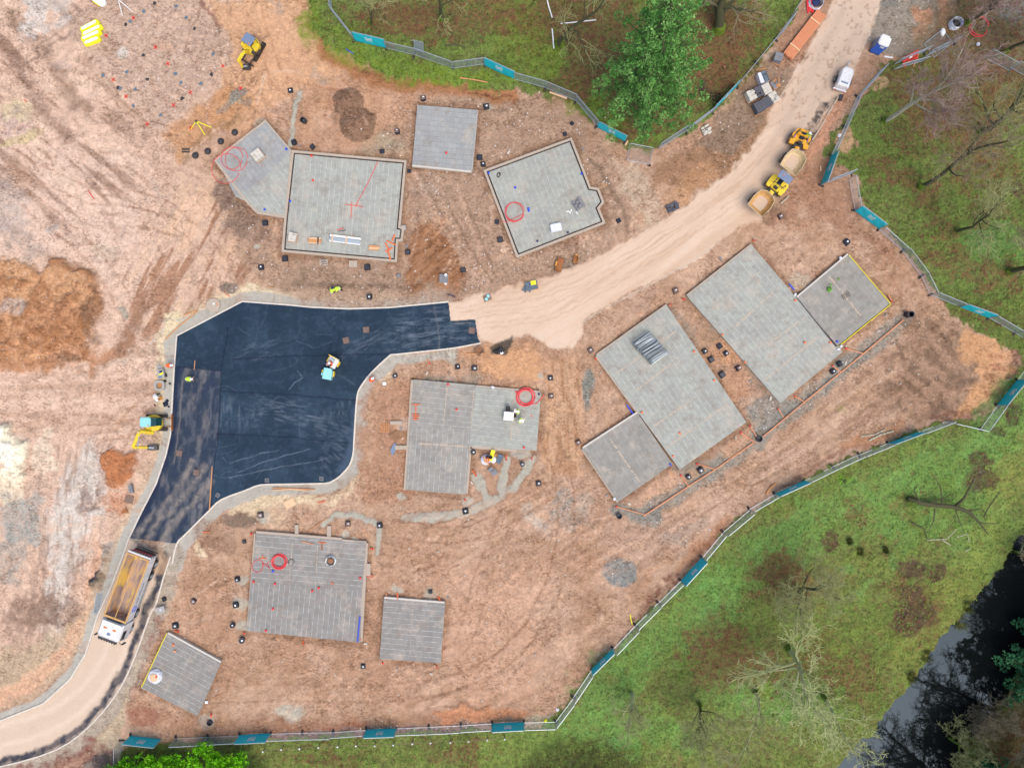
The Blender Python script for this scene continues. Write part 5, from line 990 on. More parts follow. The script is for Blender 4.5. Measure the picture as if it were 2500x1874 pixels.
def bare_tree(x, y, h, seed, label, spread=.5, lean=(0, 0), trunk_r=.28, bark='bark', twig='twig', fork=.35, cat='tree', dens=1.0, depth=4, moss=True, low=0, group='bare trees around the site', limbs=5, tw=.02):
    rs = random.Random(seed); g = G(x, y); root = empty('bare_tree', g, 0, label, cat, group); T = MB(); C = MB()
    def grow(p, d_, L_, r, lv):
        n = 4; pts = [p]; rr = [r]; q = Vector(p); dd = Vector(d_)
        for i in range(n):
            dd = (dd + rv(rs, .10 + .05 * lv) + Vector((0, 0, .05 if lv > 0 else 0))).normalized(); q = q + dd * L_ / n; pts.append(q.copy()); rr.append(max(r * (1 - (i + 1) / n * (.45 if lv == 0 else .6)), tw * .6))
        tgt = T if lv <= 1 else C
        tgt.tube(pts, rr, 8 if lv == 0 else 6 if lv == 1 else 4 if lv == 2 else 3, cap=False)
        if lv >= depth: return
        nb = max(2, int((limbs if lv == 0 else 5) * (dens if lv > 0 else 1)))
        for k in range(nb):
            f = (fork + (1 - fork) * (k + .5) / nb) if lv == 0 else (.25 + .75 * (k + rs.random()) / nb); i = min(int(f * n), n - 1); a = Vector(pts[i]).lerp(Vector(pts[i + 1]), f * n - i)
            perp = dd.cross(rv(rs)).normalized(); sp_ = spread * (1.1 if lv else 1.0) * rs.uniform(.7, 1.3)
            nd = (dd * (1 - sp_ * .5) + perp * sp_).normalized()
            if low and lv >= 1: nd = (nd + Vector((0, 0, -low))).normalized()
            grow(a, nd, L_ * rs.uniform(.42, .66) * (1.0 if lv else .85), max(rr[i] * rs.uniform(.45, .65), tw), lv + 1)
        if lv < depth: grow(q, dd, L_ * .5, rr[-1], lv + 1)
    grow(Vector((0, 0, -.2)), Vector((lean[0], lean[1], 1)).normalized(), h * .55, trunk_r, 0)
    T.build('trunk', mt(bark), root, smooth=True); C.build('crown', mt(twig), root)
    if moss:
        m = MB().lathe([(trunk_r * 1.4, -.05), (trunk_r * 1.2, .2), (trunk_r * 1.06, .8), (trunk_r * .9, 1.0)], 9)
        for k in range(60):
            a = rs.random() * 2 * PI; r_ = trunk_r * (1 + rs.random() * .9); z = rs.random() ** 2 * 1.0; s = .14
            v = [(r_ * math.cos(a) + rs.uniform(-s, s), r_ * math.sin(a) + rs.uniform(-s, s), z + rs.uniform(-s, s)) for _ in range(3)]; m.add(v, [(0, 1, 2)])
        m.build('moss', mt('moss'), root)
    return root
def tuft(mb, c, rx, rz, n, s, rs, dirn=None):
    """a clump of n small leaf faces spread over an uneven dome"""
    for k in range(n):
        v = rv(rs).normalized(); v.z = abs(v.z) if rs.random() < .8 else v.z; rad = rs.uniform(.65, 1.05)
        p = Vector((c[0] + v.x * rx * rad, c[1] + v.y * rx * rad, c[2] + v.z * rz * rad))
        a = rv(rs).normalized(); b = (v * .6 + rv(rs, .6)).normalized(); ss = s * rs.uniform(.6, 1.3)
        mb.add([p - a * ss * .5, p + a * ss * .5, p + b * ss], [(0, 1, 2)])
def conifer(x, y, h, r, seed, label, mat_='pine_needles', lay=26, base=.12, name='conifer', s=.26, per=70):
    rs = random.Random(seed); g = G(x, y); root = empty(name, g, 0, label, 'tree', None); T = MB(); C = MB()
    T.tube([(0, 0, -.3), (.1, 0, h * .4), (0, .1, h * .75), (0, 0, h * .97)], [.4, .3, .18, .04], 8); B = T
    for l in range(lay):
        f = base + (1 - base) * (l + .5) / lay; z = h * f; R_ = r * min(1, .35 + 1.7 * f, (1 - f) * 1.7 + .12) * rs.uniform(.7, 1.15)
        nb = max(4, int(9 - 5 * f)); a0 = rs.random() * 6.3
        for k in range(nb):
            a = a0 + 2 * PI * k / nb + rs.uniform(-.35, .35); L_ = R_ * rs.uniform(.5, 1.25); dx, dy = math.cos(a), math.sin(a); up = h * .02
            pts = [(0, 0, z), (dx * L_ * .5, dy * L_ * .5, z + up), (dx * L_, dy * L_, z - up * rs.uniform(0, 1.6))]
            B.tube(pts, [.09 * (1 - f) + .03, .05, .015], 4, cap=False)
            n = max(1, int(L_ / .95))
            for i in range(n):
                q = (i + .9) / n; off = rs.uniform(-.5, .5); c = (dx * L_ * q - dy * off, dy * L_ * q + dx * off, z + up * math.sin(q * 3) - up * q * q + rs.uniform(-.15, .2))
                tuft(C, c, rs.uniform(.35, .75) * (1.15 - .4 * q), rs.uniform(.3, .55), per, s, rs)
    tuft(C, (0, 0, h), .35, .8, 60, s, rs)
    T.build('trunk', mt('bark'), root); C.build('crown', mt(mat_), root); return root
cf_ = conifer(1578, 268, 27, 5.6, 3, 'tall dense green pine leaning over the top fence, the only evergreen at the top', lay=32, s=.21, per=62); cf_.rotation_euler.y = -.09
conifer(2512, 1606, 9, 5.2, 8, 'blue-green fir reaching over the river at the right edge', 'fir_needles', lay=20, per=60); conifer(2395, 1868, 6, 2.0, 12, 'small dark green fir at the bottom right corner beyond the river', 'fir_needles', lay=9, per=45)
def bush(x, y, rx, h, seed, label, mat_='bright_leaves', n=150, per=46, s=.2, name='bush', flat_=1.0):
    rs = random.Random(seed); root = empty(name, G(x, y), 0, label, 'bush', None); T = MB(); C = MB()
    for k in range(9):
        a = rs.random() * 6.3; T.tube([(0, 0, -.2), (math.cos(a) * rx * .3, math.sin(a) * rx * .3, h * .4), (math.cos(a) * rx * .7, math.sin(a) * rx * .7, h * .7)], [.09, .06, .02], 5)
    T.build('stems', mt('bark'), root)
    for k in range(n):
        v = rv(rs).normalized(); v.z = abs(v.z) * .95; rad = rs.uniform(.72, 1.0) * (1 + .16 * math.sin(v.x * 5 + seed) * math.cos(v.y * 6))
        tuft(C, (v.x * rx * rad, v.y * rx * rad, h * .25 + v.z * h * .75 * rad * flat_), rs.uniform(.3, .6), rs.uniform(.25, .5), per, s, rs)
    C.build('foliage', mt(mat_), root); return root
bush(548, 1916, 5.2, 6.0, 4, 'largest bright green bush of the three at the bottom edge, the rightmost', n=420, s=.24); bush(408, 1902, 3.6, 4.8, 5, 'middle bright green bush at the bottom edge, below the fence', n=240, s=.24); bush(322, 1910, 3.2, 4.8, 6, 'leftmost bright green bush at the bottom edge beside the road verge', n=210, s=.24)
# bare trees: kind, place, height
BT = [
 (760, -55, 13, 21, 'bare mossy tree at the top left of the wood, only its twigs in view', dict(spread=.6, twig='twig_green', trunk_r=.2, dens=.8)),
 (1077, 48, 11, 22, 'thin mossy tree among brambles left of the white birch logs', dict(spread=.65, twig='twig_green', trunk_r=.2, dens=.7)),
 (905, 60, 9, 23, 'slender mossy sapling above the left teal-clad top fence panel', dict(spread=.7, twig='twig_green', trunk_r=.10, dens=.7, limbs=4)),
 (1362, 112, 13, 24, 'leaning mossy tree just left of the tall pine', dict(spread=.6, twig='twig_green', trunk_r=.24, dens=.7, lean=(.1, .1))),
 (1755, 72, 14, 25, 'thick mossy forked tree at the top right of the leaf-strewn wood', dict(spread=.75, twig='twig', trunk_r=.55, dens=.8, fork=.15, limbs=6)),
 (2160, 296, 17, 26, 'pale birch with a bright trunk leaning towards the upper right corner', dict(spread=.42, bark='bark_birch', twig='twig_purple', trunk_r=.26, fork=.5, limbs=7, dens=1.15)),
 (2395, 322, 15, 27, 'moss-covered tree at the right edge below the pale birch', dict(spread=.55, twig='twig_green', trunk_r=.32, fork=.3, limbs=6, dens=.9)),
 (2246, 457, 17, 28, 'dark mossy tree rising from the grass right of the two fence corners', dict(spread=.42, twig='twig', trunk_r=.24, fork=.5, limbs=6, dens=.9)),
 (2335, 565, 15, 29, 'slim mossy tree midway down the right edge', dict(spread=.5, twig='twig_green', trunk_r=.18, fork=.45, dens=.8)),
 (2466, 662, 14, 30, 'mossy tree at the right edge level with the small garage slab', dict(spread=.5, twig='twig', trunk_r=.3, fork=.4, dens=.8)),
 (2360, 60, 15, 31, 'purple-twigged bare tree in the upper right corner over the red ring', dict(spread=.65, twig='twig_purple', trunk_r=.2, fork=.3, limbs=7, dens=1.2)),
 (2450, 130, 14, 32, 'second purple-twigged tree, nearest the right edge at the top', dict(spread=.65, twig='twig_purple', trunk_r=.2, fork=.3, limbs=7, dens=1.2)),
 (1545, 1692, 8, 33, 'short pale stump-like tree with thin side limbs low on the grass', dict(spread=.7, bark='bark_pale', twig='twig_green', trunk_r=.24, dens=.8, limbs=7, moss=False)),
 (1708, 1718, 11, 34, 'wispy green-twigged tree between the pale stump tree and the twin-stemmed one', dict(spread=.4, bark='bark', twig='twig_green', trunk_r=.14, dens=1.1, fork=.15, limbs=7)),
 (1846, 1688, 17, 35, 'twin-stemmed slender tree leaning towards the bottom right', dict(spread=.34, bark='bark_pale', twig='twig_green', trunk_r=.18, dens=.9, fork=.3, limbs=5)),
 (1945, 1440, 12, 36, 'broad twiggy tree in the middle of the grass left of the dark soil patches', dict(spread=.8, bark='bark', twig='twig_green', trunk_r=.24, dens=1.15, fork=.12, limbs=10, tw=.02)),
 (1925, 1582, 16, 37, 'large pale-limbed tree spreading over the river bank', dict(spread=.5, bark='bark_pale', twig='twig_pale', trunk_r=.32, dens=.85, fork=.4, limbs=8, tw=.028)),
 (2010, 1700, 12, 38, 'smaller pale tree just below the large pale-limbed one', dict(spread=.6, bark='bark_pale', twig='twig_pale', trunk_r=.18, dens=.8, fork=.4, limbs=6, tw=.024)),
 (2300, 1790, 8, 39, 'yellow-green leaning shrub tree on the far river bank', dict(spread=.75, bark='moss', twig='twig_green', trunk_r=.16, dens=1.0, fork=.15, limbs=7)),
 (2400, 1745, 9, 40, 'brown twiggy thicket tree beyond the river near the bottom right corner', dict(spread=.8, bark='bark', twig='twig', trunk_r=.14, dens=1.2, fork=.1, limbs=8)),
 (2478, 1345, 7, 41, 'pale-twigged shrub overhanging the river at the right edge', dict(spread=.8, bark='bark_pale', twig='twig', trunk_r=.1, dens=1.0, fork=.1, limbs=7)),
]
for a in BT: bare_tree(a[0], a[1], a[2], a[3], a[4], **a[5])
# bank trees past the frame whose reflections lie on the water
for i, (a, b, h) in enumerate([(2585, 1440, 17), (2560, 1800, 20), (2470, 1900, 19), (2660, 1600, 22), (2380, 2000, 20)]):
    bare_tree(a, b, h, 60 + i, ['tall bare oak mirrored in the upper river bend', 'wide bare oak mirrored in the middle of the river', 'bare oak mirrored in the lower river', 'farther bare oak mirrored behind the fir', 'bare oak mirrored at the bottom edge of the river'][i], spread=.7, twig='twig', trunk_r=.45, dens=1.2, fork=.2, limbs=7, tw=.035)
for i, (a, b, h) in enumerate([(2640, 1500, 18), (2590, 1560, 16), (2600, 1730, 18), (2500, 1980, 18)]):
    conifer(a, b, h, 5.0, 80 + i, ['dark fir past the right edge mirrored in the river', 'dark fir behind the blue-green one, mirrored in the river', 'dark fir mirrored in the lower half of the river', 'dark fir below the frame mirrored in the river'][i], 'fir_needles', lay=16, per=34, s=.34)
bush(1385, 1905, 4.6, 2.6, 51, 'dark brown-green bramble thicket at the bottom edge, left of two', 'scrub_leaves', n=140, per=26, s=.16); bush(1490, 1900, 4.0, 2.2, 52, 'dark bramble thicket at the bottom edge, right of two', 'scrub_leaves', n=110, per=26, s=.16)
bush(2060, 1035 + 135, 0.6, .5, 53, 'tiny moss cushion at the edge of the grass near the dead tree', 'bright_leaves', n=6, per=20, s=.1)
for i, (a, b, r_, lab) in enumerate([(2362, 1480, .9, 'rush tussock on the near river bank, by the upper bend'), (2345, 1515, 1.3, 'largest rush tussock leaning over the near river bank'), (2262, 1600, .9, 'rush tussock on the river bank by the middle bend'), (2225, 1650, .8, 'lowest rush tussock on the near river bank'), (2073, 1320, .5, 'small dark green tussock beside the dark soil spot, left one'), (2100, 1345, .6, 'small dark green tussock beside the dark soil spot, lower one'), (2162, 1342, .5, 'small dark green tussock beside the dark soil spot, right one')]):
    rs = random.Random(90 + i); m = MB()
    for k in range(260):
        an = rs.random() * 6.3; q = rs.random() ** .5 * r_ * .5; bx, by = q * math.cos(an), q * math.sin(an); o = rs.uniform(.2, .7) * r_; m.add([(bx - .02, by, 0), (bx + .02, by, 0), (bx + o * math.cos(an), by + o * math.sin(an), rs.uniform(.3, .8))], [(0, 1, 2)])
    o = m.build('grass_tussock', mt('scrub_leaves')); o.location = G(a, b); tag(o, lab, 'tussock', 'grass tussocks')
# fallen dead tree on the east lawn
rt = empty('dead_tree', G(2260, 1235), 0, 'broken dead tree lying on the grass with a splintered limb and crooked branches', 'dead tree'); g0 = G(2260, 1235)
def rel(x, y, z): a = W(x, y, z); return (a[0] - g0[0], a[1] - g0[1], z)
m = MB(); m.tube([rel(2215, 1216, .4), rel(2245, 1226, .6), rel(2280, 1232, .9), rel(2330, 1236, 1.3), rel(2365, 1250, 1.5), rel(2385, 1270, 1.2), rel(2412, 1305, .5)], [.3, .28, .26, .24, .2, .13, .05], 7); m.tube([rel(2330, 1236, 1.3), rel(2352, 1215, 2.2), rel(2368, 1185, 3.0), rel(2378, 1166, 3.3)], [.2, .15, .1, .04], 6); m.build('trunk', mt('bark'), rt, smooth=True)
m = MB()
for q in ([(2385, 1270, 1.2), (2400, 1277, 1.2), (2432, 1276, .8)], [(2400, 1262, 1.4), (2410, 1240, 2), (2430, 1212, 2.6), (2440, 1200, 2.8)], [(2300, 1234, 1), (2295, 1190, 1.8), (2275, 1155, 2.2)], [(2280, 1240, .9), (2278, 1270, .6), (2262, 1300, .3)], [(2330, 1240, 1.2), (2340, 1270, .7), (2352, 1300, .4)], [(2365, 1245, 1.4), (2395, 1240, 1.6), (2408, 1262, 1.2)], [(2245, 1225, .7), (2230, 1196, 1.0), (2240, 1180, 1.1)], [(2262, 1230, .8), (2300, 1215, 1.2), (2330, 1200, 1.6)], [(2225, 1275, .2), (2255, 1290, .3), (2262, 1315, .2)]): m.tube([rel(*p) for p in q], [.09] + [.06] * (len(q) - 2) + [.03], 5)
m.build('branches', mt('bark'), rt); m = MB()
for q in ([(2262, 1317, .2), (2310, 1315, .4), (2335, 1290, .5)], [(2335, 1310, .3), (2360, 1303, .6), (2365, 1322, .5)], [(2355, 1345, .2), (2368, 1337, .3)], [(2300, 1318, .3), (2320, 1330, .2)]): m.tube([rel(*p) for p in q], [.06] + [.05] * (len(q) - 2) + [.03], 5)
m.build('pale_branch', mt('bark_birch'), rt); m = MB(); rs = random.Random(3); tuft(m, rel(2226, 1228, .4), .55, .5, 260, .12, rs); m.build('moss', mt('moss'), rt)
# logs
def log_(pts, r, mat_, label, cat='log', name='log', z=.1, group=None, n=7):
    g = G(*pts[0]); q = []
    for p in pts: a = G(*p[:2]); q.append((a[0] - g[0], a[1] - g[1], a[2] - g[2] + z))
    o = MB().tube(q, r, n).build(name, mt(mat_)); o.location = g; tag(o, label, cat, group); return o
log_([(1336, 3), (1341, 22), (1348, 44)], .07, 'cap_white', 'white birch pole near the top, uppermost of three forming a T', group='white birch poles'); log_([(1348, 72), (1350, 95), (1352, 120)], .07, 'cap_white', 'white birch pole left of the pine, lowest of three forming a T', group='white birch poles'); log_([(1368, 59), (1400, 56), (1455, 50)], .06, 'cap_white', 'white birch pole lying crosswise towards the pine', group='white birch poles')
log_([(1123, 191), (1160, 196), (1190, 202)], .07, 'timber', 'orange-brown pole on the moss below the middle teal-clad panel', 'pole', 'timber_pole'); log_([(1342, 226), (1362, 233), (1384, 241)], .11, 'timber_pale', 'pale timber post lying under the top fence by the pine', 'post', 'timber_post'); log_([(1532, 345), (1529, 350), (1526, 356)], .1, 'timber_pale', 'stub of pale timber beside the right teal-clad panel', 'post', 'timber_post')
log_([(1870, 1205), (1880, 1190), (1893, 1180)], .12, 'timber', 'weathered timber at the foot of the bank by the grass-edge fence', 'log'); log_([(2100, 1065), (2135, 1060), (2160, 1048)], .08, 'bark_birch', 'pale branch on the soil bank, lower of two', 'branch', 'branch'); log_([(2120, 1075), (2150, 1060), (2180, 1052)], .1, 'bark_birch', 'pale branch on the soil bank, upper of two', 'branch', 'branch'); log_([(2300, 1840), (2303, 1850)], .1, 'bark', 'short bark log on the far bank', 'log')
log_([(845, 120), (854, 127), (863, 132)], .04, 'blue_plastic', 'short blue pipe on the moss below the top fence', 'pipe', 'pipe'); log_([(1086, 113), (1110, 110), (1134, 116)], .09, 'bark', 'dark fallen branch above the middle teal-clad top panel', 'branch', 'branch')
log_([(2158, 139), (2168, 141), (2178, 142)], .09, 'cap_white', 'short white pole on the grass below the blue cabin', 'pole', 'pole'); log_([(2229, 130), (2250, 125), (2270, 120)], .06, 'timber_pale', 'pale batten behind the red plastic barrier', 'batten', 'batten'); log_([(2242, 133), (2228, 165)], .06, 'timber', 'brown prop against the fence right of the red barrier', 'batten', 'batten')
log_([(2002, 405), (2003, 418)], .08, 'timber_pale', 'short pale log by the second dumper near the steep fence', 'log')

# ---------------------------------------------------------------- leaf litter and moss: uncountable, one object each
def cover(name, label, m, n, seed, leafy, zh=.12, s=.15):
    r = np.random.RandomState(seed); j = r.randint(12, len(gy) - 12, n * 4); i = r.randint(12, len(gx) - 12, n * 4); lf = P.k[j, i, 1]; ok = (gm[j, i] > .8) & (P.z[j, i] > -.3) & ((lf > .45) if leafy else (lf < .55)) & (g2[j, i] + r.rand(n * 4) * .5 > .62); j, i = j[ok][:n], i[ok][:n]; k = len(i)
    px = gx[i] + r.uniform(-1.3, 1.3, k); py = gy[j] + r.uniform(-1.3, 1.3, k); c = np.stack([(px - 1250) / PPM, (937 - py) / PPM, P.z[j, i] + r.uniform(.0, zh, k)], -1)
    v = (c[:, None, :] + r.normal(0, 1, (k, 3, 3)) * np.array([s, s, s * .35])).reshape(-1, 3); me = bpy.data.meshes.new(name); me.vertices.add(3 * k); me.vertices.foreach_set('co', v.astype(np.float32).ravel()); me.loops.add(3 * k); me.loops.foreach_set('vertex_index', np.arange(3 * k, dtype=np.int32)); me.polygons.add(k); me.polygons.foreach_set('loop_start', np.arange(0, 3 * k, 3, dtype=np.int32)); me.update(calc_edges=True); me.materials.append(mt(m)); o = bpy.data.objects.new(name, me); COL.objects.link(o); tag(o, label, 'ground cover', kind='stuff')
MT['litter'] = leafmat('litter', (116, 78, 58), (70, 44, 36), (158, 112, 82), 1.5); MT['moss_tufts'] = leafmat('moss_tufts', (104, 130, 52), (58, 78, 28), (146, 168, 84), 1.5)
cover('leaf_litter', 'red-brown dead leaves strewn over the woodland floor and lawn', 'litter', 70000, 1, True, s=.09); cover('moss_cover', 'tufts of green moss and grass over the lawn and wood floor', 'moss_tufts', 90000, 2, False, s=.08)
# ---------------------------------------------------------------- people
def skin_mesh(name, verts, edges, radii, m, parent, sub=1):
    me = bpy.data.meshes.new(name + '_raw'); me.from_pydata(verts, edges, []); ob = bpy.data.objects.new(name + '_raw', me); COL.objects.link(ob)
    md = ob.modifiers.new('s', 'SKIN'); md.use_smooth_shade = True
    for i, r in enumerate(radii): me.skin_vertices[0].data[i].radius = (r, r)
    me.skin_vertices[0].data[0].use_root = True
    sb = ob.modifiers.new('u', 'SUBSURF'); sb.levels = sub; sb.render_levels = sub
    dg = bpy.context.evaluated_depsgraph_get(); nm = bpy.data.meshes.new_from_object(ob.evaluated_get(dg)); bpy.data.objects.remove(ob); bpy.data.meshes.remove(me)
    nm.name = name; o = bpy.data.objects.new(name, nm); COL.objects.link(o)
    for q in (m if isinstance(m, list) else [m]): nm.materials.append(mt(q))
    if parent is not None: setpar(o, parent)
    return o
def person(x, y, rz, label, pose='stand', top='hivis', hat='hat_white', legs='cloth_dark', z=None):
    """faces local +x"""
    g = G(x, y) if z is None else (*W(x, y, z), z); root = empty('person', g, rz, label, 'person', 'site workers')
    if pose == 'sit': J = dict(pel=(0, 0, .5), ch=(-.02, 0, .92), nk=(0, 0, 1.10), hd=(.04, 0, 1.3), kn=(.46, .12, .52), an=(.5, .14, .08), to=(.66, .15, .03), sh=(0, .19, 1.02), el=(.14, .27, .8), wr=(.38, .2, .78))
    elif pose == 'bend': J = dict(pel=(-.12, 0, .88), ch=(.22, 0, 1.12), nk=(.42, 0, 1.16), hd=(.58, 0, 1.16), kn=(-.02, .13, .48), an=(-.12, .16, .08), to=(.06, .17, .03), sh=(.36, .19, 1.1), el=(.42, .24, .82), wr=(.52, .16, .6))
    elif pose == 'crouch': J = dict(pel=(-.1, 0, .4), ch=(.1, 0, .76), nk=(.22, 0, .92), hd=(.36, 0, 1.04), kn=(.26, .17, .52), an=(0, .17, .1), to=(.2, .19, .03), sh=(.18, .19, .84), el=(.36, .24, .62), wr=(.56, .14, .5))
    else: J = dict(pel=(0, 0, .94), ch=(0, 0, 1.3), nk=(.01, 0, 1.47), hd=(.05, 0, 1.65), kn=(.05, .12, .5), an=(-.02, .13, .09), to=(.17, .15, .03), sh=(0, .2, 1.4), el=(.04, .27, 1.12), wr=(.28, .2, 1.08))
    V, E, Rr = [], [], []
    def add(p, r, par=None): V.append(p); Rr.append(r); (E.append((par, len(V) - 1)) if par is not None else None); return len(V) - 1
    pe = add(J['pel'], .15); ch = add(J['ch'], .165, pe); nk = add(J['nk'], .065, ch); hx, hy, hz = J['hd']; h1 = add((hx - .01, 0, hz - .05), .085, nk); h2 = add((hx, 0, hz + .05), .1, h1); add((hx + .1, 0, hz - .01), .018, h1)
    for s_ in (-1, 1):
        f = lambda p: (p[0], p[1] * s_, p[2])
        kn = add(f(J['kn']), .07, pe); an = add(f(J['an']), .05, kn); add(f(J['to']), .042, an)
        sh = add(f(J['sh']), .075, ch); el = add(f(J['el']), .052, sh); wr = add(f(J['wr']), .034, el); wx, wy, wz = f(J['wr']); pm = add((wx + .07, wy, wz - .02), .034, wr)
        for k in range(4): a = add((wx + .11, wy + (k - 1.5) * .022, wz - .03), .0095, pm); add((wx + .15 - .012 * abs(k - 1.3), wy + (k - 1.5) * .025, wz - .06), .008, a)
        a = add((wx + .07, wy - .045 * s_, wz - .03), .010, pm); add((wx + .11, wy - .06 * s_, wz - .05), .008, a)
    b = skin_mesh('body', V, E, Rr, ['skin', legs, top], root); me = b.data; nkz = J['nk'][2]; hd = Vector(J['hd']); wr_ = [Vector((J['wr'][0] + .06, J['wr'][1] * s_, J['wr'][2])) for s_ in (-1, 1)]; pel = Vector(J['pel']); kn_ = J['kn']
    for p in me.polygons:
        c = p.center; i = 2
        if (c - hd).length < .17 or min((c - q).length for q in wr_) < .13: i = 0
        elif c.z < J['pel'][2] - .02 or (pose in ('sit', 'crouch') and c.z < J['kn'][2] + .06 and c.x > .1) : i = 1
        p.material_index = i
    # vest / jacket shell, helmet
    skin_mesh('vest', [J['pel'], J['ch'], tuple((Vector(J['ch']) + Vector(J['nk'])) / 2), (J['sh'][0], J['sh'][1], J['sh'][2]), (J['sh'][0], -J['sh'][1], J['sh'][2])], [(0, 1), (1, 2), (1, 3), (1, 4)], [.175, .19, .12, .10, .10], top, root)
    ca = Vector(J['ch']) - Vector(J['pel']); m = MB(); ang = math.atan2(ca.x, ca.z); m.at(*((Vector(J['pel']) * .45 + Vector(J['ch']) * .55)), ry=ang); m.lathe([(.20, -.03), (.205, 0), (.20, .03)], 14, cap=False); m.build('reflective_band', mt('reflective'), root)
    m = MB().at(hx, 0, hz + .02, ry=math.atan2(J['nk'][0] - J['ch'][0], .6) * .7); m.lathe([(.15, 0), (.15, .015), (.135, .02), (.13, .08), (.09, .14), (.02, .16)], 16); m.box(.14, 0, .0, .1, .16, .02, b=.01); m.build('hard_hat', mt(hat), root, smooth=False)
    return root
person(812.5, 713, R(60), 'person in pale hi-vis jacket with a dark bag, left of two above the asphalt', 'crouch', hat='navy'); person(833, 706, R(200), 'person in a bright yellow-green jacket, right of two above the asphalt', 'bend', hat='hivis')
person(464, 925, R(0), 'person in hi-vis jacket bending over the raked asphalt strip', 'bend', hat='hat_white'); person(416, 893, R(5), 'person in white and orange hi-vis bending at the kerb beside the grey tool cart', 'bend', top='hivis_orange', hat='hat_white', legs='navy')
person(388, 964, R(-60), 'person in white and yellow-green bending over a yellow bucket by the kerb', 'bend', top='cloth_white', hat='hat_white'); person(907, 929, R(40), 'person in orange hi-vis crouching by the kerb right of the roller', 'crouch', top='hivis_orange', hat='hat_white')
person(1265.5, 1003, R(180), 'person in white vest holding a plan, upper of two on the L-shaped slab', 'stand', z=.35); person(1268.5, 1024, R(-20), 'person in yellow-green jacket with papers, lower of two on the L-shaped slab', 'stand', z=.35)
for (a, b, l) in ((1258.5, 1002, 'white plan sheet held by the upper worker on the L-shaped slab'), (1276, 1026.5, 'white papers held by the lower worker on the L-shaped slab')):
    o = MB().box(0, 0, 0, .3, .42, .015).build('paper', mt('cap_white')); o.location = (*W(a, b, 1.4), 1.38); o.rotation_euler = (R(8), R(10), R(-15)); tag(o, l, 'paper')
# ---------------------------------------------------------------- tipper lorry
def veh(name, x, y, z, rz, label, cat): return empty(name, (*W(x, y, z), hgt(x, y) if z else 0), rz, label, cat)
t = veh('tipper_lorry', 301.5, 1458, 2.6, math.atan2(-209, -78), 'long white eight-wheeled tipper lorry with an open rusty body on the lower road', 'lorry')
gz = .03; t.location.z = gz
m = MB(); m.box(-.6, 0, .72, 8.0, .8, .25); m.box(-3.8, 0, .6, .3, 1.9, .3); m.build('chassis', mt('dark_metal'), t)
m = MB(); Wb = 1.24
for s_ in (-1, 1): m.box(-1.15, s_ * (Wb - .05), 1.15, 6.9, .10, 1.55, b=.02)
for x in np.arange(-4.2, 2.2, .8): [m.box(float(x), s_ * (Wb + .005), 1.25, .09, .05, 1.35) for s_ in (-1, 1)]
m.box(2.32, 0, 1.15, .12, 2.48, 1.6); m.box(-1.15, 0, 1.05, 6.9, 2.3, .12); m.build('body_shell', mt('white_paint'), t)
m = MB()
for s_ in (-1, 1): m.box(-1.15, s_ * (Wb - .06), 2.703, 6.95, .17, .06, b=.02)
m.box(2.30, 0, 2.76, .2, 2.5, .05); m.box(-4.56, 0, 2.66, .12, 2.5, .1); m.build('body_rim', mt('skip_rust'), t)
mi, ti, bi = nodes('worn_body_inside'); tc = N(ti, 'ShaderNodeTexCoord'); mp = N(ti, 'ShaderNodeMapping'); mp.inputs['Scale'].default_value = (.5, 1.6, 1); ti.links.new(tc.outputs['Object'], mp.inputs[0])
n1_ = N(ti, 'ShaderNodeTexNoise', i_Scale=1.5, i_Detail=6.0); ti.links.new(mp.outputs[0], n1_.inputs[0]); n2_ = N(ti, 'ShaderNodeTexNoise', i_Scale=.8, i_Detail=3.0); n2_.noise_dimensions = '4D'; n2_.inputs['W'].default_value = 2.3; ti.links.new(mp.outputs[0], n2_.inputs[0])
c_ = ramp(ti, n1_.outputs[0], [(.36, tuple(lin((136, 116, 110)))), (.5, tuple(lin((166, 140, 124)))), (.6, tuple(lin((190, 148, 104))))]); c_ = mixc(ti, ramp(ti, n2_.outputs[0], [(.56, 0.0), (.66, .85)]), c_, tuple(lin((224, 184, 80)))); ti.links.new(c_, bi.inputs['Base Color']); bi.inputs['Roughness'].default_value = .6
m = MB(); m.add([(-4.5, -1.12, 2.62), (2.2, -1.12, 2.62), (2.1, -.8, 1.25), (-4.5, -.8, 1.25), (-4.5, .8, 1.25), (2.1, .8, 1.25), (2.2, 1.12, 2.62), (-4.5, 1.12, 2.62)], [(0, 1, 2, 3), (3, 2, 5, 4), (4, 5, 6, 7), (1, 6, 5, 2)]); m.build('load_floor', mi, t)
m = MB(); m.tube([(-4.5, .12, 2.86), (2.3, .0, 2.86)], .05, 6); m.build('sheet_rail', mt('skip_rust'), t)
m = MB(); m.box(-4.68, 0, 1.0, .1, 2.4, 1.55); m.box(-4.78, 0, 2.5, .12, 2.5, .1); m.build('tailgate', mt('white_paint'), t)
m = MB(); [m.box(-4.95, s_ * .0, .75, .08, 2.4, .12) for s_ in (1,)]; m.box(-4.9, 0, 2.3, .07, 2.3, .07); m.box(-4.85, 0, 1.0, .06, 2.2, .5); m.build('rear_bar', mt('dark_metal'), t)
m = MB(); [m.box(-4.80, y, 1.5, .03, .18, .5) for y in np.arange(-1, 1.01, .36)]; m.build('chevron_panel', mt('red_plastic'), t)
m = MB(); cw = 1.24
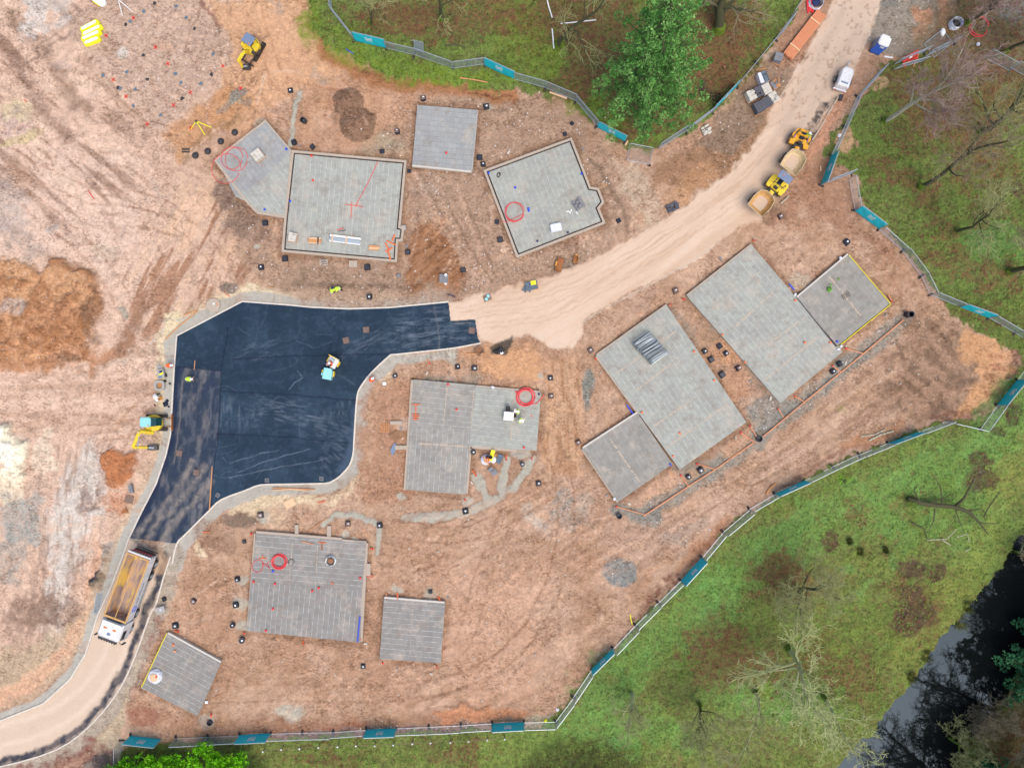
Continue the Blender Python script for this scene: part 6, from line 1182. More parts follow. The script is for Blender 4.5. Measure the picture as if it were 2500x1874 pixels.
m.loft([[(x, y, z) for x, y in ((2.62, -cw), (2.62, cw), (4.62, cw), (4.82, cw - .25), (4.82, -cw + .25), (4.62, -cw))] for z in (.75, 1.75)] + [[(x, y, 2.75) for x, y in ((2.62, -cw), (2.62, cw), (4.3, cw - .04), (4.56, cw - .28), (4.56, -cw + .28), (4.3, -cw + .04))]] + [[(x, y, 3.08) for x, y in ((2.75, -cw + .22), (2.75, cw - .22), (3.9, cw - .24), (4.3, cw - .4), (4.3, -cw + .4), (3.9, -cw + .24))]]); cab_ = m.build('cab', mt('white_paint'), t)
m = MB(); m.add([(4.845, -.95, 1.75), (4.845, .95, 1.75), (4.60, .92, 2.68), (4.60, -.92, 2.68)], [(0, 1, 2, 3)]); m.build('windscreen', mt('glass_dark'), cab_)
for s_ in (-1, 1):
    MB().box(3.95, s_ * 1.245, 1.75, 1.0, .03, .75, b=.1).build('side_window', mt('glass_dark'), cab_); m = MB(); m.tube([(4.5, s_ * 1.2, 2.6), (4.75, s_ * 1.5, 2.55), (4.75, s_ * 1.5, 1.7)], .03, 5); m.box(4.74, s_ * 1.52, 1.7, .1, .22, .7, b=.03); m.build('mirror', mt('dark_metal'), cab_)
    MB().box(3.35, s_ * .5, 3.08, .14, .36, .1, b=.03).build('beacon', mt('amber'), cab_)
    MB().box(4.86, s_ * .95, .95, .06, .35, .2, b=.03).build('headlight', mt('cap_white'), cab_)
MB().box(3.9, .05, 3.08, .3, .36, .03, b=.02).build('roof_hatch', mt('grey_blue_paint'), cab_)
m = MB(); m.box(4.72, 0, 2.62, .22, 2.1, .06); [m.box(4.86, y, 2.66, .05, .14, .1) for y in np.linspace(-.85, .85, 7)]; m.build('sun_visor', mt('dark_metal'), cab_)
MB().loft([[(2.62, -1.0, z0), (2.62, 1.0, z0), (2.95, .95, z0), (2.95, -.95, z0)] for z0 in (3.0, 3.2)]).build('wind_deflector', mt('white_paint'), cab_)
m = MB(); m.box(2.5, 0, .9, .2, 1.6, 1.9); m.build('air_intake', mt('dark_metal'), t)
for x in (3.75, 1.95, -2.3, -3.65):
    for s_ in (-1, 1):
        w_ = MB().wheel(x, s_ * 1.06, .52, .52, .34 if x > 0 else .46).build('wheel', mt('black_rubber'), t); MB().rim(x, s_ * 1.075, .52, .31, .36 if x > 0 else .48).build('rim', mt('galv'), w_); MB().prof([(x - .62, .98), (x - .45, 1.12), (x + .45, 1.12), (x + .62, .98), (x + .45, 1.08), (x - .45, 1.08)], s_ * .85, s_ * 1.24).build('mudguard', mt('dark_metal'), t)
for s_ in (-1, 1):
    m = MB(); [m.box(-.2, s_ * 1.2, z, 2.9, .05, .12) for z in (.5, .75)]; m.build('side_guard', mt('galv'), t)
MB().cyl(.6, 0, .45, .3, .5, 14).build('fuel_tank', mt('galv'), t)
m = MB()   # ring badge and row of faint letters on both flanks
for s_ in (-1, 1):
    ringp = [(1.0 + .34 * math.cos(a), s_ * (Wb + .04), 1.95 + .34 * math.sin(a)) for a in np.linspace(.5, 2 * PI - .3, 22)]; m.tube(ringp, .035, 5)
m.build('badge', mt('blue_plastic'), t); m = MB()
for s_ in (-1, 1):
    for k in range(9):
        x = .35 - k * .27; m.box(x - .06, s_ * (Wb + .035), 1.82, .035, .012, .26); m.box(x, s_ * (Wb + .035), 1.82 if k % 2 else 2.04, .12, .012, .035); (m.box(x + .05, s_ * (Wb + .035), 1.82, .035, .012, .26) if k % 3 else None)
m.build('lettering', mt('navy'), t)
# ---------------------------------------------------------------- dumpers
def dumper(sx, sy, srz, tx, ty, trz, label, paint, canopy, skipm, driver):
    g = (*W((sx + tx) / 2, (sy + ty) / 2, 1.4), hgt(sx, sy)); t = empty('dumper', g, trz, label, 'dumper')
    inv = Matrix.Rotation(-trz, 4, 'Z') @ Matrix.Translation((-g[0], -g[1], 0))
    def loc(x, y, z, rz): p = inv @ Vector((*W(x, y, z), 0)); return p.x, p.y, rz - trz
    a = loc(sx, sy, 1.7, srz)
    # tub: open, tapered, chamfered at the back
    m = MB().at(a[0], a[1], 0, rz=a[2]); o_ = [(1.25, -1.0), (1.25, 1.0), (.1, 1.12), (-.85, .95), (-1.2, .42), (-1.2, -.42), (-.85, -.95), (.1, -1.12)]; sc_ = lambda k, z, dx=0: [(x * k + dx, y * k, z) for x, y in o_]
    m.loft([sc_(.5, .85, -.1), sc_(.8, 1.2, -.03), sc_(1.0, 1.78)], True); m.v = m.v; f_ = m.f.pop(); sk = m.build('skip', mt(skipm), t)
    m = MB().at(a[0], a[1], 0, rz=a[2]); m.loft([sc_(.52, .93, -.1), sc_(.8, 1.25, -.04), sc_(.955, 1.775)], False); m.add(sc_(.52, .93, -.1), [tuple(range(8))]); m.build('skip_inside', mt('skip_sand' if skipm == 'skip_rust' else 'skip_rust'), sk)
    m = MB().at(a[0], a[1], 0, rz=a[2]); m.add(sc_(.62, 1.02, -.12), [tuple(range(8))]); m.build('mud_residue', mt('skip_mud'), sk)
    m = MB().at(a[0], a[1], 0, rz=a[2]); q = sc_(.99, 1.79); m.tube([Vector(p) for p in q + q[:1]], .04, 5); m.build('rim', mt('skip_sand'), sk)
    m = MB().at(a[0], a[1], 0, rz=a[2]); m.box(-.4, 0, .5, 1.9, .7, .4); m.box(-1.3, 0, .5, .9, .3, .3); m.build('front_chassis', mt('dark_metal'), t)
    for s_ in (-1, 1): w_ = MB().at(a[0], a[1], 0, rz=a[2]).wheel(-.05, s_ * .98, .55, .55, .46, 20, tread=.05).build('wheel', mt('dusty_rubber'), t); MB().at(a[0], a[1], 0, rz=a[2]).rim(-.05, s_ * 1.0, .55, .3, .42).build('rim', mt(paint), w_)
    b_ = loc(tx, ty, 1.4, trz)
    m = MB().at(b_[0], b_[1], 0, rz=b_[2]); m.box(0, 0, .5, 2.2, .9, .5); m.build('rear_chassis', mt('dark_metal'), t)
    m = MB().at(b_[0], b_[1], 0, rz=b_[2])
    if not canopy: m.loft([[(x, y, z) for x, y in ((-1.15, -.45), (-.95, -.75), (-.35, -1.05), (.75, -1.05), (.75, -.55), (.35, -.45), (.35, .45), (.75, .55), (.75, 1.05), (-.35, 1.05), (-.95, .75), (-1.15, .45))] for z in (.85, 1.15)]); m.loft([[(-1.1, -.5, 1.15), (-.3, -.75, 1.15), (-.3, .75, 1.15), (-1.1, .5, 1.15)], [(-.95, -.4, 1.5), (-.3, -.6, 1.55), (-.3, .6, 1.55), (-.95, .4, 1.5)]])
    else:
        m.box(-.1, 0, .9, 1.5, 1.0, .4, b=.08)
        for s_ in (-1, 1): m.loft([[(x, y * s_, z) for x, y in ((-.7, .55), (.1, .45), (.75, .6), (.75, 1.0), (.2, 1.08), (-.5, 1.05), (-.8, .85))] for z in (1.05, 1.22)])
    m.box(1.05, 0, .8, .5, .5, .35, b=.05); bd = m.build('bodywork', mt(paint), t)
    m = MB().at(b_[0], b_[1], 0, rz=b_[2]); m.box(-.25, 0, 1.2, .5, .5, .14, b=.05); m.box(-.5, 0, 1.3, .12, .5, .5, b=.05); m.build('seat', mt('cloth_dark'), bd); m = MB().at(b_[0], b_[1], 0, rz=b_[2]); m.box(.45, 0, 1.15, .3, .45, .4, b=.05); m.tube([(.25 + .17 * math.cos(k), .17 * math.sin(k), 1.62) for k in np.linspace(0, 2 * PI, 14)], .02, 5); m.build('steering_wheel', mt('dark_metal'), bd)
    m = MB().at(b_[0], b_[1], 0, rz=b_[2])
    if canopy: [m.tube([(xx, s_ * .55, 1.1), (xx, s_ * .55, 2.6)], .04, 6) for xx in (-.85, .1) for s_ in (-1, 1)]; m.tube([(.1, -.6, 2.6), (.45, -.62, 2.5), (.45, .62, 2.5), (.1, .6, 2.6)], .04, 6)
    else: m.tube([(.25, -.95, 1.1), (-.3, -.85, 2.35), (-.3, .85, 2.35), (.25, .95, 1.1)], .045, 6); m.tube([(.1, -1.0, 1.2), (.1, -1.15, 1.6), (-.1, -1.15, 1.7)], .03, 5)
    m.build('roll_bar', mt('dark_metal'), t)
    if canopy: cn = MB().at(b_[0], b_[1], 0, rz=b_[2]).box(-.55, 0, 2.6, .85, 1.5, .07, b=.04).build('canopy', mt('grey_blue_paint'), t); MB().at(b_[0], b_[1], 0, rz=b_[2]).lathe([(.07, 0), (.07, .1), (.03, .13)], 10, -.6, -.3, 2.67).build('beacon', mt('amber'), cn)
    for s_ in (-1, 1): w_ = MB().at(b_[0], b_[1], 0, rz=b_[2]).wheel(.1, s_ * .9, .55, .55, .44, 20, tread=.05).build('wheel', mt('dusty_rubber'), t); MB().at(b_[0], b_[1], 0, rz=b_[2]).rim(.1, s_ * .92, .55, .3, .4).build('rim', mt(paint), w_)
    m = MB().at(b_[0], b_[1], 0, rz=b_[2]); [m.box(-.3, s_ * .72, 1.16, .7, .06, .02) for s_ in (-1, 1)]; m.build('blue_stripe', mt('blue_plastic'), bd)
    return t
dumper(1939, 393, R(-126), 1957, 339, R(-112), 'orange-yellow site dumper with a seated driver and a sandy tub', 'yellow_paint', False, 'skip_rust', True)
person(1967, 334, R(-112), 'person in pale hi-vis and white helmet driving the orange-yellow dumper', 'sit', z=.75)
dumper(1861, 493, R(-131), 1900, 450, R(-128), 'lemon-yellow dumper with a grey-blue canopy and empty rusty tub', 'lemon_paint', True, 'skip_sand', False)
# ---------------------------------------------------------------- mini excavators
def tracks(root, L_, gap, wd, h_, m0=None):
    for s_ in (-1, 1):
        m = MB(); y0, y1 = s_ * gap / 2 - wd / 2, s_ * gap / 2 + wd / 2; pr = [(-L_ / 2 + h_ / 2 + math.cos(a) * h_ / 2, h_ / 2 + math.sin(a) * h_ / 2) for a in np.linspace(PI / 2, PI * 1.5, 7)] + [(L_ / 2 - h_ / 2 + math.cos(a) * h_ / 2, h_ / 2 + math.sin(a) * h_ / 2) for a in np.linspace(-PI / 2, PI / 2, 7)]
        m.prof(pr, y0, y1); n = int(L_ / .11)
        for k in range(n): m.box(-L_ / 2 + h_ * .4 + (k + .5) * (L_ - h_ * .8) / n, s_ * gap / 2, h_, .05, wd, .025)
        m.build('track', mt('black_rubber'), root)
def excav(x, y, rz, label, pts, bucket, roof, body, house_rz, roofpx, glass, sc=1.0):
    g = (*W(x, y, .8), hgt(x, y)); t = empty('mini_excavator', g, rz, label, 'excavator'); tracks(t, 2.3, 1.42, .36, .48)
    m = MB(); m.box(0, 0, .3, 1.2, 1.1, .3); m.cyl(0, 0, .55, .4, .18); m.build('undercarriage', mt('dark_metal'), t)
    bl = MB(); [bl.box(1.35, s_ * .45, .2, .6, .09, .1) for s_ in (-1, 1)]; bl.box(1.66, 0, .05, .1, 1.8, .42, b=.02); bl.build('dozer_blade', mt('rust' if glass == 'glass_green' else 'dark_metal'), t)
    inv = Matrix.Rotation(-rz, 4, 'Z') @ Matrix.Translation((-g[0], -g[1], 0)); L = lambda px, py, z: tuple((inv @ Vector((*W(px, py, z), z)))) if False else (lambda v: (v.x, v.y, z))(inv @ Vector((*W(px, py, z), 0)))
    hz = house_rz - rz; m = MB().at(0, 0, 0, rz=hz); m.loft([[(.92 * math.cos(a), .88 * math.sin(a), z) for a in np.linspace(0, 2 * PI, 20, endpoint=False)] for z in (.72, 1.25)]); m.box(-.55, 0, 1.25, .6, 1.4, .3, b=.12); hs = m.build('house', mt(body), t)
    rp = L(roofpx[0], roofpx[1], 2.45); m = MB().at(rp[0], rp[1], 0, rz=hz); m.box(0, 0, 2.4, 1.15, 1.05, .08, b=.12 if glass == 'glass_green' else .03); rf = m.build('roof', mt(roof), t); m = MB(); m.at(rp[0], rp[1], 0, rz=hz); m.lathe([(.06, 0), (.06, .1), (.03, .12)], 10, .35, -.35, 2.48); m.build('beacon', mt('amber'), rf)
    m = MB().at(rp[0], rp[1], 0, rz=hz); [m.tube([(sx_ * .5, sy_ * .45, 1.2), (sx_ * .5, sy_ * .45, 2.42)], .04, 5) for sx_ in (-1, 1) for sy_ in (-1, 1)]; m.build('cab_posts', mt('dark_metal'), t)
    m = MB().at(rp[0] * .45, rp[1] * .45, 0, rz=hz); m.box(-.1, 0, 1.25, .45, .5, .15, b=.05); m.box(-.32, 0, 1.35, .12, .5, .55, b=.05); m.build('seat', mt('cloth_dark'), t)
    if glass == 'glass_green': m = MB().at(rp[0], rp[1], 0, rz=hz); m.loft([[(.5, -.5, 1.3), (.5, .5, 1.3), (1.25, .42, 1.3), (1.25, -.42, 1.3)], [(.55, -.48, 2.4), (.55, .48, 2.4), (.95, .4, 2.0), (.95, -.4, 2.0)]]); m.build('windscreen', mt(glass), t)
    else: m = MB().at(.1, .55, 0, rz=hz); m.box(.3, -.5, 1.25, .5, .35, .3, b=.05); m.box(.65, -.1, 1.2, .15, .6, .35, b=.05); m.build('control_console', mt('dark_metal'), t)
    bm_ = MB(); P3 = [L(*p) for p in pts[:3]]; bm_.tube([P3[0], tuple((np.array(P3[0]) * .35 + np.array(P3[1]) * .65)), P3[1]], [.24, .24, .2], 6); 
    if len(pts) > 3: bm_.tube([P3[1], P3[2]], [.2, .17], 6)
    bm = bm_.build('boom', mt('lemon_paint'), t); m = MB(); a_, b_ = L(*pts[-2]), L(*pts[-1]); m.tube([a_, b_], [.18, .15], 6); st_ = m.build('dipper_arm', mt('lemon_paint'), t)
    m = MB(); q0 = L(*pts[0]); q1 = tuple((np.array(L(*pts[0])) * .5 + np.array(P3[1]) * .5)); m.tube([(q0[0], q0[1], q0[2] - .2), (q1[0], q1[1], q1[2] + .18)], .05, 6); m.tube([(P3[1][0], P3[1][1], P3[1][2] + .2), tuple((np.array(a_) * .6 + np.array(b_) * .4) + np.array((0, 0, .18)))], .05, 6); m.build('ram', mt('galv'), bm)
    c0, c1, bw, blen = bucket; p = L(*c0); q = L(*c1); an = math.atan2(q[1] - p[1], q[0] - p[0]); m = MB().at(p[0], p[1], p[2], rz=an); m.loft([[(0, -bw / 2, .1), (0, bw / 2, .1), (0, bw / 2, -.25), (0, -bw / 2, -.25)], [(blen * .6, -bw / 2, .02), (blen * .6, bw / 2, .02), (blen * .6, bw / 2, -.4), (blen * .6, -bw / 2, -.4)], [(blen, -bw / 2, -.15), (blen, bw / 2, -.15), (blen, bw / 2, -.38), (blen, -bw / 2, -.38)]]); [m.box(blen + .05, (k - 1.5) * bw / 4, -.3, .14, .06, .06) for k in range(4)]; bk = m.build('bucket', mt('dark_metal'), t)
    m = MB().at(p[0], p[1], p[2], rz=an); m.box(blen * .45, 0, .05, blen * .6, bw * .3, .08); m.build('bucket_link', mt('galv'), bk)
    return t
excav(377, 1032, 0, 'mini excavator with pale turquoise roof and folded yellow boom beside the asphalt', [(374, 1056, 1.0), (341, 1052, 2.3), (324, 1091, 2.0), (359, 1092, .9)], ((360, 1092.5, .55), (385, 1092.5, .4), .55, 1.0), 'pale_blue_paint', 'lemon_paint', 0, (354, 1030), 'glass_green')
excav(615, 113, R(-120), 'yellow mini excavator with a flat grey-blue roof on the orange soil at the top left', [(607, 124, 1.0), (594, 127, 2.2), (582, 146, 2.0), (591, 163, .8)], ((591, 163, .55), (604, 163, .4), .5, .75), 'grey_blue_paint', 'lemon_paint', R(-35), (605.5, 95), 'x')

# ---------------------------------------------------------------- roller
g = (*W(805, 900, .8), .04); t = empty('road_roller', g, 0, 'pale turquoise tandem roller with yellow drums working on the fresh asphalt', 'roller'); inv = Matrix.Translation((-g[0], -g[1], 0))
def rl(px, py, z): v = inv @ Vector((*W(px, py, z), 0)); return v.x, v.y
for (px, py, an, nm) in ((802, 911, R(-98), 'front'), (815, 883, R(-118), 'rear')):
    a = rl(px, py, .5); m = MB().at(a[0], a[1], 0, rz=an); m.wheel(0, 0, .42, .42, 1.02, 28); dr_ = m.build('drum', mt('dark_metal'), t, smooth=False)
    for s_ in (-1, 1):
        m = MB().at(a[0], a[1], 0, rz=an); m.loft([[(x, s_ * .56, z) for x, z in ((-.3, .42), (0, .12), (.3, .42), (.3, .8), (-.3, .8))], [(x, s_ * .66, z) for x, z in ((-.3, .42), (0, .12), (.3, .42), (.3, .8), (-.3, .8))]]); m.build('drum_yoke', mt('lemon_paint'), t)
a = rl(799.5, 912, 1.15); m = MB().at(a[0], a[1], 0, rz=R(-98)); m.loft([[(x, y, .7) for x, y in ((-.62, -.48), (.62, -.52), (.66, .48), (-.2, .56), (-.62, .36))], [(x, y, 1.2) for x, y in ((-.60, -.44), (.58, -.48), (.62, .44), (-.2, .5), (-.58, .32))]]); m.box(.1, -.64, .6, .3, .2, .3, b=.05); m.build('bonnet', mt('pale_blue_paint'), t)
a = rl(812, 884, 1.0); m = MB().at(a[0], a[1], 0, rz=R(-118)); m.box(0, 0, .75, 1.15, 1.05, .22, b=.06); m.box(-.5, 0, .9, .14, 1.05, .45, b=.04); m.build('platform', mt('white_paint'), t)
m = MB().at(a[0], a[1], 0, rz=R(-118)); m.box(-.1, -.1, .97, .45, .5, .14, b=.05); m.box(-.35, -.1, 1.05, .1, .5, .4, b=.04); m.build('seat', mt('galv'), t); m = MB().at(a[0], a[1], 0, rz=R(-118)); m.box(.42, -.1, .95, .14, .4, .45, b=.04); m.tube([(.3 + .14 * math.cos(k), -.1 + .14 * math.sin(k), 1.45) for k in np.linspace(0, 2 * PI, 12)], .02, 5); m.build('console', mt('dark_metal'), t)
m = MB().at(a[0], a[1], 0, rz=R(-118)); m.tube([(-.55, -.5, .9), (-.6, -.5, 2.0), (-.6, .5, 2.0), (-.55, .5, .9)], .045, 6); m.build('roll_bar', mt('lemon_paint'), t)
person(811, 885.5, R(-118), 'person in orange and yellow hi-vis seated on the turquoise roller', 'sit', top='hivis_orange', hat='hat_white', z=.5)
# ---------------------------------------------------------------- compressor on a trailer, site toilet
t = veh('trailer_compressor', 2063, 190, 1.0, R(71), 'white towable compressor with rounded cover parked on the upper dirt road', 'compressor')
m = MB(); hull = lambda k, z, dx=0: [(x * k + dx, y * k, z) for x, y in ((-1.1, -.62), (-.95, -.68), (.75, -.66), (1.08, -.4), (1.08, .4), (.75, .66), (-.95, .68), (-1.1, .62))]
m.loft([hull(1, .5), hull(1.02, 1.0), hull(.96, 1.3), hull(.82, 1.42)]); cv = m.build('cover', mt('white_paint'), t); MB().box(-.72, 0, 1.41, .16, .75, .04).build('vent_grille', mt('grey_blue_paint'), cv)
m = MB(); m.box(-1.2, 0, .45, .16, 1.5, .2, b=.05); bmr = m.build('bumper', mt('white_paint'), t); [MB().box(-1.29, s_ * .5, .5, .04, .18, .1).build('tail_light', mt('cap_red'), bmr) for s_ in (-1, 1)]
m = MB(); m.tube([(1.0, 0, .5), (2.05, 0, .5)], .05, 6); m.box(2.08, 0, .45, .2, .12, .12, b=.03); m.tube([(1.75, .1, .1), (1.75, .1, .75)], .035, 6); m.build('drawbar', mt('galv'), t)
for s_ in (-1, 1): w_ = MB().wheel(-.2, s_ * .78, .34, .34, .2).build('wheel', mt('black_rubber'), t); MB().rim(-.2, s_ * .79, .34, .2, .2).build('rim', mt('galv'), w_); MB().prof([(-.65, .5), (-.5, .72), (.1, .72), (.25, .5), (.1, .68), (-.5, .68)], s_ * .68, s_ * .9).build('mudguard', mt('dark_metal'), t)
t = empty('portable_toilet', G(2138, 120), R(-22), 'blue portable toilet with a white roof standing by the gravel circle', 'toilet'); m = MB(); m.box(0, 0, .08, 1.1, 1.1, 2.0, b=.05); wl = m.build('cabin', mt('cabin_blue'), t); MB().box(0, 0, 0, 1.14, 1.14, .1).build('base', mt('dark_metal'), t)
m = MB(); m.loft([[(x * k, y * k, z) for x, y in ((-.6, -.4), (-.4, -.6), (.4, -.6), (.6, -.4), (.6, .4), (.4, .6), (-.4, .6), (-.6, .4))] for k, z in ((1, 2.05), (1, 2.14), (.88, 2.24), (.5, 2.27))]); rf = m.build('roof', mt('white_plain'), t); MB().cyl(.42, .42, 2.1, .05, .3, 8).build('vent_pipe', mt('dark_metal'), rf)
MB().box(-.565, 0, .15, .03, .8, 1.8, b=.02).build('door', mt('grey_blue_paint'), t); MB().box(.12, -.56, 1.55, .42, .02, .3).build('window', mt('cap_white'), wl); MB().box(-.56, -.0, 1.95, .04, .8, .12).build('door_header', mt('white_plain'), t)
# ---------------------------------------------------------------- inspection chambers
def ch_proto(kind):
    r = empty('inspection_chamber', (0, 0, 0)); h = {'sq': .42, 'dot': .45, 'brown': .45, 'small': .2, 'tall': 1.1, 'round': .6, 'open': .5, 'grey': .3, 'cream': .35}[kind]; s_ = {'small': .42, 'grey': .42}.get(kind, .56)
    if kind in ('round', 'open', 'tall'):
        rr = .30 if kind != 'round' else .27; m = MB(); m.lathe([(rr, -.1), (rr, h * .3), (rr + .02, h * .32), (rr, h * .4), (rr, h * .65), (rr + .02, h * .68), (rr, h * .75), (rr + .03, h), (rr - .05, h), (rr - .05, h * .25), (.01, h * .2)], 18, cap=False); m.build('shaft', mt('chamber_plastic'), r)
        if kind == 'round': MB().lathe([(rr - .06, h - .04), (rr - .08, h + .02), (.02, h + .05)], 16).build('lid', mt('chamber_plastic'), r); m = MB().box(.03, .02, h + .03, .2, .14, .03, b=.03); m.build('cap', mt('cap_white'), r)
        return r
    m = MB(); m.box(0, 0, -.15, s_, s_, .15 + h, b=.05, tp=(.96, .96)); m.box(0, 0, h * .45, s_ + .04, s_ + .04, .05, b=.03); m.build('shaft', mt('chamber_plastic' if kind not in ('cream', 'grey') else 'block_blue'), r)
    MB().box(0, 0, h, s_ * .86, s_ * .86, .04, b=.04).build('lid', mt('chamber_brown' if kind == 'brown' else 'block_grey' if kind == 'grey' else 'chamber_plastic'), r)
    if kind == 'brown': MB().box(.04, .03, h + .04, .2, .1, .04, b=.02).build('cap', mt('cap_white'), r)
    if kind == 'dot': MB().lathe([(.08, h + .03), (.09, h + .08), (.03, h + .11)], 12, .02, .01).build('cap', mt('cap_white'), r)
    return r
CH = {}
def chamber(x, y, kind, rz, label):
    if kind not in CH: CH[kind] = ch_proto(kind); o = CH[kind]
    else: o = copy_tree(CH[kind])
    o.location = G(x, y, .02); k_ = random.uniform(.85, 1.12); o.scale = (k_, k_, k_ * random.uniform(.6, 1.1)); o.rotation_euler = (R(random.gauss(0, 5)), R(random.gauss(0, 5)), R(rz)); tag(o, label, 'drain chamber', 'black drain inspection chambers')
B_ = 'black square drain chamber '
for a in [
 (710, 222, 'dot', 10, B_ + 'with white cap alone on the orange soil above the five-sided slab'), (744, 297, 'tall', 0, 'open round black shaft beside the pale mortar trench above the lintel-bearing slab'), (720, 349, 'sq', 20, B_ + 'at the corner where the five-sided slab meets the big slab'), (764, 359, 'sq', 40, B_ + 'above the top wall of the lintel-bearing slab, left one'), (933, 370, 'small', 0, 'small black drain chamber above the top wall of the lintel-bearing slab, right one'), (971, 323, 'brown', 5, 'drain chamber with brown lid just left of the square slab by the gravel heaps'),
 (1034, 242, 'brown', 10, 'drain chamber with brown capped lid above the square slab below the bank'), (1187, 262, 'dot', 10, B_ + 'with white cap on mortar by the square slab below the bank'), (1171, 385, 'sq', 2, B_ + 'without cap right of the square slab, upper of two'), (1180, 402, 'dot', 5, B_ + 'with white cap right of the square slab, lower of two'), (999, 418, 'small', 0, 'small black chamber between the lintel-bearing slab and the square slab'),
 (1396, 302, 'small', 30, 'half-buried flat black chamber above the slab with the angular bay'), (1379, 328, 'small', 20, 'tiny black chamber at the top corner of the slab with the angular bay'), (1221, 586, 'sq', 10, B_ + 'left of the lower corner of the slab with the angular bay'), (1213, 542, 'small', 0, 'muddy dark chamber beside the left wall of the slab with the angular bay'), (1510, 539, 'small', 30, 'small black chamber right of the slab with the angular bay'),
 (996, 616, 'sq', 5, B_ + 'right of the lower right corner of the lintel-bearing slab'), (974, 673, 'grey', 5, 'small grey lid chamber below the right corner of the lintel-bearing slab'), (898, 653, 'sq', 5, B_ + 'under the lower wall of the lintel-bearing slab, at its right'), (697, 632, 'sq', 5, B_ + 'under the lower wall of the lintel-bearing slab, at its left corner'), (649, 545, 'sq', 10, B_ + 'below the five-sided slab on dark hardcore'), (639, 653, 'dot', 5, B_ + 'with white cap below and left of the lintel-bearing slab'), (1131, 659, 'sq', 15, B_ + 'between the brown soil patch and the dirt road'), (903, 725, 'dot', 5, B_ + 'with white cap above the top kerb of the asphalt'),
 (966, 916, 'round', 0, 'toppled black chamber left of the L-shaped slab by the kerb'), (1117, 896, 'dot', 3, B_ + 'with white cap above the L-shaped slab, left of a pair'), (1158, 898, 'dot', 3, B_ + 'with white cap above the L-shaped slab, right of a pair'), (1344, 922, 'dot', 5, B_ + 'with white cap right of the L-shaped slab, upper of two'), (1345, 967, 'brown', 5, 'drain chamber with brown lid right of the L-shaped slab by the red hose end'), (1314, 1179, 'dot', 5, B_ + 'with white cap alone below the right end of the L-shaped slab'), (1137, 1247, 'dot', 10, 'blue-black chamber with white lid on the mortar trench below the L-shaped slab'), (1274, 1131, 'round', 0, 'dark blue round chamber between the pale mortar trenches'), (1155, 1103, 'round', 0, 'worn round chamber tucked in the inner corner of the L-shaped slab'),
 (1649, 710, 'brown', 20, 'drain chamber with brown lid between the dirt road and the largest slab'), (1442, 855, 'brown', 35, 'drain chamber with brown lid at the left corner of the barrier-carrying slab'), (1412, 1079, 'brown', 30, 'drain chamber with brown lid at the left corner of the tile-grey garage slab'), (1720, 857, 'dot', 30, B_ + 'with white cap, leftmost of six between the two long slabs'), (1756, 845, 'sq', 35, B_ + 'without cap, topmost of six between the two long slabs'), (1771, 862, 'dot', 35, B_ + 'with white cap, beside the topmost of six between the long slabs'), (1735, 877, 'sq', 30, B_ + 'without cap, just below the leftmost of six between the long slabs'), (1801, 898, 'brown', 35, 'brown-lidded chamber, rightmost of six between the two long slabs'), (1762, 914, 'sq', 35, B_ + 'without cap, lowest of six between the two long slabs'),
 (1709, 1146, 'dot', 35, B_ + 'with white cap under the barrier-carrying slab, right of two'), (1680, 1163, 'dot', 35, B_ + 'with white cap under the barrier-carrying slab, left of two'), (2047, 888, 'sq', 35, B_ + 'under the largest slab, upper of two'), (2031, 906, 'dot', 35, B_ + 'with white cap under the largest slab, lower of two'), (2065, 592, 'dot', 40, B_ + 'with white cap above the small garage slab with the twig'), (1905, 529, 'brown', 30, 'drain chamber with brown lid beside the lemon dumper tub'), (2213, 768, 'tall', 0, 'tall open black shaft at the upper end of the orange drain run'), (1852, 1071, 'open', 0, 'open round black shaft midway along the orange drain run'), (1511, 1259, 'open', 0, 'open round black shaft at the lower end of the orange drain run'),
 (637, 1256, 'brown', 5, 'drain chamber with brown capped lid above the wide slab, right of the dark gravel'), (849, 1277, 'brown', 0, 'drain chamber with brown lid under the curved mortar trench'), (928, 1281, 'dot', 5, B_ + 'with white cap at the right end of the curved mortar trench'), (597, 1321, 'small', 5, 'small black chamber off the top left corner of the wide slab'), (581, 1412, 'dot', 10, B_ + 'with white cap left of the wide slab, top of three'), (577, 1475, 'dot', 10, B_ + 'with white cap left of the wide slab, middle of three'), (570, 1524, 'round', 0, 'round black chamber left of the wide slab, lowest of three on mortar'), (592, 1560, 'round', 0, 'round black chamber off the lower left corner of the wide slab'), (887, 1625, 'dot', 0, B_ + 'with white cap between the wide slab and the bottom fence'), (1051, 1443, 'small', 0, 'small black chamber on mortar above the small square slab with pipe stubs'),
 (474, 1466, 'brown', -35, 'drain chamber on bare soil between the tipper lorry and the wide slab'), (430, 1525, 'dot', 5, B_ + 'with white cap above the tilted garage slab'), (402, 1461, 'small', 20, 'tiny chamber near the kerb right of the tipper lorry'), (514, 1762, 'open', 0, 'open round black shaft on pale mortar near the bottom left fence'), (1222, 855, 'sq', -30, 'black box lying on dark spoil at the end of the asphalt'),
]: chamber(*a)
# ---------------------------------------------------------------- small generic builders
def thing1(name, mb, m, x, y, label, cat, rz=0, z=0.0, group=None, smooth=False, abs_z=None):
    o = mb.build(name, mt(m) if isinstance(m, str) else m, smooth=smooth); o.location = (*W(x, y, abs_z), abs_z) if abs_z is not None else G(x, y, z); o.rotation_euler.z = R(rz); return tag(o, label, cat, group)
SLZ = .345
